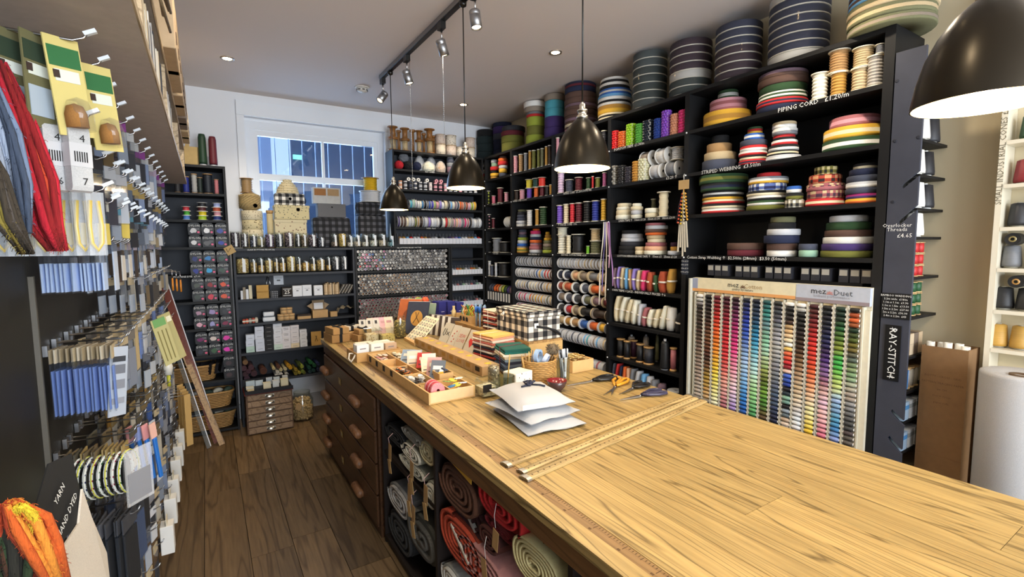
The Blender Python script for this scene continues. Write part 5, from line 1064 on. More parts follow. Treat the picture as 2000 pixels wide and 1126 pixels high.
for k, (x0, x1, yb, yt) in enumerate(((490, 550, 955, 893), (552, 604, 950, 893), (606, 650, 945, 893), (528, 576, 893, 843), (582, 630, 893, 845))):
    p = ony(mu((x0+x1)/2), 480, y_+.02); r = .0285; hh = .058; t = thing('cork_pot', f'small round kraft pot, {nth(k % 3)} from left in the {"lower" if k < 3 else "upper"} row', 'pot', (p.x, y_+.03, zl+.001+(hh+.001)*(k > 2)), group='pile of small kraft pots'); ob('pot_body', CM('pot', lambda: MB().lathe([(r, 0), (r, hh*.62)], 18)), KR2, t); ob('pot_lid', CM('potl', lambda: MB().lathe([(r*1.05, hh*.62), (r*1.05, hh)], 18)), KR2, t)
tt, w_, h = bbox_('pencil_box', mu(690), mu(826), mv3(908), zl, y_, .05, KR2, 'flat kraft box with a dark lid', 'box'); box('box_lid', (w_*1.02, .052, h*.5), mat('card', '33271e'), tt, (0, 0, h*1.0))
x, w_, h = bk(mu(845), mu(1000), mv3(850), zl, y_); t = thing('open_carton', 'open kraft carton with raised flaps on the low shelf', 'carton', (x, y_+.05, zl+.001)); box('carton_body', (w_, .09, h), KR2, t)
box('top_flap', (w_*.8, .003, h*1.25), mat('card', '8a7458'), t, (0, .044, h+.001), (-.12, 0, 0)); ob('side_flap', MB().prism([(-w_*.4, h), (-w_*.75, h*1.55), (-w_*.4, h*1.95)], .04, .043, axis='y'), mat('card', 'a08a6c'), t); ob('side_flap', MB().prism([(w_*.4, h), (w_*.72, h*1.6), (w_*.4, h*1.95)], .04, .043, axis='y'), mat('card', 'a08a6c'), t); box('inner_card', (w_*.6, .002, h*.85), WP, t, (0, .036, h*1.05), (-.12, 0, 0))
bbox_('small_carton', mu(1025), mu(1092), mv3(865), zl, y_, .06, KR2, 'small kraft carton between the open carton and the cloth', 'carton')
x, w_, h = bk(mu(1094), mu(1290), mv3(805), zl, y_); cl = MB(); n = 14; rows_ = []
for k in range(6): rows_.append([(w_/2*math.cos(PI*i/(n-1))*(1-.1*k/5), -.06+.12*k/5, h*max(0, math.sin(PI*i/(n-1)))**.6*(.85+.15*math.sin(i*2.1+k))) for i in range(n)])
tag(ob('cloth_heap', cl.sheet(rows_), mat('print', 'b8ac94', c1='6a6048', s=50, t=.25), None, (x, y_+.06, zl+.002)), 'heaped beige printed cloth at the end of the low shelf', 'cloth')
# ---- low shelf five: piled pin boxes
zl = LZ[4]; s5 = 1/3.519
def fu(x): return 340+x*s5
def fv(y): return 540+y*s5
for ci, (x0, x1, yt, n, c, txt) in enumerate(((455, 517, 402, 3, 'ccd3e0', None), (521, 586, 346, 4, 'cdd2de', None), (590, 650, 335, 6, '232326', None), (650, 714, 325, 5, 'd6d8de', None), (709, 770, 345, 4, 'd8d6da', 'PINS'), (770, 831, 336, 5, 'd4d0d2', None), (834, 886, 366, 5, 'd0d2d6', None))):
    x, w_, h = bk(fu(x0), fu(x1), fv(yt), zl, y_); hh = h/n
    for k in range(n):
        c2 = c if k else {0: 'b4ccc0', 3: 'c4d8cc', 5: 'd8c8a8'}.get(ci, c)
        t = thing('pin_box', f'{"black" if ci == 2 else "white"} pin box, {"bottom" if k == 0 else nth(k)+" from bottom"} of the {nth(ci)} pile from left', 'box', (x+random.uniform(-.002, .002), y_+.035, zl+.001+k*hh), group='piled pin boxes'); box('carton', (w_*.96, .065, hh-.001), mat('paper', c2), t)
        box('print_line', (w_*.5, .0006, .003), mat('paper', '7a7c84' if ci != 2 else '8a8a8c'), t, (0, -.0331, hh*.35))
        if txt and k: text(txt, .02, mat('paper', '2a2a2c'), (0, -.0333, hh*.6), RY, t)
tt, w_, h = bbox_('scissor_card', fu(914), fu(985), fv(380), zl, y_, .012, KR, 'gold kraft scissors card standing on the pin box shelf', 'card'); ob('print_mark', MB().tube([(-.012, -.0075, h*.3), (.006, -.0075, h*.7)], .0018, 4).tube([(.012, -.0075, h*.3), (-.006, -.0075, h*.7)], .0018, 4), mat('paper', '33291c'), tt)
for k in range(4): x = ony(fu(1042), 480, y_).x; tag(box('card_pack', (.10, .08, .012), mat('paper', 'd8d8d8' if k % 2 else '8a8a88'), None, (x+.004*k, y_+.05, zl+.001+k*.0125), (0, 0, .05*k)), f'flat white card pack, {"bottom" if k == 0 else nth(k)+" from bottom"} beside the counter corner', 'pack', 'flat card packs')
# ---- felt rolls
zl = LZ[5]
def felt(u, v, r, c, label, L=.2, y=YB+.01):
    p = ony(u, v, y); t = thing('felt_roll', label, 'roll', (p.x, y, max(p.z, zl+r+.001)), group='felt rolls lying end-on'); r = round(r, 3)
    def sp():
        mb = MB(); pts = []; nn = 40
        for k in range(nn): a = k/nn*5*PI; q = r*(.12+.86*k/nn); pts.append((q*math.cos(a), q*math.sin(a)))
        th = r*.08
        for (x0, z0), (x1, z1) in zip(pts, pts[1:]):
            l0 = math.hypot(x0, z0); l1 = math.hypot(x1, z1)
            if l0 < 1e-5 or l1 < 1e-5: continue
            a = [(x0, z0), (x1, z1), (x1*(1-th/l1*1.2), z1*(1-th/l1*1.2)), (x0*(1-th/l0*1.2), z0*(1-th/l0*1.2))]
            mb.add([(q[0], -.0005 if 1 else 0, q[1]) for q in a]+[(q[0], L, q[1]) for q in a], [(0, 1, 2, 3), (0, 4, 5, 1), (2, 6, 7, 3)])
        return mb
    ob('felt', CM(('felt', r), sp), mat('fabric', HEX.get(c, c)), t); ob('shaded_inner_layer', CM(('felti', r), lambda: MB().lathe([(r*.88, .003), (r*.88, L-.001)], 14, axis='y')), mat('fabric', tohex(tuple(x*.45 for x in lin(HEX.get(c, c))[:3]))), t)  # inside of the roll is darkened felt colour, shade between turns painted in
FR = [(490, 590, .024, '8a6a4a'), (480, 632, .026, '5a3a44'), (530, 625, .026, '5a3a40'), (512, 652, .024, '52323c'), (492, 672, .027, '4a3038'), (550, 668, .028, '4e323a'), (502, 702, .027, '4a3040'), (615, 650, .034, '5a3428'), (685, 630, .016, 'd8c48c'), (718, 620, .02, '6a442c'), (735, 640, .017, 'dccb98'), (765, 635, .017, 'e0d2a4'), (800, 625, .02, 'd8a428'), (785, 612, .018, 'c8921c'),
      (712, 655, .018, 'dcd8c8'), (735, 672, .019, 'e4e0d4'), (706, 680, .018, 'e4e2d8'), (728, 698, .017, 'e8e4da'), (775, 672, .018, 'e2ded2'), (838, 640, .017, 'a88c2c'), (862, 660, .016, 'b09a34'), (838, 682, .018, '8a7a24'), (880, 618, .018, '9aa83c'), (884, 652, .017, '7c8c34'), (895, 680, .017, '6a6c24'), (860, 605, .016, '4a5a20'), (938, 590, .02, '1f6a34'), (965, 612, .019, '1a5a34'), (930, 625, .019, '16503c'), (960, 645, .019, '1a4440'), (935, 660, .018, '1c3c44'), (990, 600, .018, '24305c'), (992, 640, .018, '1c2848')]
for i, (x_, yy, r, c) in enumerate(FR): felt(fu(x_), fv(yy), r, c, f'rolled {near(lin(c))} felt, roll {nth(i)} from left on the bottom low shelf')
# ---- plan drawer chest and its tray
x0, x1 = .222, .585; cz = ony(500, 780, 4.72).z
dc = thing('plan_chest', 'small worn wooden chest of six shallow drawers on the floor', 'chest', ((x0+x1)/2, 4.735, .004)); DW = mat('wood', '947a60', dark=.55, rough=.6, lo=.85, hi=1.1, st=(8, 8, 8)); hC = .375-.03
box('carcass', (x1-x0, .27, hC), mat('wood', '6a4c34', rough=.6), dc, (0, .02, 0)); box('red_edge', (x1-x0+.02, .285, .012), mat('paint', '7a2c22'), dc, (0, .02, hC))
for k in range(6):
    d = box('drawer', (x1-x0-.02, .014, hC/6-.009), DW, dc, (0, -.122, .008+k*hC/6), bev=.002); hh = hC/6
    ob('cup_handle', CM('cup', lambda: MB().lathe([(.0, .03), (.016, .026), (.022, .01), (.023, 0)], 14, cap=False)), mat('metal', 'b9b4a8'), d, (0, -.006, hh*.3), (0, 0, 0), (1.6, .7, .7)); box('handle_plate', (.07, .002, .026), mat('metal', 'a8a294'), d, (0, -.0082, hh*.25))
tr2 = thing('black_tray', 'black display tray of small packets on the plan chest', 'tray', ((x0+x1)/2, 4.725, .004+hC+.013)); box('tray_base', (x1-x0+.01, .27, .012), mat('paint', '17171a'), tr2, (0, .0, 0)); box('tray_back', (x1-x0+.01, .012, .06), mat('paint', '17171a'), tr2, (0, .13, .012)); box('tray_edge', (x1-x0+.01, .006, .03), mat('paint', '17171a'), tr2, (0, -.138, .0))
for i, (px_, py_, w_, d_, h_, c) in enumerate(((-.13, .09, .07, .02, .05, 'b4c4cc'), (-.06, .09, .06, .02, .045, 'c0ccd4'), (.02, .09, .05, .02, .06, 'b4bcc4'), (.08, .085, .05, .03, .055, 'c4ccd0'), (.15, .085, .045, .03, .06, 'c8c8c4'), (-.14, 0, .06, .05, .02, 'd4d0bc'), (-.14, -.08, .05, .04, .014, 'd0bf9a'), (-.01, -.04, .06, .05, .05, 'd8d0b4'), (.06, -.03, .05, .05, .055, 'ccd0d0'), (.13, -.03, .06, .05, .06, 'd8cfae'))):
    tag(box('needle_packet', (w_, d_, h_), mat('paper', c), None, (tr2.location.x+px_, 4.725+py_, tr2.location.z+.0135), (.0, 0, 0)), f'{near(lin(c))} packet, {nth(i % 5)} from left in the {"back" if i < 5 else "front"} of the black tray', 'packet', 'packets in the black tray')
# ---- glass jar of corks on the floor
p = onz(590, 818, .004); jr, jh = .098, .265; t = thing('cork_jar', 'large glass jar full of wooden beads on the floor', 'jar', (p.x+.01, 4.80, .002))
ob('glass', MB().lathe([(jr*.9, 0), (jr, .02), (jr, jh*.72), (jr*.78, jh*.86), (jr*.72, jh*.9), (jr*.76, jh), (jr*.7, jh), (jr*.7, jh*.9), (jr*.94, jh*.7), (jr*.95, .02), (0, .01)], 28, cap=False), gl('fafcfa'), t); box('jar_tag', (.05, .002, .06), KR2, t, (-.055, -.09, .12), (0, .3, -.5))
cm_ = MB(); rnd = random.Random(3)
for k in range(420):
    a, rr, zz = rnd.random()*2*PI, jr*.86*math.sqrt(rnd.uniform(.35, 1)), rnd.uniform(.02, jh*.76)
    if zz > jh*.66: rr *= .7
    s = .012; cm_.lathe([(0, -s), (s*.9, -s*.5), (s*.9, s*.5), (0, s)], 6, at=(rr*math.cos(a), rr*math.sin(a), zz))
cm_.lathe([(0, .012), (jr*.7, .015), (jr*.7, jh*.6), (0, jh*.66)], 14); o = ob('wooden_beads', cm_, mat('card', 'c9a878'), t); o['kind'] = 'stuff'
# ================================================================ dye shelf
rows_d = [(3, ['c9c9cc', 'e8e8ea', '3a4a9a'], ['d8d8d8', '5a5a5c', '2a3c9c']), (4, ['1c2a6a', '2a78b8', '2c4a40'], ['22308a', '30a0d8', '33483c']), (5, ['4a5046', '8a1c22', 'd8502a'], ['3c443c', 'c8384a', 'd0502c']), (6, ['b08aa0', '9a8ab8', '2a2a30'], ['d8a8b8', '9a98c8', '7a1c40']), (7, ['6a1c58', 'd8c8c0', 'd838a0'], ['2a2c38', '3a5a3c', 'e03ab4'])]
yd = 4.835; xs = [ony(u, 480, yd).x for u in (355, 382, 408, 434)]
for k, top, bot in rows_d:
    for lay, cols in ((0, bot), (1, top)):
        for ci in range(3):
            hh = .102; ph = .1; t = thing('dye_pack', f'black dye pack with {near(lin(cols[ci]))} splash, {nth(ci)} of the {"upper" if lay else "lower"} layer, dye shelf {nth(k-3)} from top', 'pack', (xs[ci+1]-.002, yd+.03, DZ[k]+.001+lay*hh), group='black dye packs')
            ob('pouch', CM('pouch', lambda: MB().prism([(-.042, 0), (.042, 0), (.046, .05), (.043, .082), (.03, .098), (.012, .1), (-.012, .1), (-.03, .098), (-.043, .082), (-.046, .05)], -.025, .025, axis='y')), mat('dull', '121214'), t)
            text('DYLON', .024, CHALK, (0, -.0262, .074), RY, t, sx=.95)
            a = random.Random(k*7+ci+lay*3); n = 9; mb = MB().prism([((.023+.006*a.uniform(-1, 1))*math.cos(2*PI*q/n)-.008, .034+(.02+.006*a.uniform(-1, 1))*math.sin(2*PI*q/n)) for q in range(n)], -.0262, -.0251, axis='y')
            ob('colour_splash', mb, mat('dull', cols[ci]), t); ob('colour_dot', CM('dot', lambda: MB().prism([(.028+.01*math.cos(q*PI/4), .022+.009*math.sin(q*PI/4)) for q in range(8)], -.0264, -.0251, axis='y')), mat('dull', 'd85a80'), t)
            for q in range(2): box('print_line', (.03, .0008, .003), mat('paper', '9a9aa0'), t, (.02, -.0257, .05-.009*q))
# cones on the top of the dye shelf
for u, vt, c, l, z, r in ((407, 262, '16351f', 'dark green thread cone on top of the dye shelf', DZ[0], .03), (427, 267, '5a1420', 'burgundy thread cone on top of the dye shelf', DZ[0], .03)):
    x, w_, h = bk(u-7, u+7, vt, z, 4.9); t = thing('thread_cone', l, 'cone', (x, 4.93, z+.001), group='cones on top of the dye shelf'); ob('thread', MB().lathe([(r, .02), (r*1.05, .04), (r*.95, h*.9), (r*.75, h)], 18), thr(c), t); ob('cone_core', MB().lathe([(r*.9, 0), (r*.85, .02)], 18), mat('plastic', 'c9c9cc'), t)
t = thing('winding_board', 'tan winding board with steel clips on top of the dye shelf', 'board', (ony(375, 300, 4.95).x, 4.96, DZ[0]+.001)); box('board_slab', (.11, .03, .16), mat('card', 'b59a66'), t); box('notch_block', (.03, .03, .02), mat('card', 'b59a66'), t, (-.03, 0, .16)); ob('clip', MB().lathe([(.012, -.02), (.012, .02)], 10, axis='y'), STEEL, t, (.065, 0, .12))
q1 = 1/3.88
def qu(x): return 340+x*q1
def qv(y): return 290+y*q1
for x0, x1, yt, c, l in ((92, 148, 212, '1c2a7a', 'royal blue thread cone with tan ends on the dye shelf'), (158, 208, 192, '9a9a98', 'grey thread cone on the dye shelf'), (206, 246, 220, '1c2824', 'dark green thread cone low on the dye shelf'), (245, 325, 192, '151a24', 'wide navy thread cone on the dye shelf'), (330, 368, 235, 'b06a70', 'pink thread cone on the dye shelf'), (30, 80, 225, '2a2a2e', 'black thread cone at the left of the dye shelf')):
    x, w_, h = bk(qu(x0), qu(x1), qv(yt), DZ[1], 4.86); cord_reel((x, 4.86+w_/2, DZ[1]+.001), w_/2, h, c, l, 'cones on the upper dye shelf', fl='tan', n=5, hub=.9)
for si, (xc, hw, cols) in enumerate(((108, 36, ['5a88d0', '4aa838', 'c83a44']), (228, 46, ['b4d42c', 'e8cc20', '5a2a2c', '26262a']), (340, 42, ['2a3a7a', 'd89aa4', 'c0583a', 'aeb8e4']))):
    x, w_, h = bk(qu(xc-hw), qu(xc+hw), qv(390), DZ[2], 4.85)
    for k, c in enumerate(cols): cord_reel((x+.003*(k % 2), 4.85+w_/2, DZ[2]+.001+k*.0365), w_/2*(1, .92, .96, .9)[k], .036, c, f'{near(lin(c))} wire reel, {"bottom" if k == 0 else nth(k)+" from bottom"} of the {nth(si)} pile on the dye shelf', 'wire reels on the dye shelf', fl='white', n=2, hub=.75)
# baskets
WK = mat('wicker', 'a8814c')
def basket(x0, x1, z, h, label, y=4.845, d=.24):
    w_ = x1-x0; t = thing('wicker_basket', label, 'basket', ((x0+x1)/2, y+d/2, z+.001), group='wicker baskets on the dye shelf')
    n = 40; pts = []; rx, ry = w_/2, d/2
    def P(a, f, off):
        c, s = math.cos(a), math.sin(a); e = 4
        k = (abs(c)**e+abs(s)**e)**(-1/e); sc_ = .86+.14*f
        return ((rx-off)*k*c*sc_, (ry-off)*k*s*sc_)
    nl = max(6, int(h/.014)); mb = MB()
    for k in range(nl):
        z_ = .008+(h-.016)*k/(nl-1)
        mb.tube([(*P(2*PI*i/n, z_/h, .006+(.003 if (i+k) % 2 else -.003)), z_) for i in range(n)], .0068, 5, closed=True)
    ob('weave', mb, WK, t); ob('rim', MB().tube([(*P(2*PI*i/n, 1, .004), h-.004) for i in range(n)], .011, 6, closed=True), WK, t)
    for i in range(12): a = 2*PI*(i+.5)/12; x_, y_2 = P(a, 0, .006); x2, y2 = P(a, 1, .006); ob('stake', MB().tube([(x_, y_2, 0), (x2, y2, h)], .005, 5), WK, t)
    ob('basket_floor', MB().prism([P(2*PI*i/n, 0, .006) for i in range(n)], .0, .006), WK, t)
    return t
basket(-.40, .042, DZ[8], .13, 'upper wicker basket of dark packs beside two dye packs'); basket(-.36, .15, DZ[9], .135, 'middle wicker basket of the dye shelf'); basket(-.32, .155, DZ[10], .135, 'lowest wicker basket of the dye shelf')
for i in range(7): tag(box('dye_sachet', (.08, .02, .1), mat('dull', '17171b'), None, (-.12+.035*(i-1), 4.9+.015*(i % 2), DZ[8]+.06), (.2, .25*math.sin(i), .3*i)), f'black dye sachet, {nth(i)} from left in the upper basket', 'sachet', 'dye sachets in the upper basket')
for bi, (z, nm) in enumerate(((DZ[9], 'middle'), (DZ[10], 'lowest'))):
    for i in range(5):
        c = ('8a8a8c', 'b0b0ae', '2c3c34', 'c4bfae', '3a4a3e')[i]; tag(ob('zip_coil', MB().lathe([(.014, -.015), (.045, -.015), (.045, .015), (.014, .015), (.014, -.015)], 16, axis='y', cap=False), fab(c), None, (-.2+.075*i, 4.93+.02*(i % 2), z+.12), (.9, .3*i, .4*i)), f'{near(lin(c))} coiled zip, {nth(i)} from left in the {nm} basket', 'coil', 'coils in the baskets')
for lay in range(2):
    t = thing('dye_pack', f'black dye pack beside the upper basket, {"upper" if lay else "lower"} one', 'pack', (xs[3], yd+.03, DZ[8]+.001+lay*.102), group='black dye packs'); ob('pouch', _ME['pouch'], mat('dull', '121214'), t); text('DYLON', .024, CHALK, (0, -.0262, .074), RY, t, sx=.95); ob('colour_splash', MB().prism([(.024*math.cos(q)-.005, .032+.02*math.sin(q)) for q in (0, .7, 1.5, 2.2, 3.1, 4, 5, 5.6)], -.0262, -.0251, axis='y'), mat('dull', '3a2a2e'), t)
# little wooden tag at the shelf corner
t = thing('wooden_tag', 'square wooden tag with a dark letter hanging at the dye shelf corner', 'tag', (ony(445, 488, 4.82).x, 4.822, ony(445, 499, 4.82).z)); ob('tag_plate', MB().prism([(0, 0), (.05, .05), (0, .1), (-.05, .05)], -.004, .0, axis='y'), mat('card', 'b89a68'), t, (0, 0, 0), (0, .3, 0)); ob('letter', MB().tube([(-.012, -.005, .06), (.0, -.005, .03), (.02, -.005, .065)], .0025, 5), mat('paint', '2a2018'), t)

# ================================================================ things standing in the window
yw_ = 5.01; zs = LZ[0]
def gu(x): return 340+x*s5
def gv(y): return 240+y*s5
def wobj(x0, x1, yt, base): return bk(gu(x0), gu(x1), gv(yt), base, yw_)
RIBP = lambda k: PRN[k % 3]
x, w_, hT = wobj(460, 640, 600, zs); r = w_/2*.85; hh = hT/4
for k in range(4): tag(ob('printed_tape_roll', roll_mesh(r*(1, .98, .95, .97)[k], hh-.001, 1), mat('print', ('d9c79a', 'e0d2ae', 'd8c89c', 'ddd0b0')[k], c1='6a5a3c', s=(40, 60, 45, 70)[k], t=.25), None, (x, yw_+r-.02, zs+.001+k*hh)), f'cream printed tape roll, {"bottom" if k == 0 else nth(k)+" from bottom"} of the window stack', 'roll', 'printed tape rolls in the window')
b0 = zs+hT+.002; x2, w2, h2 = wobj(455, 628, 478, b0); mb = MB(); R_ = w2/2*.86
mb.lathe([(R_*.5, 0), (R_*.9, h2*.12), (R_, h2*.4), (R_, h2*.65), (R_*.88, h2*.9), (R_*.45, h2)], 24)
for k in range(16):
    a = k*PI/8
    mb.tube([(R_*1.01*math.cos(a+q*.35), R_*1.01*math.sin(a+q*.35), h2*(.12+.76*q/6)) for q in range(7)], .0035, 4)
t = thing('twine_ball', 'big ball of natural jute twine in the window', 'twine', (x2, yw_+R_-.02, b0)); ob('twine', mb, mat('yarn', 'b09766'), t); ob('round_label', MB().lathe([(0, 0), (.018, 0)], 16, axis='y'), WHITE, t, (R_*.4, -R_*1.0, h2*.25))
b1 = b0+h2+.001; x3, w3, h3 = wobj(478, 575, 376, b1); cord_reel((x3, yw_+R_-.02, b1), w3/2, h3, '9a7c52', 'brown rope reel on top of the twine ball', 'rope reels in the window', fl='tan', n=6)
x, w_, h = wobj(645, 696, 600, zs); big_spool((x, yw_+.03, zs+.001), w_/2, h, 'c9b88c', 'slim printed ribbon bobbin between twine and boxes', 'window goods', core=.86)
FL = mat('print', 'd2c496', c1='6a6a5c', s=45, t=.24)
tt, w_, h = bbox_('sewing_box', gu(700), gu(918), gv(664), zs, yw_-.03, .15, mat('print', 'd6c9a4', c1='8a6a5a', s=38, t=.24), 'lower cream floral sewing box in the window', 'box', 'floral sewing boxes', bev=.004); box('lid_band', (w_+.006, .156, .025), mat('print', 'd6c9a4', c1='8a6a5a', s=38, t=.24), tt, (0, 0, h-.026))
b = zs+h+.002; tt, w_, h = bbox_('sewing_box', gu(705), gu(940), gv(566), b, yw_-.03, .15, FL, 'upper cream floral sewing box in the window', 'box', 'floral sewing boxes', bev=.004); box('lid_band', (w_+.006, .156, .022), FL, tt, (0, 0, h-.023)); ob('lid_label', MB().lathe([(0, 0), (.016, 0)], 14, axis='y'), WHITE, tt, (.05, -.0785, h*.7))
b += h+.002; CHK = mat('check', p=.05); tt, w_, h = bbox_('sewing_box', gu(712), gu(912), gv(486), b, yw_-.02, .13, mat('check', p=.03), 'black and white checked sewing box in the window', 'box', bev=.004); ob('box_label', MB().lathe([(0, 0), (.014, 0)], 14, axis='y'), WHITE, tt, (0, -.0662, h*.55)); ob('side_handle', MB().tube([(w_/2, -.03, h*.8), (w_/2+.015, -.03, h*.4), (w_/2+.004, -.03, h*.15)], .005, 6), mat('fabric', '1c1c1e'), tt)
b += h+.002; xx = ony(gu(805), 480, yw_).x; rr = .1; ht = ony(gu(805), gv(386), yw_).z-b
for k in range(6):
    rk = rr*(1, .95, .86, .72, .55, .4)[k]; tag(ob('printed_tape_roll', roll_mesh(rk, ht/6-.001, 1), mat('print', 'dccca4', c1='4a4438', s=60+k*6, t=.24), None, (xx, yw_+.06, b+k*ht/6)), f'printed tape roll, {"bottom" if k == 0 else nth(k)+" from bottom"} of the cone-shaped pile on the checked box', 'roll', 'cone-shaped tape pile')
TAR = mat('check', p=.03, c0='55555a', c1='26262a', c2='101012')
tt, w_, h = bbox_('tartan_bag', gu(965), gu(1218), gv(650), zs, yw_-.03, .14, TAR, 'black tartan sewing bag under the grey felt box', 'bag', 'tartan sewing bags', bev=.02); ob('bag_strap', MB().tube([(w_/2, -.03, h*.9), (w_/2+.008, -.035, h*.5), (w_/2-.002, -.03, h*.12)], .006, 6), mat('fabric', '1c1c1e'), tt)
b = zs+h+.002; tt, w_, h = bbox_('felt_box', gu(1000), gu(1190), gv(556), b, yw_-.02, .12, mat('fabric', '6a6a6c'), 'grey felt box with a white stud in the window', 'box', bev=.004); ob('stud', MB().lathe([(0, 0), (.007, 0)], 10, axis='y'), WHITE, tt, (0, -.0612, h*.75))
b += h+.002; tt, w_, h = bbox_('sample_box', gu(970), gu(1155), gv(446), b, yw_, .08, mat('card', 'b9bab8'), 'grey white sample box with two window openings', 'box')
for s in (-1, 1): box('sample_picture', (w_*.42, .002, h*.42), mat('card', '9a6a3c' if s < 0 else 'a88a64'), tt, (s*w_*.24, -.0412, h*.5))
u = zu
def wob2(x0, x1, yt, base): return bk(zu(x0), zu(x1), zv7(yt), base, yw_)
tt, w_, h = bbox_('tartan_bag', zu(8), zu(225), zv7(886), zs, yw_-.04, .15, TAR, 'lower black tartan bag of the pair by the ribbon tower', 'bag', 'tartan sewing bags', bev=.02); b = zs+h+.002
tt, w_, h = bbox_('tartan_bag', zu(8), zu(222), zv7(782), b, yw_-.04, .15, TAR, 'upper black tartan bag of the pair by the ribbon tower', 'bag', 'tartan sewing bags', bev=.02); ob('bag_strap', MB().tube([(-w_/2, -.03, h*.95), (-w_/2-.01, -.03, h*.5), (-w_/2+.002, -.03, h*.1)], .006, 6), mat('fabric', '1c1c1e'), tt); b += h+.002
x, w_, h = wob2(15, 205, 695, b); cord_reel((x, yw_+.03, b), min(w_/2, .11), h, 'silver', 'white rope reel on the tartan bags', 'rope reels in the window', fl='white', n=6, hub=.95); b += h+.001
x, w_, h = wob2(50, 182, 592, b); cord_reel((x, yw_+.03, b), w_/2, h, 'd8b42c', 'yellow rope reel on the white one', 'rope reels in the window', fl='tan', n=7)
sg = thing('funnel_stand', 'thin grey paper funnel standing in a small glass by the ribbon tower', 'funnel', (1.66, YB+.03, zs+.001)); sg.location.x = ony(767, 480, YB+.03).x-.02; ob('funnel', MB().lathe([(.014, .06), (.004, .2), (.001, .24)], 12), mat('paper', '9aa8b4'), sg); ob('glass_cup', MB().lathe([(.024, 0), (.026, .075), (.024, .075), (.022, .004), (0, .003)], 16, cap=False), gl('e0eef2'), sg)
# ================================================================ goods on the counter
ZT = CZ+.001; ca_ = 1/4.691
def CA(x, y, z=CZ): return onz(620+x*ca_, 560+y*ca_, z)
def CBp(x, y, z=CZ): return onz(840+x*ca_, 560+y*ca_, z)
PLY = mat('card', 'd2ab72'); PLYE = mat('card', 'c49a60'); BLB = mat('paper', '1d1b1a')
# divided wooden tray
X0, X1, Y0, Y1 = .80, 1.03, 1.972, 2.933; th = .008; hT = .052
ct = thing('divided_tray', 'long wooden tray divided into compartments of buttons and trims', 'tray', ((X0+X1)/2, (Y0+Y1)/2, ZT)); cto = tuple(ct.location)
A = lambda n, a, b, m: abox(n, a, b, m, ct, org=cto)
A('tray_base', (X0, Y0, ZT), (X1, Y1, ZT+.006), PLY); A('long_side', (X0, Y0, ZT+.006), (X0+th, Y1, ZT+hT), PLY); A('long_side', (X1-th, Y0, ZT+.006), (X1, Y1, ZT+hT), PLY)
A('end_side', (X0+th, Y0, ZT+.006), (X1-th, Y0+th, ZT+hT), mat('card', 'e0c294')); A('end_side', (X0+th, Y1-th, ZT+.006), (X1-th, Y1, ZT+hT), PLY); xm = (X0+X1)/2
A('centre_divider', (xm-.003, Y0+th, ZT+.006), (xm+.003, Y1-th, ZT+hT-.004), PLY)
ny = 5; cell = []
for j in range(1, ny):
    y = Y0+(Y1-Y0)*j/ny
    for a, b in ((X0+th, xm-.003), (xm+.003, X1-th)): A('cross_divider', (a, y-.003, ZT+.006), (b, y+.003, ZT+hT-.006), PLY)
for j in range(4): box('slate_label', (.002, .035, .03), BLB, ct, (X0-.001-cto[0], Y1-.06-j*.13-cto[1], .015))
rnd = random.Random(8)
def btn_mesh(): return CM('btn', lambda: MB().lathe([(0, 0), (.0098, 0), (.011, .0012), (.0105, .003), (.0075, .0026), (0, .0024)], 12))
def heap(xa, xb, ya, yb, cols, n, what, where, zmax=.03):
    for k in range(n):
        o = ob('button', btn_mesh(), mat('gloss', cols[k % len(cols)]), None, (rnd.uniform(xa+.014, xb-.014), rnd.uniform(ya+.014, yb-.014), ZT+.012+zmax*(k/n)), (rnd.uniform(-.35, .35), rnd.uniform(-.35, .35), 0), (rnd.uniform(1.15, 1.6),)*2+(1.3,))
        tag(o, f'{what} loose in the tray compartment {where}', 'button', what+' '+where)
ys_ = [Y0+(Y1-Y0)*j/ny for j in range(ny+1)]
L_, R_ = (X0+th, xm-.003), (xm+.003, X1-th)
heap(*L_, ys_[4], ys_[5], ['d8a8a0', 'e8d8c8', 'a85a5c', 'ddcab0'], 34, 'rose and cream button', 'farthest along the aisle side')
heap(*R_, ys_[4], ys_[5], ['ece6d4', 'e0d8c0', '4a4640', 'f0ece0'], 34, 'ivory button', 'farthest along the inner side')
heap(*L_, ys_[2]+.05, ys_[3], ['d8742c', '1c1a1a', 'c8a878', '6a4a34', '2c2c30'], 36, 'orange and black button', 'in the middle of the aisle side')
heap(*L_, ys_[1]+.04, ys_[2], ['e4e2dc', '3a3a3c', 'b8b4aa', 'f0eee8', '807c74'], 36, 'black and white button', 'before the red braid rolls')
heap(*R_, ys_[3], ys_[4], ['e4d4a8', 'd8c48c', 'efe6cc'], 20, 'cream yellow button', 'second along the inner side')
for k in range(5):
    o = ob('braid_roll', roll_mesh(.036, .014, 1), mat('print', 'c0343e' if k % 2 else 'd8888c', c1='e8c8c4', s=160, t=.2), None, (L_[0]+.05, ys_[0]+.045+k*.017, ZT+.045), (PI/2-.18, 0, .12)); tag(o, f'red and white braid roll on edge, {nth(k)} from the near tray end', 'roll', 'red braid rolls in the tray')
for k in range(3): tag(ob('hair_tie', MB().tube([(.014*math.cos(q*PI/5), .014*math.sin(q*PI/5), 0) for q in range(10)], .003, 5, closed=True), fab(('black', 'charcoal', 'brown')[k]), None, (R_[0]-.03+.0*k, ys_[0]+.12+.03*k-.04, ZT+.012+.006*k)), f'dark cord ring, {nth(k)} beside the red braid rolls', 'ring', 'dark cord rings')
tag(box('comb_card', (.05, .07, .003), mat('card', 'a89060'), None, (L_[0]+.05, ys_[1]-.03, ZT+.02), (.5, .1, .2)), 'tan button card lying behind the red braid rolls', 'card')
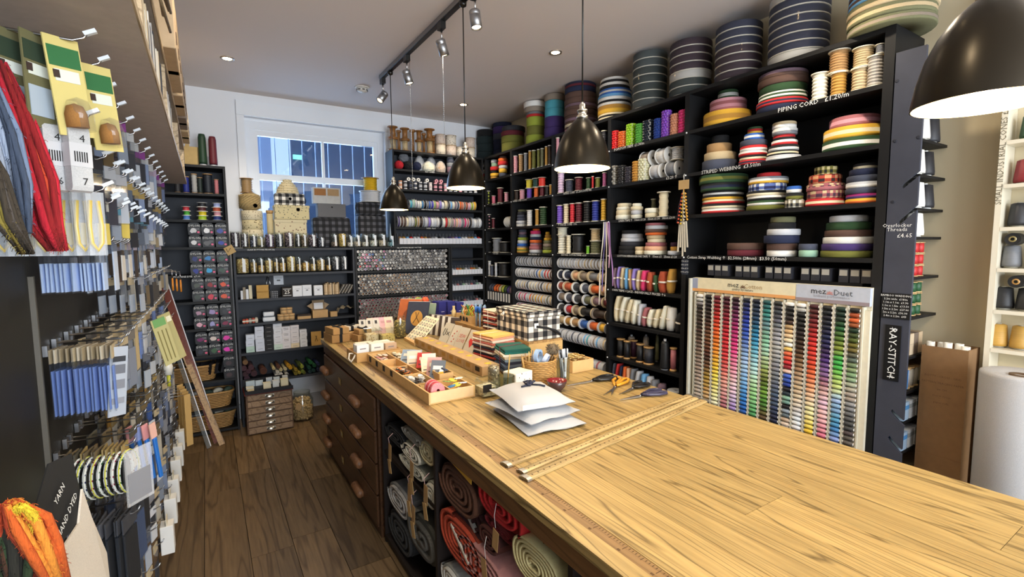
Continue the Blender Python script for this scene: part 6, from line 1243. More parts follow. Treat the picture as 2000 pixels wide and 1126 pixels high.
def lean_card(p, w, h, c, rot, label, cat='card', deco=None, name='printed_card', th=.0025, group=None):
    t = thing(name, label, cat, p, group=group, rot=rot); box('sheet', (w, th, h), mat('paper', c) if isinstance(c, str) else c, t)
    for k, (dx, dz, dw, dh, dc) in enumerate(deco or ()): box('print_patch', (dw, .0008, dh), mat('paper', dc), t, (dx, -th/2-.0006, dz))
    return t
for k, (x, y, c, rz, ti) in enumerate(((.945, 2.66, '8fa2b8', -.6, -.9), (.965, 2.60, 'a4b0c0', -.6, -.8), (.95, 2.55, 'e4c9b4', -.4, -.7), (.985, 2.50, 'c43a3a', -.5, -.8), (.995, 2.44, 'e8e0c8', -.4, -.7), (.97, 2.38, 'efe4cc', -.3, -1.0), (.965, 2.31, 'd8a8a0', -.6, -.5), (.955, 2.25, '6a7078', -.7, -.6))):
    lean_card((x, y, ZT+.03), .075, .10, c, (ti, 0, rz), f'{near(lin(c))} trim card slanting in the tray, {nth(k)} from the far end', deco=((0, .05, .05, .02, 'e8e4d8'), (0, .02, .055, .006, '55504c')), group='trim cards slanting in the tray')
sb_ = thing('inner_box', 'small open wooden box of charms inside the divided tray', 'box', (.985, 2.235, ZT+.03)); box('box_floor', (.075, .09, .004), PLY, sb_)
for s in (-1, 1): box('long_side', (.004, .09, .035), PLY, sb_, (s*.0355, 0, .004)); box('end_side', (.067, .004, .035), PLY, sb_, (0, s*.043, .004))
for k in range(6): tag(box('fabric_charm', (.03, .02, .008), fab(('grey', 'beige', 'charcoal', 'yellow', 'white', 'slate')[k]), None, (.97+.015*(k % 3), 2.21+.02*(k//2), ZT+.04+.006*k), (.3*math.sin(k), .2, k)), f'small {("grey", "beige", "charcoal", "yellow", "white", "slate")[k]} fabric charm in the inner box', 'charm', 'charms in the inner box')
for k in range(9):
    c = ('e0c23c', 'c8d8e8', 'e8dc9c', '3a7ab0', 'e4d04c', 'd8e0e8', '88a850', 'e8c83c', 'f0ead0')[k]; o = ob('fabric_patch', MB().lathe([(0, 0), (.02, 0), (.021, .002), (.02, .004), (0, .0045)], 14), mat('print', c, c1='5a6a70', s=120, t=.3), None, (R_[0]+.025+.03*(k % 3), ys_[0]+.03+.045*(k//3), ZT+.03+.004*k), (.3*math.sin(k*2), .25*math.cos(k), 0), (1.1, .8, 1)); tag(o, f'{near(lin(c))} embroidered patch in the pile at the near tray end', 'patch', 'embroidered patches in the tray')
# kit tray with white card boxes
kt = thing('kit_tray', 'small wooden tray of white kit boxes with a rope handle', 'tray', (.875, 3.06, ZT), .06)
box('tray_base', (.28, .20, .006), PLYE, kt)
for s in (-1, 1): box('long_side', (.28, .006, .05), PLYE, kt, (0, s*.097, .006)); box('end_side', (.006, .188, .05), PLYE, kt, (s*.137, 0, .006))
ob('rope_handle', MB().tube([(-.14, -.03, .045), (-.165, -.035, .05), (-.175, -.05, .02), (-.165, -.07, .005), (-.15, -.075, .03), (-.14, -.07, .045)], .005, 6), mat('fabric', 'e4d8c4'), kt)
for i, (dx, dy, w, d, h, c) in enumerate(((-.09, -.05, .075, .03, .09, 'e8e6e4'), (-.09, -.01, .075, .03, .092, 'e0dcd4'), (0, -.055, .08, .03, .088, 'ece8dc'), (0, -.015, .08, .03, .09, 'e6dfcc'), (.09, -.055, .075, .025, .08, 'c9a888'), (.09, -.025, .075, .025, .082, 'ddd2c0'), (-.05, .05, .1, .05, .085, 'e8dcc0'), (.07, .05, .1, .05, .08, 'eee6d0'))):
    p = kt.matrix_basis @ Vector((dx, dy, .0075)); t = thing('kit_box', f'white sewing kit box, {nth(i)} in the wooden kit tray', 'box', p, .06, 'kit boxes in the wooden tray'); box('carton', (w, d, h), mat('paper', c), t); ob('round_print', MB().prism([(w*.3*math.cos(q*PI/8), .004+h*.42*math.sin(q*PI/8)) for q in range(9)], -d/2-.0008, -d/2-.0002, axis='y'), mat('paper', ('c8a0c4', 'c8a0c4', 'e4dcd0', 'e0d8c8', 'b090b8', 'd8c8c0', 'dccfae', 'e4dabc')[i]), t); box('print_line', (w*.5, .0006, .006), mat('paper', '8a8080'), t, (0, -d/2-.0005, h*.7))
# kraft gift boxes with black ribbon
for i, (x, y, z, w, d, h, rz, c) in enumerate(((.80, 3.76, 0, .13, .20, .06, .1, 'a9814e'), (.96, 3.80, 0, .14, .12, .055, -.1, 'b48c58'), (.80, 3.74, .062, .12, .17, .045, .15, 'ab8450'), (.97, 3.66, 0, .13, .10, .05, .2, 'b08854'), (.92, 3.83, .062, .16, .09, .03, .1, 'd8cfbc'), (.97, 3.665, .052, .10, .09, .035, .2, 'b08854'))):
    t = thing('gift_box', f'{"white lidded" if i == 4 else "kraft"} gift box with black ribbon, {("front lower left", "back lower right", "front upper left", "front lower right", "back upper", "front upper right")[i]} of the pile', 'box', (x, y, ZT+z), rz, 'kraft gift boxes at the far counter end'); box('carton', (w, d, h), mat('card', c), t, bev=.002)
    box('ribbon_band', (.022, d+.002, h+.001), fab('black'), t); ob('ribbon_bow', MB().tube([(-.005, 0, h+.004), (-.035, .012, h+.014), (-.03, -.014, h+.010), (.005, 0, h+.004), (.035, .012, h+.014), (.03, -.014, h+.010), (-.005, 0, h+.004)], .005, 5), fab('black'), t)
# glass jars
def gjar(x, y, r, h, c1, c2, fill, label, s=70, label_card=None, sq=False):
    t = thing('glass_jar', label, 'jar', (x, y, ZT)); n = 4 if sq else 22; k = 1.414 if sq else 1
    pr = [(r*k*.96, 0), (r*k, .004), (r*k, h*.82), (r*k*.86, h*.93), (r*k*.88, h), (r*k*.84, h), (r*k*.82, h*.93), (r*k*.95, h*.8), (r*k*.95, .008), (0, .007)]
    o = ob('glass', MB().lathe(pr, n, cap=False, smooth=not sq), gl('fafcfa'), t, (0, 0, 0), (0, 0, PI/4 if sq else 0)); ob('contents', MB().lathe([(0, .009), (r*k*.93, .009), (r*k*.93, h*fill), (r*k*.5, h*fill*1.08), (0, h*fill*1.05)], n, smooth=not sq), mat('print', c1, c1=c2, s=s, t=.4), t, (0, 0, 0), (0, 0, PI/4 if sq else 0))
    if label_card: box('slate_label', (.045, .002, .035), BLB, t, (label_card, -r-.002, h*.35))
    return t
gjar(1.10, 3.50, .05, .11, 'cdb46a', '8a7434', .5, 'square glass jar of yellow buttons on the counter', sq=True); gjar(1.00, 3.56, .048, .10, 'd8c49a', 'a8884c', .6, 'square glass jar of tan buttons by the gift boxes', sq=True)
gjar(1.235, 3.60, .048, .17, '6a5c34', 'd0b464', .75, 'round glass jar of gold and black buttons'); gjar(1.082, 1.955, .042, .085, 'd8cfae', '9a9484', .55, 'square glass jar with black label beside the tray', sq=True, label_card=-.02, s=50)
gjar(1.165, 2.03, .03, .12, '6a5c48', 'b8a888', .9, 'slim glass jar of dark buttons behind the tumbler')
# tumbler with a pencil
t = thing('tumbler', 'clear faceted glass tumbler with pencil and pins', 'glass', (1.15, 1.89, ZT)); ob('glass', MB().lathe([(.03, 0), (.032, .004), (.033, .045), (.038, .05), (.04, .10), (.0375, .10), (.034, .05), (.03, .045), (.028, .014), (0, .012)], 10, cap=False, smooth=False), gl('dfe6e2'), t); ob('pins', MB().lathe([(0, .013), (.027, .0135), (.027, .03), (0, .033)], 10), mat('print', 'd8d4c8', c1='b09a70', s=150, t=.3), t)
ob('pencil', MB().lathe([(.0035, .016), (.0035, .17), (.001, .182)], 6), mat('plastic', 'c09a50'), tag(thing('pencil', 'gold pencil standing in the tumbler', 'pencil', (1.16, 1.90, ZT+.014), rot=(0, .1, 0)), None))
# white printed cube
t = thing('cube_box', 'white cube box with black line drawings beside the tumbler', 'box', (1.27, 1.975, ZT), .2); box('carton', (.115, .09, .085), mat('print', 'ece6d8', c1='3a3834', s=48, t=.16), t, bev=.002); box('lid_top', (.112, .087, .0015), mat('paper', 'efe6cf'), t, (0, 0, .085))
# woven basket
bk_ = thing('woven_basket', 'round woven straw basket of tapes and brushes on the counter', 'basket', (1.415, 2.0, ZT)); mb = MB(); n = 36
for k in range(13):
    z = .005+k*.0095; r = .072+.014*(z/.125)
    mb.tube([((r+(.0025 if (i+k) % 2 else -.0025))*math.cos(2*PI*i/n), (r+(.0025 if (i+k) % 2 else -.0025))*math.sin(2*PI*i/n), z) for i in range(n)], .0052, 5, closed=True)
ob('weave', mb, mat('wicker', 'b48a4e'), bk_); ob('basket_floor', MB().lathe([(0, 0), (.07, 0), (.07, .004), (0, .004)], 20), mat('wicker', 'b48a4e'), bk_)
def tape_ring(p, r, c, label, rot): tag(ob('tape_roll', MB().lathe([(r*.68, -.01), (r, -.01), (r, .01), (r*.68, .01), (r*.68, -.01)], 22, axis='y', cap=False, smooth=False), mat('gloss', c), None, p, rot), label, 'tape', 'tape rolls in the basket')
tape_ring((1.40, 1.985, ZT+.14), .036, '9ab4d4', 'large clear blue tape roll standing in the basket', (0, 0, .5)); tape_ring((1.43, 1.96, ZT+.125), .03, 'b8c8e0', 'smaller clear tape roll in the basket', (.4, 0, .6))
pp = MB().lathe([(0, -.03), (.022, -.024), (.033, 0), (.022, .024), (0, .03)], 14); r2 = random.Random(2)
for k in range(160):
    d = Vector((r2.gauss(0, 1), r2.gauss(0, 1), r2.gauss(0, 1))).normalized(); pp.add([d*.028+d.orthogonal()*.003, d*.028-d.orthogonal()*.003, d*.043], [(0, 1, 2)])
t = thing('pompom_brush', 'fluffy taupe pompom on a stick in the woven basket', 'pompom', (1.475, 1.985, ZT+.01), rot=(0, .12, 0)); ob('pompom', pp, mat('yarn', '6a5c48'), t, (0, 0, .155)); ob('stick', MB().tube([(0, 0, 0), (0, 0, .15)], .003, 6), KR2, t)
for k in range(4): ob('brush_handle', MB().lathe([(.004, 0), (.005, .09), (.002, .16)], 8), mat('plastic', ('b08a4c', '8a6a3a', 'c8a868', '6a7078')[k]), thing('brush', f'{("tan", "brown", "pale wooden", "grey")[k]} brush standing in the woven basket', 'brush', (1.355+.014*k, 2.02+.01*k, ZT+.01), group='brushes in the basket', rot=(.2, -.35+.1*k, 0)))
# pen pot
pt_ = thing('pen_pot', 'clear glass pot packed with pens beside the basket', 'pot', (1.545, 1.965, ZT)); ob('glass', MB().lathe([(.034, 0), (.035, .12), (.033, .12), (.032, .006), (0, .005)], 18, cap=False), gl('eef2f2'), pt_)
for k in range(11):
    a = k*2.4; c = ('c9ccd0', '8a8e94', '2c2c30', 'd8dade', '6a6e74', 'e4e4e4', '3a4a5a', 'b8bcc0', '1e1e20', 'a8acb0', 'dcdcdc')[k]; t = thing('pen', f'{near(lin(c))} pen in the glass pot', 'pen', (1.545+.012*math.cos(a), 1.965+.012*math.sin(a), ZT+.008), group='pens in the glass pot', rot=(.1*math.sin(a), .1*math.cos(a), 0)); ob('barrel', CM('pen', lambda: MB().lathe([(.0045, 0), (.0045, .11)], 8)), mat('plastic', c), t); ob('cap', CM('pcap', lambda: MB().lathe([(.0055, .1101), (.0055, .15), (.002, .156)], 8)), mat('plastic', '2c2e34' if k % 2 else 'c4c8cc'), t)
# box of cloth flowers
fb = thing('flower_box', 'small wooden box of cream cloth flowers at the counter edge', 'box', (1.74, 2.12, ZT)); box('box_floor', (.15, .17, .005), PLY, fb)
for s in (-1, 1): box('long_side', (.005, .17, .06), PLY, fb, (s*.0725, 0, .005)); box('end_side', (.14, .005, .06), PLY, fb, (0, s*.0825, .005))
for k in range(9):
    mb = MB()
    for q in range(6): a = q*PI/3; mb.add([(0, 0, 0), (.026*math.cos(a-.45), .026*math.sin(a-.45), .014), (.034*math.cos(a), .034*math.sin(a), .008), (.026*math.cos(a+.45), .026*math.sin(a+.45), .014)], [(0, 1, 2, 3)], smooth=True)
    tag(ob('cloth_flower', mb, fab(('f0d8a0', 'f4e2b8', 'e8cc90')[k % 3]), None, (1.70+.04*(k % 3), 2.07+.045*(k//3), ZT+.055+.012*(k % 2)), (.3*math.sin(k), .3*math.cos(k), k)), f'cream cloth flower in the small wooden box', 'flower', 'cloth flowers in the wooden box')
# bowl
t = thing('ceramic_bowl', 'small dark red ceramic bowl on the counter', 'bowl', (1.40, 1.83, ZT)); ob('bowl_body', MB().lathe([(.02, 0, 0), (.022, .003, 0), (.04, .022, 0), (.05, .052, 0), (.0475, .0525, 1), (.037, .026, 1), (.018, .009, 1), (0, .007, 1)], 28), [mat('ceramic', '4a3634'), mat('ceramic', '7c2226')], t); ob('foot_ring', MB().lathe([(.021, -.0005), (.022, .004)], 20, cap=False), mat('ceramic', '3a2a28'), t)
# white mail parcels
def parcel(c, sx, sy, h, rz, z, label):
    n = 9; top = []; bot = []
    for i in range(n):
        rt = []; rb = []
        for j in range(n):
            u, v = i/(n-1)*2-1, j/(n-1)*2-1; e = max(0, (1-abs(u)**2.5)*(1-abs(v)**3)); zz = h*e**.5; w_ = .004*math.sin(5*u+3*v)*(1-e)
            rt.append((u*sx/2, v*sy/2, h*.25+zz*.75+w_)); rb.append((u*sx/2, v*sy/2, max(0, h*.25-zz*.25)+w_*.3))
        top.append(rt); bot.append(rb)
    t = thing('mail_parcel', label, 'parcel', c, rz, 'white mail parcels'); ob('paper_front', MB().sheet(top), mat('paper', 'b4b6b9'), t); ob('paper_back', MB().sheet(bot), mat('paper', 'a8adb8'), t)
    return t
PC = (1.11, 1.60)
parcel((PC[0]+.0, PC[1]-.02, ZT), .255, .33, .03, -.12, 0, 'lowest white paper mail parcel of the pile'); parcel((PC[0]-.01, PC[1]+.01, ZT+.031), .25, .32, .036, .06, 0, 'middle white paper mail parcel of the pile')
t = parcel((PC[0]+.0, PC[1]+.03, ZT+.068), .25, .31, .045, -.16, 0, 'top white paper mail parcel with print of the pile')
for k in range(5): box('printed_line', (.06, .003, .0006), mat('paper', '9a9a9c'), t, (.04, -.02-.012*k, .0402-.0012*k)); 
box('printed_block', (.05, .008, .0006), mat('paper', '55565a'), t, (-.03, -.1, .033), (.1, 0, 0)); box('clear_window', (.11, .002, .02), mat('clear', 'ffffff', a=.4), t, (-.05, -.155, .01))
bw_ = thing('navy_bow', 'tied bundle of navy tape lying on the top parcel', 'bow', (1.13, 1.66, ZT+.114)); mb = MB()
for k, (a, r) in enumerate(((.3, .03), (1.2, .026), (2.2, .03), (3.6, .028))):
    mb.tube([(0, 0, .004), (r*.6*math.cos(a-.4), r*.6*math.sin(a-.4), .014), (r*math.cos(a), r*math.sin(a), .01), (r*.6*math.cos(a+.4), r*.6*math.sin(a+.4), .004), (0, 0, .004)], .005, 6)
ob('loops', mb, fab('2a2c3c'), bw_); ob('knot', MB().lathe([(0, -.001), (.009, .004), (.009, .012), (0, .018)], 8), fab('22243a'), bw_); ob('tail', MB().tube([(0, 0, .003), (.03, -.03, .003), (.04, -.05, .001)], .004, 5).tube([(0, 0, .003), (-.04, -.01, .003), (-.05, -.005, .001)], .004, 5), fab('2a2c3c'), bw_)
# metre rulers
def ruler(a, b, z, w, label, c='b8a070'):
    a, b = Vector((*a, 0)), Vector((*b, 0)); d = b-a; L = d.length; t = thing('metre_ruler', label, 'ruler', ((a.x+b.x)/2, (a.y+b.y)/2, z), math.atan2(d.y, d.x), 'wooden metre rulers')
    ob('stick', MB().prism([(-w/2, 0), (w/2, 0), (w/2, .003), (w*.15, .008), (-w*.3, .008), (-w/2, .005)], -L/2, L/2, axis='x'), mat('wood', c, st=(1, 20, 20), rough=.35, lo=.95, hi=1.05), t)
    for s in (-1, 1): ob('end_cap', MB().prism([(-w/2-.001, -.0005), (w/2+.001, -.0005), (w/2+.001, .004), (w*.15, .009), (-w*.3, .009), (-w/2-.001, .006)], s*L/2, s*(L/2-.018), axis='x'), mat('brushed', 'b8b6b0'), t)
    tk = MB()
    for k in range(int(L/.01)-2): x = -L/2+.02+k*.01; q = .010 if k % 10 == 0 else .006; tk.box((x, w*.16, .0078-.0), (x+.0014, w*.16+.0001, .0082)); tk.add([(x, w/2-.0005, .0034), (x+.0014, w/2-.0005, .0034), (x+.0014, w/2-q, .0034+q*.36), (x, w/2-q, .0034+q*.36)], [(0, 1, 2, 3)])
    for k in range(int(L/.025)-2): x = -L/2+.03+k*.025; tk.box((x, -w*.22, .008), (x+.004, -w*.08, .0083))
    o = ob('ruler_marks', tk, mat('paper', '3a2410'), t); o['kind'] = 'stuff'
ruler((.77, 1.283), (1.868, 1.423), ZT, .04, 'wooden metre ruler nearest the parcels'); ruler((.785, 1.213), (1.862, 1.385), ZT, .034, 'middle wooden metre ruler of the three', 'bea878'); ruler((.77, 1.172), (1.862, 1.345), ZT, .04, 'wooden metre ruler farthest from the parcels')
# scissors
def shears(tip, end, c, label, open_=.12, hl=.48, mirror=1):
    a, b = Vector((*tip, 0)), Vector((*end, 0)); d = b-a; L = d.length; t = thing('scissors', label, 'scissors', (a.x, a.y, ZT+.002), math.atan2(d.y, d.x), 'shears on the counter'); bl = L*(1-hl)
    for s in (-1, 1):
        r = s*open_*.5; bldp = [(0, 0), (bl, -.004*s), (bl+.02, .007*s), (bl*.9, .009*s), (bl*.3, .005*s)]
        cs, sn = math.cos(r), math.sin(r); P = lambda x, y: (bl+(x-bl)*cs-y*sn, (x-bl)*sn+y*cs)
        ob('blade', MB().prism([P(*q) for q in bldp], .003 if s > 0 else 0, .006 if s > 0 else .003), mat('metal', 'b4b4b6'), t)
        H = L*hl; w = .026*s*mirror; ring = [(bl+.012, .004*s), (bl+H*.3, .018*s), (bl+H*.6, .036*s), (bl+H*.9, .034*s), (bl+H, .018*s), (bl+H*.85, .006*s), (bl+H*.5, .006*s), (bl+H*.25, .002*s)]
        ob('handle', MB().tube([(*q, .008) for q in ring], .0075, 7, closed=True), mat('plastic', c), t)
    ob('pivot_screw', MB().lathe([(.005, .006), (.004, .0085)], 10), STEEL, t, (bl, 0, 0))
shears((1.49, 1.86), (1.79, 1.84), '1a1a1c', 'long black-handled shears beside the red bowl', .04, .5); shears((1.54, 1.63), (1.80, 1.79), 'd8962a', 'orange-handled dressmaking shears on the counter', .25, .52); shears((1.60, 1.61), (1.83, 1.67), '1c1c1e', 'black-handled shears between orange and violet ones', .1, .5); shears((1.545, 1.55), (1.80, 1.525), '3c3a52', 'violet grey handled shears nearest the rulers', .06, .55)
# riser box with goods on top
RX0, RX1, RY0, RY1, RH = 1.585, 1.835, 2.34, 3.70, .13
rb = thing('riser_box', 'long low plywood riser box along the counter', 'riser', ((RX0+RX1)/2, (RY0+RY1)/2, ZT)); ro = tuple(rb.location)
abox('front_panel', (RX0, RY0+.012, ZT), (RX0+.012, RY1-.012, ZT+RH-.012), mat('wood', 'b98a50', rough=.5), rb, org=ro); abox('back_panel', (RX1-.012, RY0+.012, ZT), (RX1, RY1-.012, ZT+RH-.012), PLYE, rb, org=ro); abox('end_panel', (RX0, RY0, ZT), (RX1, RY0+.012, ZT+RH-.012), mat('card', 'c9a468'), rb, org=ro); abox('end_panel', (RX0, RY1-.012, ZT), (RX1, RY1, ZT+RH-.012), PLYE, rb, org=ro); abox('top_panel', (RX0, RY0, ZT+RH-.012), (RX1, RY1, ZT+RH), mat('wood', 'c49a5e', rough=.5), rb, org=ro)
ZR = ZT+RH+.001
GM = mat('check', p=.0345, c0='eee4cf', c1='75706a', c2='17171a'); cbx = thing('checked_sewing_box', 'large black and white gingham sewing box on the riser', 'box', (1.71, 2.54, ZR)); box('body', (.24, .36, .14), GM, cbx, bev=.003); lid = box('lid', (.25, .37, .035), GM, cbx, (0, 0, .141), bev=.004); ob('white_bow', MB().tube([(-.126, .08, .012), (-.14, .095, -.01), (-.134, .07, -.005), (-.126, .08, .012), (-.135, .075, -.04)], .004, 5), WHITE, lid)
ob('carry_handle', MB().tube([(-.06, -.182, .085), (0, -.2, .075), (.06, -.21, .055), (.1, -.2, .03), (.118, -.184, .02)], .008, 6), mat('fabric', '17171a'), cbx); box('handle_tab', (.03, .004, .03), WHITE, cbx, (-.06, -.183, .075))
def fstack(x, y, z, w, d, cols, label, rz=0, tie='e8dcc8', h=.014):
    n = len(cols)
    for k, c in enumerate(cols):
        t = thing('folded_fabric', f'{near(lin(HEX.get(c, c)))} folded fabric, {"bottom" if k == 0 else "top" if k == n-1 else nth(k)+" from bottom"} of the {label}', 'fabric', (x+random.uniform(-.004, .004), y+random.uniform(-.004, .004), z+.0005+k*h), rz+random.uniform(-.06, .06), label)
        ob('fold', CM(('ff', round(w, 3), round(d, 3), round(h, 4)), lambda: MB().prism([(-w/2, .001), (w/2-.006, 0), (w/2, h*.25), (w/2+.001, h*.5), (w/2, h*.75), (w/2-.006, h*.97), (-w/2, h*.95), (-w/2+.01, h*.55), (-w/2, h*.5)], -d/2, d/2, axis='y')), mat('fabric', HEX.get(c, c)), t, (0, 0, 0), (0, 0, PI))
    tg = thing('tie_cord', f'thin cord tied around the {label}', 'cord', (x, y, z)); H = n*h+.003; ob('cord_loop', MB().tube([(-w/2-.006, 0, 0.003), (-w/2-.006, 0, H), (w/2+.006, 0, H), (w/2+.006, 0, .003)], .0018, 5), fab(tie), tg)
fstack(1.47, 2.56, ZT, .17, .2, ['2a2c38', '3a3c48', 'c84a3c', '26283a', 'd8d0c4', '8a4a44', '2c3040', 'e4d0c0', 'd87a6c', 'e8dcc8', 'd89a7c', 'e0b060'], 'salmon and navy fabric stack', .1); fstack(1.43, 2.28, ZT, .15, .19, ['d8d4c8', '2c3a50', '3c4a60', '6a7a90', '26304a', '7a90a0', 'd8c8a8', 'e4dcc8', '1f6a60', '17564c'], 'teal and navy fabric stack', -.25, '8a2a3c')
fstack(1.66, 2.84, ZR, .13, .15, ['8a4438', 'd8d0c0', '3a2c2c', 'c85a48', 'e0d8c8', '6a3430', 'b8503c', 'e4dccc', '8a3a34', 'd8a890', 'e0d4b8'], 'red fabric stack behind the gingham box', .05, h=.0125)
for k in range(8):
    t = thing('zip_pack', f'{("maroon", "black", "blue", "pale blue", "navy", "white", "grey", "teal")[k]} pen standing left of the red fabrics', 'pen', (1.605+.012*(k % 3), 2.93+.018*k, ZR), group='pens on the riser', rot=(0, .08*math.sin(k), 0)); t.name = 'fabric_pen'
    ob('barrel', CM('fpen', lambda: MB().lathe([(.006, 0), (.006, .085), (.004, .1)], 8)), mat('plastic', ('5a1c28', '26262a', '3a6ab0', 'a8c4e0', '1c2c5c', 'dce4ec', '8a9098', '3a8a94')[k]), t); ob('cap', CM('fcap', lambda: MB().lathe([(.0075, .1), (.0075, .135), (.003, .14)], 8)), mat('plastic', '2a6ac0' if k > 1 else '6a1c2c'), t)
for k in range(10):
    t = thing('safety_scissors', f'clear blue bodkin standing in the rack', 'bodkin', (1.68+.012*(k % 4), 3.06+.016*k, ZR), group='clear bodkins on the riser'); t.name = 'bodkin'; ob('shaft', CM('bod', lambda: MB().lathe([(.003, 0), (.004, .10), (.009, .115), (.009, .13), (.002, .14)], 8)), mat('clear', 'a8c8e4', a=.55), t)
sbx = thing('stick_box', 'small plywood box with three slate labels holding twisted sticks', 'box', (1.67, 3.27, ZR)); 
for s in (-1, 1): box('long_side', (.006, .24, .055), PLY, sbx, (s*.05, 0, 0)); box('end_side', (.094, .006, .055), PLY, sbx, (0, s*.117, 0))
box('box_floor', (.094, .228, .004), PLY, sbx)
for k in range(3): ob('slate_label', MB().prism([(-.018, 0), (.018, 0), (.018, .022), (.009, .032), (-.009, .032), (-.018, .022)], -.0545, -.0531, axis='x'), BLB, sbx, (0, -.06+.05*k, .01))
for k in range(24):
    c = ('d8e04c', 'e04a3c', '5ab04c', 'f0f0e0', 'e08a3c', '3c8a4c')[k % 6]; mb = MB().tube([(.006*math.cos(q*1.3), .006*math.sin(q*1.3), q*.0125) for q in range(10)], .0032, 5); tag(ob('twisted_stick', CM(('tw', 0), lambda: mb), mat('gloss', c), None, (1.635+.018*(k % 5), 3.17+.0088*k, ZR+.006), (.15*math.sin(k), .15*math.cos(k*2), k)), f'{near(lin(c))} twisted stick in the plywood stick box', 'stick', 'twisted sticks in the plywood box')
gj = thing('glass_tank', 'small glass tank of wooden beads on the riser', 'tank', (1.65, 3.04, ZR)); box('glass', (.07, .07, .07), gl('eef2ee'), gj); box('beads', (.062, .062, .035), mat('print', 'c08a5c', c1='7a3a2c', s=70, t=.4), gj, (0, 0, .002))
ob('candle', MB().lathe([(.018, 0), (.018, .06), (.01, .075), (.01, .095), (.012, .1)], 14), mat('plastic', 'e0c890'), thing('glue_bottle', 'cream glue bottle on the far end of the riser', 'bottle', (1.63, 3.46, ZR))); ob('pot', MB().lathe([(.03, 0), (.032, .05), (.03, .06)], 16), mat('plastic', 'd8a83c'), thing('yellow_pot', 'round yellow pot behind the stick box', 'pot', (1.74, 3.46, ZR)))
# blue boxes and temari balls at the far end
for k in range(3):
    t = thing('blue_box', f'upright royal blue box, {nth(k)} from left at the far end', 'box', (1.655+.075*k, 3.80-.015*k, ZT), .1, 'royal blue boxes'); box('carton', (.07, .12, .235-.012*(k == 2)), mat('paper', '282a78'), t, bev=.002); box('print_line', (.03, .0006, .005), mat('paper', 'b8b8d8'), t, (0, -.0605, .15))
rk = random.Random(4)
for k, (dx, dz, c) in enumerate(((0, 0, 'b8742c'), (.075, 0, '8a2c28'), (.15, 0, 'c8842c'), (.03, .066, 'c89a2c'), (.105, .066, '7c8a48'), (.0, .13, 'a8923c'), (.07, .132, '6a8a4c'), (.13, .13, 'c8643c'))):
    r = .036; mb = MB().lathe([(r*math.sin(PI*q/8), -r*math.cos(PI*q/8)) for q in range(9)], 16)
    for q in range(4): a = Vector((rk.gauss(0, 1), rk.gauss(0, 1), rk.gauss(0, 1))).normalized(); e1 = a.orthogonal().normalized(); e2 = a.cross(e1); mb.tube([e1*math.cos(w*PI/7)*r+e2*math.sin(w*PI/7)*r for w in range(14)], .003, 4, mi=1, closed=True)
    tag(ob('embroidered_ball', mb, [mat('yarn', c), mat('yarn', ('d8c43c', 'c83c2c', '3c6a3c')[k % 3])], None, (1.43+dx, 3.875, ZT+.105+dz)), f'{near(lin(c))} embroidered ball in the pile beside the blue boxes', 'ball', 'embroidered thread balls')
t = thing('ball_stand', 'wooden stand lifting the embroidered balls', 'stand', (1.50, 3.875, ZT)); box('stand_block', (.22, .07, .066), PLYE, t)
# notebooks leaning
for k, (x, y, w, h, c, oc) in enumerate(((1.33, 3.72, .19, .29, 'a8582c', '7a3c1c'), (1.375, 3.655, .18, .27, '2f3444', 'b8863c'), (1.45, 3.66, .16, .25, '7c8c78', None))):
    t = thing('notebook', f'{("rust brown", "navy blue", "sage green")[k]} notebook leaning on the counter{"" if oc is None else " with an oval emblem"}', 'notebook', (x, y, ZT+.006), rot=(-.45, 0, -.75)); box('cover', (w, .014, h), mat('card', c), t, bev=.002); box('page_edge', (w-.006, .009, .002), WHITE, t, (0, 0, h))
    if oc: ob('oval_emblem', MB().prism([(.05*math.cos(q*PI/10), h*.48+.065*math.sin(q*PI/10)) for q in range(20)], -.0085, -.0073, axis='y'), mat('card', oc), t); ob('emblem_mark', MB().tube([(-.025, -.0095, h*.32), (.0, -.0095, h*.5), (-.012, -.0095, h*.66)], .0025, 4).tube([(.025, -.0095, h*.34), (.0, -.0095, h*.5), (.014, -.0095, h*.66)], .0025, 4), mat('paper', '2c2018'), t)
# fan of label strips
for k in range(5):
    t = thing('label_strip', f'cream strip of oval woven labels, {nth(k)} from left in the fan', 'strip', (1.25+.004*k, 3.50-.05*k, ZT+.004), group='fan of woven label strips', rot=(-.95, 0, -1.3+.04*k)); box('strip_card', (.045, .002, .26), mat('paper', 'e4d8b8'), t)
    for q in range(5): ob('woven_label', CM('wlab', lambda: MB().prism([(.012*math.cos(a*PI/5), .017*math.sin(a*PI/5)) for a in range(10)], -.0022, -.0012, axis='y')), mat('paper', ('4a4438', '6a8088', '3a3c50', '7a7468', '4c4038')[k]), t, (0, 0, .03+.048*q)); ob('label_centre', CM('wlabc', lambda: MB().prism([(.007*math.cos(a*PI/5), .011*math.sin(a*PI/5)) for a in range(10)], -.0028, -.0023, axis='y')), mat('paper', 'd8ccb0'), t, (0, 0, .03+.048*q))
box('rest_bar', (.26, .03, .02), PLY, thing('strip_rest', 'rounded wooden bar at the foot of the label strips', 'bar', (1.235, 3.36, ZT), 1.5))
for k in range(9): lean_card((1.50+.008*k, 3.60-.035*k, ZT), .09, .16, 'e8e2d4' if k % 2 else '4a3c34', (-.3, 0, -.9), f'narrow striped card pack, {nth(k)} in the row beside the strips', name='card_pack', cat='pack', th=.008, group='striped card packs')
for k in range(3): lean_card((.99+.05*k, 3.72-.01*k, ZT+.055), .05, .10, 'c9c4b8', (-.6, 0, -.1), f'grey letter card with a dark initial, {nth(k)} from left', deco=((0, .06, .018, .028, '3c3a3a'),), group='grey letter cards', name='letter_card')
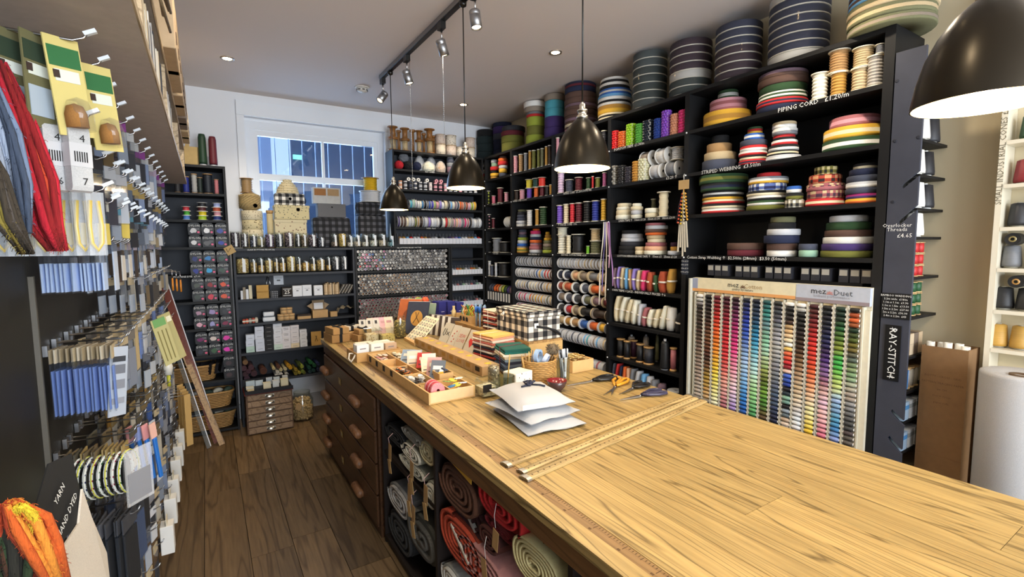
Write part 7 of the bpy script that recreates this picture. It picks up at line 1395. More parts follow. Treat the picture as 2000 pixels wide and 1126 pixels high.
for k in range(4): lean_card((1.09+.045*k, 3.80-.005*k, ZT), .07, .15, ('e0d0bc', 'e8c4c0', 'dcae b4'.replace(' ', ''), 'e4d8c4')[k], (-.5, 0, -.05), f'pale pink trim card, {nth(k)} from left behind the yellow jar', group='pale trim cards behind the jar', deco=((0, .1, .04, .02, 'c89a9c'),))
# greeting cards leaning on the riser
for k, (x, y, w, c) in enumerate(((1.395, 3.18, .105, 'c4bdaa'), (1.40, 3.06, .085, 'c8c0ae'), (1.40, 2.94, .1, 'c2baa8'), (1.405, 2.80, .11, 'c6beac'))):
    t = thing('greeting_card', ('cream greeting card with a horseshoe and shears', 'cream greeting card with tiny red flowers', 'cream greeting card with red lettering', 'cream greeting card with a red heart')[k], 'card', (x, y, ZT+.002), group='greeting cards leaning on the riser', rot=(-.55, 0, -1.4)); box('sheet', (w, .003, .165), mat('print', c, c1='8a8478', s=90, t=.09), t)
    if k == 0: ob('print_mark', MB().tube([(-.03, -.002, .12), (-.032, -.002, .08), (-.018, -.002, .065), (-.005, -.002, .08), (-.007, -.002, .12)], .003, 5).tube([(.008, -.002, .075), (.04, -.002, .1)], .0025, 4).tube([(.008, -.002, .1), (.04, -.002, .072)], .0025, 4), mat('paper', '24201e'), t)
    if k == 1:
        for q in range(5): ob('print_flower', MB().lathe([(0, -.0006), (.006, 0)], 7, axis='y'), mat('paper', 'c84a3c'), t, (.015*math.sin(q*2), -.0024, .04+.02*q))
    if k == 2: text('SEW', .036, mat('paper', 'b8342c'), (0, -.0022, .10), RY, t); text('LOVE', .034, mat('paper', 'b8342c'), (0, -.0022, .066), RY, t)
    if k == 3: ob('print_heart', MB().prism([(0, .04), (.028, .08), (.026, .1), (.014, .105), (0, .092), (-.014, .105), (-.026, .1), (-.028, .08)], -.0026, -.0016, axis='y'), mat('paper', 'c0302c'), t)
# row of kraft boxes with yellow labels
for k in range(9):
    y = 3.20-k*.112; t = thing('kraft_box', f'small kraft box with yellow label, {nth(k)} from the far end of the row', 'box', (1.275, y, ZT), group='row of kraft boxes along the counter'); box('carton', (.11, .106, .055), mat('card', 'b4956a'), t, bev=.002); ob('yellow_label', CM('ylab', lambda: MB().lathe([(0, 0), (.02, 0), (.02, .0006), (0, .0008)], 16)), mat('paper', 'd8b83c'), t, (.01, 0, .0552)); box('front_label', (.0008, .05, .025), mat('paper', '2a2420' if k > 7 else 'a8803c'), t, (-.0556, 0, .02))
# ================================================================ cloth under the counter
def spiral_mesh(w, h, L, turns=3.2, th=.012, flat=.35, core=True):
    """bolt end faces -X; oval spiral of cloth L deep"""
    mb = MB(); n = 26*int(turns+1); pts = []
    for k in range(n+1):
        f = k/n; a = f*turns*2*PI; q = .18+.82*f; c, s = math.cos(a), math.sin(a); e = 2.6; kk = (abs(c)**e+abs(s)**e)**(-1/e)
        pts.append((w/2*q*kk*c, h/2*q*kk*s))
    for i in range(n):
        (y0, z0), (y1, z1) = pts[i], pts[i+1]; l0, l1 = math.hypot(y0, z0)+1e-6, math.hypot(y1, z1)+1e-6; t0_, t1_ = max(0, 1-th/l0), max(0, 1-th/l1); b = 0
        mb.add([(b, y0, z0), (b, y1, z1), (b, y1*t1_, z1*t1_), (b, y0*t0_, z0*t0_), (L, y0, z0), (L, y1, z1), (L, y1*t1_, z1*t1_), (L, y0*t0_, z0*t0_)], [(0, 3, 2, 1), (0, 1, 5, 4), (2, 3, 7, 6)], smooth=True)
    return mb
def ce(x, y, xx=.77): p = onx(740+x/3.455, 800+y/3.455, xx); return p.y, p.z
FLOORB = .046
def bolt(x0, x1, y0, y1, c, label, turns=3.2, L=.45, board=None, tagc=None, dx=0, flat=0):
    (ya, za), (yb, zb) = ce(x0, (y0+y1)/2), ce(x1, (y0+y1)/2); zt = ce((x0+x1)/2, y0)[1]; zbm = ce((x0+x1)/2, y1)[1]
    w, h = abs(ya-yb)*.95, (zt-zbm)*.95; yc = (ya+yb)/2; yc = max(1.82+w/2, min(2.49-w/2, yc)) if yc > 1.8 else max(.96+w/2, min(1.785-w/2, yc)); zc = max((zt+zbm)/2, FLOORB+h/2)
    t = thing('cloth_bolt', label, 'fabric', (.757+dx, yc, zc), group='bolts of cloth under the counter')
    ob('cloth', spiral_mesh(w, h, L, turns+.6, min(w, h)*.41/(turns+.6)*.82), fab(c), t)
    core = tohex(tuple(v*.5 for v in lin(HEX.get(c, c))[:3])); ob('shaded_inner_layers', MB().prism([(w*.46*math.copysign(abs(math.cos(q*PI/10))**.8, math.cos(q*PI/10)), h*.46*math.copysign(abs(math.sin(q*PI/10))**.8, math.sin(q*PI/10))) for q in range(20)], .012, L-.01, axis='x'), mat('fabric', core), t)  # darkened copy of the cloth colour paints the shade between the turns
    if board: box('core_board', (L-.02, w*.45, .012), mat('card', board), t, (L/2-.012, 0, -.006), (.5, 0, 0))
    if tagc is not None:
        ob('tag_string', MB().tube([(-.002, 0, h*.1), (-.008, .004, -.03), (-.006, 0, -.07)], .001, 5), WHITE, t); box('price_tag', (.002, .035, .07), mat('card', 'b08a58'), t, (-.008, .004, -.145), (.15*tagc, 0, 0))
    return t
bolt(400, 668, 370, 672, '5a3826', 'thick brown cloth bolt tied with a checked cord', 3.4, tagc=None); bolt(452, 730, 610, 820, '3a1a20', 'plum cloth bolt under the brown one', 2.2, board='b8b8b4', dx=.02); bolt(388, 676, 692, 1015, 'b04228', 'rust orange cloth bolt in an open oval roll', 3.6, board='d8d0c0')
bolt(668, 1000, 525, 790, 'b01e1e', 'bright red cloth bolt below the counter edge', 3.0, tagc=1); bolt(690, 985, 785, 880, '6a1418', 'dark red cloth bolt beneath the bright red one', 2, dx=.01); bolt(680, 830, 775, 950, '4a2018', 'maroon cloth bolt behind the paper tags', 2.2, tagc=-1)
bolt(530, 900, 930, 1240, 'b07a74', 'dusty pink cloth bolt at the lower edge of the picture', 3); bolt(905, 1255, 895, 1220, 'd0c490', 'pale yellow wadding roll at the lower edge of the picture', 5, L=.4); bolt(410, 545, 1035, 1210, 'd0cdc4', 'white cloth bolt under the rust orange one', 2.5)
t = thing('brown_board', 'folded brown card sheet standing behind the yellow wadding', 'card', (.80, 1.03, .50)); box('sheet', (.35, .006, .22), mat('card', '6a5234'), t, (.16, .06, .06), (.0, 0, .0)); box('sheet_lip', (.35, .05, .006), mat('card', '8a6c44'), t, (.16, .03, .06))
t.location.z = .49; box('sheet_support', (.30, .012, .49), mat('card', '6a5234'), t, (.16, .06, -.43))
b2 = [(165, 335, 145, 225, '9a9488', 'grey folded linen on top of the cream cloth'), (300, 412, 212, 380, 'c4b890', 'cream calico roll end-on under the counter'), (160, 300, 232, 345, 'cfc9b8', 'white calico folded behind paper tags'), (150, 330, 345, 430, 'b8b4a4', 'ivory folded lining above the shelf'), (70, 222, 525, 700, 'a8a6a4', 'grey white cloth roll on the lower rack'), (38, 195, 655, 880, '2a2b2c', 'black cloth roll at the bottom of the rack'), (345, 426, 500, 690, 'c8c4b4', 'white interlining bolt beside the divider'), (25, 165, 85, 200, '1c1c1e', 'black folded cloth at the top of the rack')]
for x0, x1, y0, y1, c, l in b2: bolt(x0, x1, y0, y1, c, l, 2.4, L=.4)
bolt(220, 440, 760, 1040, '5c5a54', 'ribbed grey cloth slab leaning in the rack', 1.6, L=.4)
for k, (x, y0, L) in enumerate(((78, 160, .11), (225, 235, .16), (210, 420, .12), (235, 545, .14), (320, 430, .1))):
    ya, za = ce(x, y0, .735); t = thing('price_tag', ('brown price tag pair hanging from the black cloth', 'brown price tag hanging from the grey linen', 'brown price tag hanging before the white calico', 'brown price tag hanging over the grey white roll', 'brown price tag hanging beside the interlining')[k], 'tag', (.728, ya, za)); ob('tag_string', MB().tube([(0.02, 0, 0), (-.004, .002, -.02), (0, 0, -L*.45)], .0015, 5), mat('fabric', 'd8b0a8'), t); box('tag_card', (.002, .04, .085), mat('card', 'a88454'), t, (0, 0, -L*.45-.085), (.1, 0, 0)); box('tag_card', (.002, .04, .07), mat('card', 'b8945e'), t, (-.003, -.012, -L*.45-.15), (-.3, 0, 0))
ys2, zs2 = ce(540, 380, .75); t = thing('shipping_sign', 'yellow printed sign strip under the counter edge', 'sign', (.752, ys2, zs2)); box('sign_strip', (.002, .19, .035), mat('paper', 'd8a83c'), t, (0, 0, -.02), (.12, 0, 0)); text('SHIPPING', .026, mat('paper', '3a3020'), (-.0018, 0, -.002), RX, t)
# ================================================================ left wall display
panel = thing('pegboard', 'dark metal pegboard panel covering the left wall', 'pegboard', (-.475, 1.7, .0)); po = (-.475, 1.7, 0)
PAN = mat('brushed', '3c3a38'); abox('panel_sheet', (-.475, -1.4, .1), (XL-.001, 4.8, 2.09), mat('paint', '26241f'), panel, org=po); abox('batten', (XL-.001, 1.98, .1), (XL+.012, 1.992, 1.52), mat('paint', '5a564e'), panel, org=po)
HKM = mat('metal', 'b8b8ba'); TIPW = mat('plastic', 'e0e6ec')
def hook_mesh(L): return CM(('hook', L), lambda: MB().tube([(.01, 0, 0), (L*.9, 0, -.004), (L*.97, 0, .004), (L, 0, .016)], .0028, 5))
def tip_mesh(): return CM('tip', lambda: MB().box((-.012, -.006, -.004), (.012, .006, .004)))
nh = [0]
def hook(y, z, L, lab=None):
    nh[0] += 1; t = thing('display_hook', lab or f'chrome hook carrying the {("near thimble cards", "second thimble cards", "tape measures", "yellow loop packs")[nh[0]-1]}', 'hook', (XL+.0015, y, z), group='chrome display hooks'); ob('wire', hook_mesh(round(L, 2)), HKM, t); ob('bracket', CM('brk', lambda: MB().box((0, -.013, -.02), (.012, .013, .014))), mat('metal', 'd0d0d2'), t)
    if z > 1.7: ob('tip_label', tip_mesh(), TIPW, t, (L+.004, 0, .018), (0, -.5, 0))
lr = random.Random(21)
def packet(name, label, cat, x, y, z, w, h, hdr, body, group, rz=0, fill=.55, tilt=0, film=.35, th=.003):
    """thin hanging pack, face towards +X / camera, top edge at z"""
    t = thing(name, label, cat, (x, y, z), group=group, rot=(tilt, 0, rz)); w, h = round(w, 3), round(h, 3)
    ob('film', CM(('pkf', w, h, th), lambda: MB().box((-th/2, -w/2, -h), (th/2, w/2, .012))), mat('film', '59606c', a=.16), t)
    if hdr: ob('header_card', CM(('pkh', w, h), lambda: MB().box((-.0022, -w*.48, -h*.16), (.0022, w*.48, .010))), mat('paper', hdr), t)
    ob('insert', CM(('pki', w, h, fill, th), lambda: MB().box((-th*.5-.0006, -w*.42, -h*.97), (th*.5+.0006, w*.42, -h*(1-fill)))), mat('paper', body), t)
    return t
# thimble cards, top row near the camera
ZH = 2.045; zl_ = .0
for hi, y in enumerate((1.40, 1.57)):
    hook(y, ZH, .26)
    for k in range(4):
        fr = k == 3; x = (-.355+.04*k if hi == 0 else -.31+.036*k)
        t = thing('thimble_card', f'{"yellow and green leather thimble card in front" if fr else "clear backed thimble card, "+nth(k)} on the {"near" if hi == 0 else "second"} top hook', 'card', (x, y, ZH-.002), group='thimble cards on the top hooks', rot=(.1 if fr else .02, 0, -.75 if fr else -.55)); W, H = (.07, .2) if fr else (.062, .19)
        box('backing', (.003, W, H), mat('paper', 'd0c078' if fr else '6a6644'), t, (0, 0, -H)); box('green_print', (.0012, W*.9, H*.2), mat('paper', '2f6a3c' if fr else '2a3a28'), t, (.0022, 0, -H*.3)); box('white_print', (.0012, W*.7, H*.12), mat('paper', 'd8dcd0'), t, (.0022, 0, -H*.45)); box('round_hole_print', (.0014, .012, .016), mat('paper', '3a2a24'), t, (.0023, -W*.3, -H*.42))
        if not fr: box('pale_insert', (.0016, W*.8, H*.32), mat('paper', 'a8b4c0'), t, (.0024, 0, -H*.88)); continue
        ob('blister', MB().lathe([(.024, 0), (.024, .04), (.018, .062), (0, .07)], 14), mat('film', '8a8478', a=.2), t, (.016, 0, -H*.95)); ob('leather_thimble', MB().lathe([(.019, .002), (.019, .03), (.014, .046), (0, .052)], 14), mat('fabric', '9a6a34'), t, (.016, -.008, -H*.93))
# tape measures
hook(1.43, 1.885, .25)
for k in range(5):
    x = -.352+.029*k+(.012 if k == 4 else 0); t = thing('tape_measure', f'rolled white tape measure, {nth(k)} from left under the thimble cards', 'tape measure', (x, 1.43-.004*k, 1.868), group='white tape measures', rot=(0, 0, -.9)); h = .145
    ob('tape_loop', CM('tml', lambda: MB().prism([(.011*math.cos(a), -.013+.012*math.sin(a)) for a in (0, .8, 1.57, 2.3, 3.14)]+[(.011*math.cos(a), -h+.013+.012*math.sin(a)) for a in (3.14, 3.9, 4.7, 5.5, 6.28)], -.02, .02, axis='y')), mat('fabric', 'b4b4b4'), t); box('paper_sleeve', (.0245, .042, .05), mat('paper', 'c0bfc0'), t, (0, 0, -h*.62))
    text(str((3, 3, 4, 4, 4)[k]), .022, BLB, (.0125, .004, -.03), (PI/2, 0, PI/2), t, 'number_print'); text(str((1, 1, 6, 6, 7)[k]), .022, BLB, (.0125, .004, -.122), (PI/2, 0, PI/2), t, 'number_print')
    for q in range(6): box('bar_code', (.0006, .0022, .022), BLB, t, (.0126, -.012+.0045*q, -h*.55))
# yellow loop packs below
hook(1.56, 1.742, .25)
for k in range(8):
    x = -.40+.026*k; t = thing('loop_pack', f'clear pack with yellow wooden loop, {nth(k)} from left below the tape measures', 'pack', (x, 1.60-.012*k, 1.725), group='yellow loop packs', rot=(0, 0, -.9)); h = .14
    ob('film', CM('lpf', lambda: MB().box((-.004, -.019, -h), (.004, .019, .01))), mat('clear', 'dfe6ee', a=.3), t); ob('wooden_loop', CM('lpl', lambda: MB().tube([(0, .008, -.01), (0, .013, -.07), (0, .011, -.11), (0, 0, -.128), (0, -.011, -.11), (0, -.013, -.07), (0, -.008, -.01)], .005, 6)), mat('plastic', 'cdb45c'), t)
KINDS = [('needle_packet', 'needle packet', 'b8cae8'), ('zip_packet', 'zip packet', '8a96a8'), ('hook_card', 'hook and eye card', '3a3a40'), ('press_stud_card', 'press stud card', 'c8c8c4'), ('bobbin_pack', 'bobbin pack', '6a7484'), ('elastic_card', 'elastic card', 'd8d4cc'), ('toggle_pack', 'toggle pack', '9a7c50'), ('buckle_pack', 'buckle pack', '4a4c54'), ('pin_pack', 'pin pack', '5a78b0'), ('marker_pack', 'marker pack', 'b8b09a')]
def hook_row(nm, z, ys, L, n, w, h, kinds, hdrs, bodies, x0=-.425, span=None, fill=.55, film=.3, rz=-.1):
    for hi, y in enumerate(ys):
        hook(y, z, L, f'chrome hook of the {nm} row, {nth(hi)} from the camera'); m_ = n if hi == 0 else max(3, int(n*.34)); sp = (L-.05)/m_ if span is None else span
        kn, kl, kb = KINDS[(kinds+hi) % len(KINDS)]
        for k in range(m_):
            # far hooks are seen past the near ones: keep their packs towards the tip
            x = XL+L-.03-sp*(m_-1-k) if hi == 0 else XL+L-.025-(L*.75/m_)*(m_-1-k)
            b = lr.choice(bodies) if hi else bodies[0]
            packet(kn, f'{kl} hanging {nth(k)} from the wall, hook {nth(hi)} of the {nm} row', 'pack', x, y+lr.uniform(-.006, .006), z-.006, w*(1 if hi == 0 else lr.uniform(.7, 1.1)), h*(1 if hi == 0 else lr.uniform(.75, 1.15)), lr.choice(hdrs), b, f'{kl}s on the left wall', rz=rz+lr.uniform(-.12, .12), fill=fill if hi == 0 else lr.choice((.5, .7, .85)), film=film, tilt=lr.uniform(-.04, .04))
GR = ['a4acb8', '7a8494', '4c5666', 'b0aca0', '2c2e36', '8c8068', '6a7898', '45403c', 'c4c8ce', '1c1e26', '6a5a40', '7888a8']
yr = lambda a, b, s: [a+s*i for i in range(int((b-a)/s)+1)]
hook_row('top', 2.03, yr(1.75, 4.1, .2), .25, 4, .06, .15, 0, ['a8acb0', '787c84', 'a898b0', '7a3a80'], ['9aa8c0']+GR, film=.3, rz=-.5)
hook_row('second', 1.845, yr(1.72, 4.2, .2), .24, 5, .06, .15, 3, ['2c2e36', '989ca4', '1c1c22', '94804c'], ['2c2c38']+GR, rz=-.5)
hook_row('third', 1.735, yr(1.85, 4.2, .22), .23, 5, .055, .12, 5, ['a8984c', 'a8a8a0', '4a7a90'], ['c8b456']+GR, rz=-.5)
hook_row('blue needle', 1.625, yr(2.03, 4.3, .2), .2, 14, .07, .155, 0, ['8a94a8', '6a7488', 'a8a0b0'], ['b8cdf0', 'b8cdf0', 'd8d4cc', '5a4432', 'c8d4e8', '3a2c22', 'd0d8e8'], fill=.6, film=.42, rz=-.12)
hook_row('grey zip', 1.285, yr(2.06, 4.4, .17), .205, 14, .085, .21, 1, ['8a7c64', '6c6862', 'b0a080', '9a8a6c', 'c8bca4'], ['6c86c4', 'c8ccd4', 'c0ac80', '7c8494', 'd8d4b4', 'a8b4c8', '4a4c58'], fill=.72, film=.4, rz=-.14)
hook_row('brown card', .935, yr(2.07, 4.4, .18), .21, 12, .075, .17, 6, ['8a7448', '6a5a3c', '4c4636', 'a08850'], ['3c3a36', 'b08a44', '4a4238', '8a8478', '2a4a8a', 'c8c4b8'], fill=.7, film=.3, rz=-.14)
hook_row('dark sachet', .70, yr(2.05, 4.4, .18), .21, 11, .11, .26, 7, ['2a2a2c', '3a3a3e', '55555a'], ['1e1e20', '2c2c30', '8a8e98', '3c4a68', 'a8a498', '4a4a50', 'c4c0b4'], fill=.8, film=.22, rz=-.16)
for nm, z, kd in (('upper far', 1.47, 2), ('middle far', 1.12, 4), ('lower far', .80, 8), ('bottom far', .50, 9), ('lowest', .34, 5)):
    hook_row(nm, z, yr(2.75 if z > .6 else 2.3, 4.35, .19), .225, 5, .06, .15, kd, ['c8ccd4', '5a5e68', 'b8a888', '8a8e98'], GR, rz=-.25)
for nm, z, a, b, st, L in (('blue needle', 1.63, 2.08, 4.4, .1, .2), ('grey zip', 1.29, 2.14, 4.4, .17, .2), ('brown card', .94, 2.16, 4.4, .18, .2), ('dark sachet', .70, 2.14, 4.3, .18, .2), ('third', 1.75, 1.9, 4.3, .2, .22), ('second', 1.86, 1.8, 4.3, .2, .22), ('middle far', 1.2, 2.7, 4.4, .13, .215), ('lower far', .86, 2.7, 4.4, .13, .215)):
    for i, q in enumerate(yr(a, b, st)): hook(q+.03, z, L, f'bare chrome hook beside the {nm} row, {nth(i)} from the camera')
# single eye-catching hangers
def hang(x, y, z, w, h, c, label, deco=(), name='hanging_pack', th=.004, rz=-.7, tilt=0):
    t = thing(name, label, 'pack', (x, y, z), rot=(tilt, 0, rz)); box('backing', (th, w, h), mat('paper', c), t, (0, 0, -h))
    for (dy, dz, dw, dh, dc) in deco: box('print_patch', (.001, dw, dh), mat('paper', dc), t, (th/2+.0007, dy, -dz))
    return t
hang(-.262, 2.06, 1.275, .062, .23, 'a8b0bc', 'grey illustrated needle threader card in front of the zip packs', ((0, .05, .045, .018, '33363c'), (0, .09, .045, .03, '6a6e78'), (0, .14, .045, .03, '7c808a'), (0, .19, .045, .02, '8a8e98')), tilt=-.12)
hang(-.215, 2.9, 1.262, .075, .24, 'b4ac78', 'large pale yellow needle pack with green header', ((0, .04, .06, .04, '6a9a5c'), (-.02, .22, .005, .16, '7a7040'), (0, .22, .005, .16, '7a7040'), (.02, .22, .005, .16, '7a7040')), tilt=.25, rz=-.9)
hang(-.21, 3.15, 1.255, .07, .27, 'b0a874', 'second pale yellow needle pack hanging aslant', ((0, .05, .06, .03, 'e8e4c8'),), tilt=.3, rz=-.9)
for k in range(4): t = thing('seam_ripper', f'bright blue handled seam ripper, {nth(k)} from left', 'tool', (-.285+.024*k, 2.3, .925), group='blue seam rippers', rot=(.12, 0, -.6)); box('handle', (.012, .016, .17), mat('plastic', '2a6ab8'), t, (0, 0, -.23), bev=.003); box('header_card', (.004, .03, .06), mat('paper', ('c88a8a', '8a98c8', 'c88a8a', 'd8a898')[k]), t, (0, 0, -.06))
for k in range(9):
    x = -.40+.0175*k; mb = MB()
    pts = [(0, .048*math.cos(a), -.085+.072*math.sin(a)) for a in [q*PI/9 for q in range(18)]]
    grid = [[(p[0]-.006, p[1], p[2]), (p[0]+.006, p[1], p[2])] for p in pts+[pts[0]]]
    t = thing('polka_ribbon', f'polka dot ribbon loop, {nth(k)} from the wall', 'ribbon', (x, 2.045, .935), group='polka dot ribbon loops', rot=(0, 0, -.5)); ob('ribbon_loop', CM('polka', lambda: MB().sheet(grid)), mat('print', 'd9dad2', c1=('2a2c5a', '8a2c4a', '3a6a3c')[k % 3], s=95, t=.36), t); ob('edge_cord', CM('polkae', lambda: MB().tube([(0, p[1]*1.01, -.085+(p[2]+.085)*1.01) for p in pts], .0022, 4, closed=True)), mat('fabric', ('c8c44c', 'd8d8d0')[k % 2]), t)
t = thing('clear_hanger', 'clear plastic hanger pack with navy card beside the polka ribbons', 'pack', (-.235, 2.06, .93), rot=(0, 0, -.7)); box('film', (.006, .10, .19), mat('clear', 'ffffff', a=.25), t, (0, 0, -.2)); box('navy_card', (.003, .085, .10), mat('paper', '20203a'), t, (0, 0, -.19))
# brush heads and bottles hanging further along
t = thing('glue_bottle', 'white glue bottle with yellow nozzle hanging on the left wall', 'bottle', (-.23, 3.55, .86)); ob('body', MB().lathe([(.0, -.02), (.02, -.018), (.026, .03), (.018, .06), (.01, .065)], 14), mat('plastic', 'e4e0d4'), t); ob('nozzle', MB().lathe([(.009, -.09), (.01, -.021)], 10), mat('plastic', 'c8c43c'), t); ob('hang_loop', MB().tube([(0, 0, .064), (-.01, 0, .08), (-.2, 0, .08)], .002, 4), HKM, t)
for k in range(3): t = thing('orange_tassel', f'orange handled snips, {nth(k)} hanging beside the dye packs', 'snips', (-.20+.02*k, 4.0+.06*k, 1.42-.01*k), group='orange snips'); t.name = 'orange_snips'; ob('handle', MB().tube([(0, 0, -.02), (0, .016, -.06), (0, .008, -.1), (0, -.008, -.1), (0, -.016, -.06), (0, 0, -.02)], .006, 6), mat('plastic', 'd8862c'), t); ob('blade', MB().tube([(0, 0, .04), (0, 0, -.02)], .004, 5, taper=[.3, 1]), STEEL, t); ob('hang_wire', MB().tube([(0, 0, .038), (-.24-.02*k, 0, .05)], .002, 4), HKM, t)
for k in range(5): t = hang(-.21+.012*k, 4.2-.06*k, .62-.005*k, .045, .36, 'b08c50' if k % 2 else 'c09c60', f'long kraft tool card, {nth(k)} near the leaning rulers', name='kraft_card', rz=-.9); ob('hang_wire', MB().tube([(0, 0, -.004), (-.2, 0, .0)], .002, 4), HKM, t, (0, 0, 0), (0, 0, .9))
for k in range(6): t = thing('white_carton', f'white hanging carton, {nth(k)} from the camera along the floor', 'carton', (-.215, 2.62+.26*k, .36+.01*(k % 2)), group='white hanging cartons'); box('carton_body', (.05, .07, .13), mat('paper', 'd8d6d0'), t, (0, 0, -.13), bev=.002); box('header_flap', (.004, .06, .03), mat('paper', 'c8bfa8'), t); ob('hang_wire', MB().tube([(0, 0, .02), (-.235, 0, .02)], .002, 4), HKM, t)
# leaning rulers and rods
for k, (bx_, by, tx_, ty, tz, c, w, lb, kind) in enumerate(((.0, 4.60, -.30, 4.72, 1.35, '8a4a3c', .055, 'red brown clear acrylic ruler leaning by the baskets', 'clear'), (.03, 4.52, -.22, 4.70, .86, 'b08c58', .04, 'wooden rule leaning in front of the baskets', 'wood'), (-.06, 4.5, -.27, 4.70, .9, '8a9090', .03, 'clear acrylic ruler leaning behind the wooden rule', 'clear'))):
    a, b = Vector((bx_, by, .003)), Vector((tx_, ty, tz)); d = b-a; t = thing('long_ruler', lb, 'ruler', a); t.rotation_euler = Vector((0, 0, 1)).rotation_difference(d.normalized()).to_euler(); box('blade', (w, .005, d.length), mat('clear', c, a=.55 if k == 0 else .2) if kind == 'clear' else mat('wood', c), t, (0, 0, 0)); box('grip_edge', (.006, .006, d.length*.98), mat('plastic', 'd8d8dc') if kind == 'clear' else mat('wood', '8a6a40'), t, (w/2, 0, .01))
# yarn skeins close to the camera
def skein(pts, cols, r, label, seed, loop=True):
    t = thing('yarn_skein', label, 'yarn', pts[0], group='mohair skeins by the camera'); o = Vector(pts[0]); rs = random.Random(seed)
    for c in cols:
        mb = MB()
        for s in range(9):
            off = Vector((rs.gauss(0, 1), rs.gauss(0, 1), 0))*r; P = []
            for i, p in enumerate(pts):
                f = i/(len(pts)-1); P.append(Vector(p)-o+off*(.5+.9*math.sin(PI*min(.95, f)))+Vector((rs.gauss(0, .002), rs.gauss(0, .002), 0)))
            mb.tube(P, r*.75, 6, taper=[.5]+[1]*(len(pts)-2)+[.75])
            for q in range(26):
                f = rs.random()*(len(P)-1.01); i = int(f); p = P[i].lerp(P[i+1], f-i); d = Vector((rs.gauss(0, 1), rs.gauss(0, 1), rs.gauss(0, .6))).normalized(); mb.tube([p, p+d*r*1.0, p+d*r*1.35+Vector((0, 0, -.004))], .0005, 3)
        ob('strand', mb, mat('yarn', c), t)
def YP(u, v, x): return tuple(onx(u, v, x))
skein([YP(-5, 120, -.33), YP(30, 230, -.31), YP(66, 350, -.29), YP(88, 440, -.28), YP(112, 488, -.27)], ['8c1a1e', 'c8482a', 'b81e30'], .009, 'red and orange mohair skein hanging at the upper left', 1)
skein([YP(-25, 150, -.30), YP(5, 260, -.29), YP(30, 360, -.28), YP(46, 455, -.27)], ['6a7890', '98a2b4', '3c4658'], .007, 'grey blue mohair skein hanging at the upper left', 2)
skein([YP(-45, 250, -.30), YP(-15, 340, -.29), YP(10, 430, -.28), YP(50, 494, -.275)], ['8a7a34', '3a3228', '4a4440'], .006, 'olive and charcoal mohair skein at the left edge', 3)
skein([YP(20, 980, -.30), YP(50, 1020, -.29), YP(80, 1070, -.28), YP(120, 1160, -.27)], ['c0561c', 'a83c1c', 'd8862c'], .010, 'orange mohair skein at the lower left corner', 4)
skein([YP(-10, 1000, -.33), YP(10, 1060, -.325), YP(25, 1150, -.32)], ['2a3a20', '4a2c1c', '26241c'], .012, 'dark green and brown skein at the lower left corner', 5)
skein([YP(40, 985, -.285), YP(62, 1000, -.28), YP(75, 1030, -.275)], ['d8b82c'], .006, 'yellow wool wisp on the orange skein', 6)
# black swing tag and white cloth
def quad(name, pts, c, label, cat, kind='paper', th=.003):
    c0 = Vector(pts[0]); P = [Vector(p)-c0 for p in pts]; nrm = (P[1]-P[0]).cross(P[2]-P[0]).normalized()*th; n = len(P)
    t = thing(name, label, cat, c0); ob('sheet', MB().add(P+[p+nrm for p in P], [tuple(range(n))[::-1], tuple(range(n, 2*n))]+[(i, (i+1) % n, n+(i+1) % n, n+i) for i in range(n)]), mat(kind, c), t); return t, nrm
tg_, nn = quad('swing_tag', [YP(95, 905, -.30), YP(140, 885, -.28), YP(157, 960, -.27), YP(150, 1020, -.272), YP(110, 1075, -.285), YP(58, 1030, -.31)], '171717', 'large black swing tag lettered in white at the lower left', 'tag')
c0 = Vector(YP(95, 905, -.30)); e1 = (Vector(YP(150, 975, -.2715))-Vector(YP(118, 1055, -.2825))).normalized(); nv = nn.normalized(); nv = nv if nv.dot(Vector((0, 0, 1.6))-c0) > 0 else -nv; e2 = nv.cross(e1)
tm_ = Matrix((e1, e2, nv)).transposed().to_euler(); text('HAND DYED', .02, CHALK, tuple((Vector(YP(128, 1005, -.2785))+nv*.004)-c0), tm_, tg_); text('YARN', .02, CHALK, tuple((Vector(YP(112, 965, -.287))+nv*.004)-c0), tm_, tg_)
cp = [YP(157, 955, -.268), YP(175, 1010, -.262), YP(205, 1080, -.256), YP(215, 1170, -.252), YP(120, 1170, -.285), YP(112, 1080, -.285), YP(150, 1022, -.272)]
quad('white_cloth', cp, 'cfc4b4', 'white frayed cloth panel hanging beside the black tag', 'cloth', 'fabric', .004)
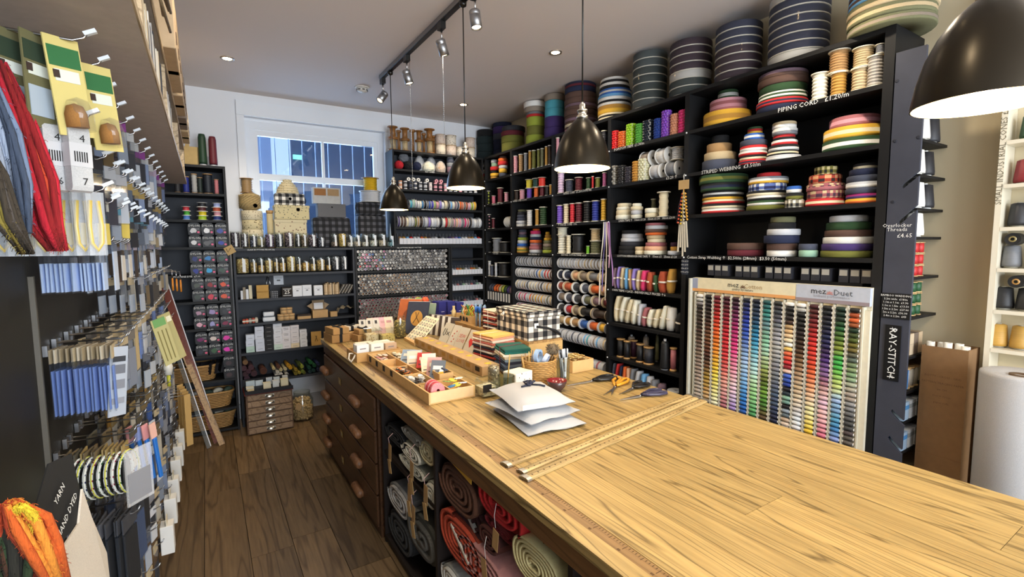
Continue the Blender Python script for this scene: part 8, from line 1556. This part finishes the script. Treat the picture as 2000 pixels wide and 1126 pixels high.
# ================================================================ overhead shelf on the left
oh = thing('wall_shelf', 'long pale wooden wall shelf above the pegboard', 'shelf', (-.29, 2.9, 2.1)); oo = (-.29, 2.9, 2.1); LW = mat('wood', 'c9b494', rough=.5)
abox('bottom_board', (-.499, .6, 2.1), (-.10, 4.62, 2.118), mat('card', 'c4b8b0'), oh, org=oo); abox('front_lip', (-.10, .6, 2.1), (-.096, 4.62, 2.122), LW, oh, org=oo); abox('upper_board', (-.499, .6, 2.352), (-.10, 4.56, 2.37), mat('card', 'a39a90'), oh, org=oo); abox('upper_lip', (-.10, .6, 2.350), (-.096, 4.56, 2.372), LW, oh, org=oo)
for y in (.6, 1.55, 2.5, 3.6, 4.545): abox('partition', (-.49, y, 2.1185), (-.101, y+.016, 2.3515), LW, oh, org=oo)
bkc = random.Random(9); y = 1.6
for k in range(34):
    y += bkc.uniform(.03, .06)
    if min(abs(y-q-.008) for q in (1.55, 2.5, 3.6, 4.545)) < .04: y += .05
    if y > 4.5: break
    w = bkc.uniform(.012, .028); h = bkc.uniform(.16, .22); tag(box('pattern_book', (.26, w, h), mat('paper', bkc.choice(['e4ddd0', 'd8d2c4', '6c6a6c', 'b8b4b0', '3c3c42', 'c9b898'])), None, (-.24, y, 2.1192)), f'upright pattern folder, {nth(k)} from the camera on the wall shelf', 'folder', 'pattern folders on the wall shelf')
for k, (y0, y1, h, c, l) in enumerate(((2.35, 3.0, .26, 'c0a684', 'kraft carton on the wall shelf beside the basket'), (3.05, 3.5, .20, 'c4aa88', 'plain kraft carton farther along the wall shelf'), (3.55, 3.9, .24, '8a7a6c', 'grey brown carton on the wall shelf'), (3.95, 4.4, .16, 'c8b08a', 'low kraft carton at the end of the wall shelf'))):
    t = thing('storage_carton', l, 'carton', (-.185, (y0+y1)/2, 2.3725)); box('carton_body', (.26, y1-y0, h), mat('card', c), t, bev=.003); box('tape_strip', (.2605, .05, h+.0006), mat('paper', 'b09468'), t)
    for q in range(3): box('corner_mark', (.002, .05, .035), mat('card', '4a3428'), t, (.131, -(y1-y0)*.3+q*(y1-y0)*.3, h*.25))
t = thing('reed_bundle', 'bundle of dark reeds on the wall shelf near the ceiling', 'bundle', (-.13, 2.05, 2.3725)); rr_ = random.Random(3); 
for k in range(26): ob('reed', CM('reed', lambda: MB().lathe([(.006, 0), (.005, .34)], 5, axis='y')), mat('wicker', '7a6a50'), t, (rr_.uniform(-.06, .06), -.17, .006+rr_.uniform(0, .16)), (rr_.uniform(-.04, .04), 0, rr_.uniform(-.1, .1)))
# ================================================================ right end: thread panel, carton, roll, white shelf
en = thing('thread_rack', 'grey end rack with slotted side panel for overlocker threads', 'rack', ((XR+XW)/2, .95, 0)); eo = ((XR+XW)/2, .95, 0); GP_ = mat('paint', '3c3e48')
def pz(u, v): q = onx(u, v, XR); return (q.y, q.z)
yA, yB = 1.005, .893
slots = [(1.905, .055, .05), (1.755, .06, .062), (.765, .045, -.04), (.625, .05, -.05)]
poly = [(yA, 0), (yA, 2.455), (yB, 2.455)]
for z, dy, dz_ in slots: poly += [(yB, z+.012), (yB+dy, z+.012-dz_), (yB+dy+.006, z-dz_), (yB+dy, z-.012-dz_), (yB, z-.012)]
poly += [(yB, 0)]
mbp = MB(); mbp.prism(poly, XR-eo[0], XR+.016-eo[0], axis='x'); mbp.v = [(a, b-eo[1], c) for a, b, c in mbp.v]; ob('side_panel', mbp, GP_, en)
abox('back_panel', (XR+.0165, yA-.006, 0), (XW-.006, yA-.001, 2.45), BLK, en, org=eo)
ES = [2.06, 1.905, 1.755, 1.44, 1.255, 1.07, .905, .765, .62]
for z in ES: abox('shelf_board', (XR+.0165, yB+.004, z-.012), (XW-.006, yA-.0065, z), BLK, en, org=eo)
for u, v in ((1752, 158), (1748, 275), (1744, 394), (1794, 268)): y, z = pz(u, v); ob('screw', MB().lathe([(.008, 0), (.006, -.002)], 10, axis='x'), mat('paint', '2a2c34'), en, (XR-.0005-eo[0], y-eo[1], z))
text('Overlocker', .024, CHALK, (XR-.001-eo[0], pz(1752, 440)[0]-eo[1], pz(1752, 440)[1]), RX, en); text('Threads', .024, CHALK, (XR-.001-eo[0], pz(1752, 448)[0]-eo[1], pz(1752, 448)[1]), RX, en); text('£4.65', .026, CHALK, (XR-.001-eo[0], pz(1767, 460)[0]-eo[1], pz(1767, 460)[1]), RX, en)
y, z = pz(1751, 622); pb = thing('price_board', 'black price board of bamboo wadding sizes in white writing', 'sign', (XR-.004, .948, z)); box('board', (.006, .112, .118), mat('paint', '101012'), pb)
for k, s in enumerate(('BAMBOO WADDING', '2.2m wide  £18/m', '1.1m x 1.1m  £9.90', '1.1m x 1.5m  £13.50', '1.5m x 2.2m  £27.00', '2m x 2.2m  £36.00', '2.4m x 2.2m  £43')): text(s, .0125, CHALK, (-.0036, 0, .107-.0158*k), RX, pb)
y, z = pz(1750, 744); ys_g = thing('name_board', 'narrow black board with stitched white lettering down the grey panel', 'sign', (XR-.004, .951, z)); box('board', (.006, .062, .262), mat('paint', '0d0d0f'), ys_g); RXV = (Matrix.Rotation(PI/2, 3, 'X') @ Matrix.Identity(3)); e1 = Vector((0, 0, -1)); nx_ = Vector((-1, 0, 0)); e2 = nx_.cross(e1)
text('RAY-STITCH', .043, CHALK, (-.0036, 0, .131), Matrix((e1, e2, nx_)).transposed().to_euler(), ys_g)
for zz in (.018, .244):
    for q in range(5): ob('star_stitch', MB().tube([(-.004, 0, 0), (-.004, .012*math.cos(q*PI/5*2), .010*math.sin(q*PI/5*2))], .0008, 3), CHALK, ys_g, (0, 0, zz))
def rk(z, x, y, r, h, c, label, kind='cone'):
    t = thing('thread_cone' if kind == 'cone' else 'rack_spool', label, 'cone' if kind == 'cone' else 'spool', (x, y, z+.001), group='threads on the end rack')
    if kind == 'cone': ob('thread', CM(('rc', r, h), lambda: MB().lathe([(r, .006), (r*1.02, .02), (r*.8, h*.92), (r*.5, h*.95)], 16)), thr(c), t); ob('cone_core', CM(('rcc', r, h), lambda: MB().lathe([(r*.8, 0), (r*.7, .006), (r*.3, h*.95), (r*.3, h)], 12)), mat('plastic', 'd8d6d0'), t)
    else:
        ob('thread', CM(('rs', r, h), lambda: MB().lathe([(r*.8, h*.08), (r*.86, h*.5), (r*.8, h*.92)], 14)), thr(c), t)
        for q in (0, h*.92): ob('rim', CM(('rsr', r, h), lambda: MB().lathe([(r, 0), (r, h*.08)], 14)), mat('wood', 'c8a878'), t, (0, 0, q))
yc = .935
for i, (z, x, c, h, l) in enumerate(((2.06, 2.80, 'd8d4ca', .13, 'white thread cone on the top rack shelf'), (2.06, 2.92, '26262a', .13, 'black thread cone on the top rack shelf'), (1.905, 2.77, 'dcd8d0', .12, 'white thread cone, left on the second rack shelf'), (1.905, 2.88, '1c1c20', .12, 'black thread cone on the second rack shelf'), (1.755, 2.79, 'e0ddd6', .125, 'white thread cone on the upper tilted rack shelf'), (1.755, 2.90, '1e1e22', .12, 'black thread cone on the upper tilted rack shelf'), (1.625-.0, 2.80, 'e0dcd2', .115, 'white thread cone above the red spools'))):
    if i == 6: abox('shelf_board', (XR+.0165, yB+.004, 1.613), (XW-.006, yA-.0065, 1.625), BLK, en, org=eo)
    rk(z, x, yc, .04, h, c, l)
for z, c, nm in ((1.44, 'b02424', 'red'), (1.255, '1c4a2a', 'green')):
    for a in range(3):
        for b in range(3 if nm == 'red' else 3): rk(z+b*.054, 2.745+a*.062, .93, .022, .052, c, f'{nm} thread spool, {nth(a)} from left, {("bottom", "middle", "top")[b]} of the {nm} rack group', 'spool')
for a in range(4):
    for b in range(2): tag(box('thread_carton', (.045, .05, .05), mat('card', ('a89070', 'b8a488', '6a5a4c', 'b09878')[a]), None, (2.745+.05*a, .935, 1.071+b*.051)), f'small tan thread carton, {nth(a)} from left, {"upper" if b else "lower"} row on the rack', 'carton', 'tan thread cartons on the rack')
for a in range(4): rk(.905, 2.745+.05*a, .93, .022, .1, ('c8c8cc', 'b4b4ba', 'd8d0c0', 'e0d8c4')[a], f'pale thread spool, {nth(a)} from left on the lower rack shelf', 'spool')
for a in range(3):
    for z in (.765, .62): t = thing('machine_needle_box', f'white and blue small carton, {nth(a)} from left on the {"upper" if z > .7 else "lower"} bottom rack shelf', 'carton', (2.75+.075*a, .935, z+.001), group='white cartons at the rack bottom'); box('carton', (.06, .07, .085), mat('paper', 'ccd0d4' if a else 'a8c4e0'), t); box('print_band', (.0605, .0705, .02), mat('paper', '4a90d0' if a == 0 else '9aa0a4'), t, (0, 0, .05))
box('blue_strip', (.004, .02, .09), mat('plastic', '3a8ad8'), thing('blue_ruler', 'short blue ruler standing at the panel edge', 'ruler', (XR+.03, .905, .92)))
# tall carton of paper rolls
cx0 = 2.80; tc = thing('tall_carton', 'tall worn cardboard carton with faint handwriting beside the rack', 'carton', (2.87, .79, 0)); cw, cd, chh = .14, .165, 1.125; CRD = mat('card', '7c5c3a')
for s in (-1, 1): box('side_wall', (.004, cd, chh), CRD, tc, (s*cw/2, 0, 0)); box('end_wall', (cw-.004, .004, chh), CRD, tc, (0, s*(cd/2-.002), 0))
box('carton_floor', (cw-.004, cd-.008, .004), CRD, tc); box('fold_line', (.0006, cd, .004), mat('card', '7a5834'), tc, (-cw/2-.0022, 0, .62))
for k, s in enumerate(('DOTTY - CROSS - GRID', 'PATTERN TRACING PAPER', '84 CM', 'Dot + Cross', 'paper rolls')): text(s, .0125, mat('paper', '5a3e20'), (-cw/2-.0026, 0, .99-.03*k), RX, tc)
for k in range(5): t = tag(ob('paper_roll', CM('prl', lambda: MB().lathe([(.010, 0), (.016, 0), (.016, 1.13), (.010, 1.13), (.010, 0)], 14, cap=False)), mat('paper', 'dcd8cc'), None, (2.84+.034*(k % 2), .73+.031*k, .0055+.004*(k % 3))), f'white paper roll, {nth(k)} from the right in the tall carton', 'roll', 'paper rolls in the tall carton')
wr = thing('wadding_roll', 'big white roll standing on end at the right edge', 'roll', (2.70, .525, -.03)); ob('roll_body', MB().lathe([(.035, 1.10), (.045, 1.105), (.105, 1.115), (.118, 1.11), (.12, 1.10), (.12, .005), (.11, 0)], 36), mat('fabric', 'a9a7a6'), wr); ob('card_core', MB().lathe([(.034, .9), (.034, 1.108), (.028, 1.108), (.028, .9)], 20, cap=False), mat('card', '5a4630'), wr); ob('core_floor', MB().lathe([(0, .95), (.03, .95)], 16), mat('card', '2c2218'), wr)
# white shelf with cones
WX = 2.9; ws = thing('white_shelf', 'white wooden shelf of thread cones at the right edge', 'shelving', ((WX+XW)/2, .3, 0)); wo_ = ((WX+XW)/2, .3, 0); WS = mat('gloss', 'd8d0bc')
yl = onx(1937, 480, WX).y
abox('upright', (WX, yl-.02, 0), (XW-.002, yl, 2.7), WS, ws, org=wo_); abox('upright', (WX, -.35, 0), (XW-.002, -.33, 2.7), WS, ws, org=wo_)
wz = [onx(1970, v, WX).z for v in (274, 359, 443, 524, 607, 684)]+[.45, .1, 2.35]
for z in wz: abox('shelf_board', (WX, -.329, z-.016), (XW-.002, yl-.021, z), WS, ws, org=wo_)
text('SMALL INDUSTRIAL CONES £6.50', .03, mat('paper', '6a624e'), (WX-.0008-wo_[0], yl-.01-wo_[1], 1.98), Matrix((Vector((0, 0, 1)), Vector((-1, 0, 0)).cross(Vector((0, 0, 1))), Vector((-1, 0, 0)))).transposed().to_euler(), ws)
def wc(k, y, r, h, c, l): t = thing('industrial_cone', l, 'cone', (WX+.07, y, wz[k]+.001), group='cones on the white shelf'); ob('thread', MB().lathe([(r, .006), (r*1.03, .02), (r*.82, h*.93), (r*.55, h*.97)], 18), thr(c), t); ob('cone_core', MB().lathe([(r*.8, 0), (r*.7, .006), (r*.3, h*.97), (r*.3, h)], 12), mat('plastic', 'a8a494'), t)
yy = lambda u: onx(u, 480, WX+.07).y-.016
wc(0, yy(1985), .033, .105, '24462c', 'green thread cone on the white shelf'); wc(1, yy(1981), .035, .105, '7a1c24', 'red thread cone on the white shelf'); wc(2, yy(1975), .033, .105, '222226', 'black thread cone, left on the white shelf'); wc(2, yy(1975)-.075, .033, .105, '26262a', 'second black thread cone on the white shelf')
wc(3, yy(1968), .032, .1, '6a6c70', 'silver thread cone on the white shelf'); wc(3, yy(1968)-.075, .032, .1, '54565c', 'darker silver thread cone on the white shelf'); wc(5, yy(1953), .034, .105, 'b48a3c', 'gold thread cone, left on the white shelf'); wc(5, yy(1953)-.072, .034, .105, 'a8823a', 'gold thread cone, second on the white shelf'); wc(4, yy(1955)-.005, .036, .1, '18181a', 'fat black cone, left on the white shelf'); wc(4, yy(1955)-.08, .036, .1, '18181a', 'fat black cone, right on the white shelf')
for q, (k, y, z, l) in enumerate(((3, yy(1972), .125, 'black cone lying end-on above the silver cones'), (4, yy(1985), .125, 'black reel lying end-on above the fat black cones'))): t = thing('end_on_cone', l, 'cone', (WX+.03, y, wz[k]+z)); ob('thread', MB().lathe([(.012, 0), (.026, 0), (.026, .08), (.012, .08), (.012, 0)], 18, axis='x', cap=False, smooth=False), thr('161618'), t); ob('core_ring', MB().lathe([(.007, -.001), (.013, -.001), (.013, .01)], 14, axis='x', cap=False), mat('plastic', 'b88a4c' if q else '8a7a4c'), t)
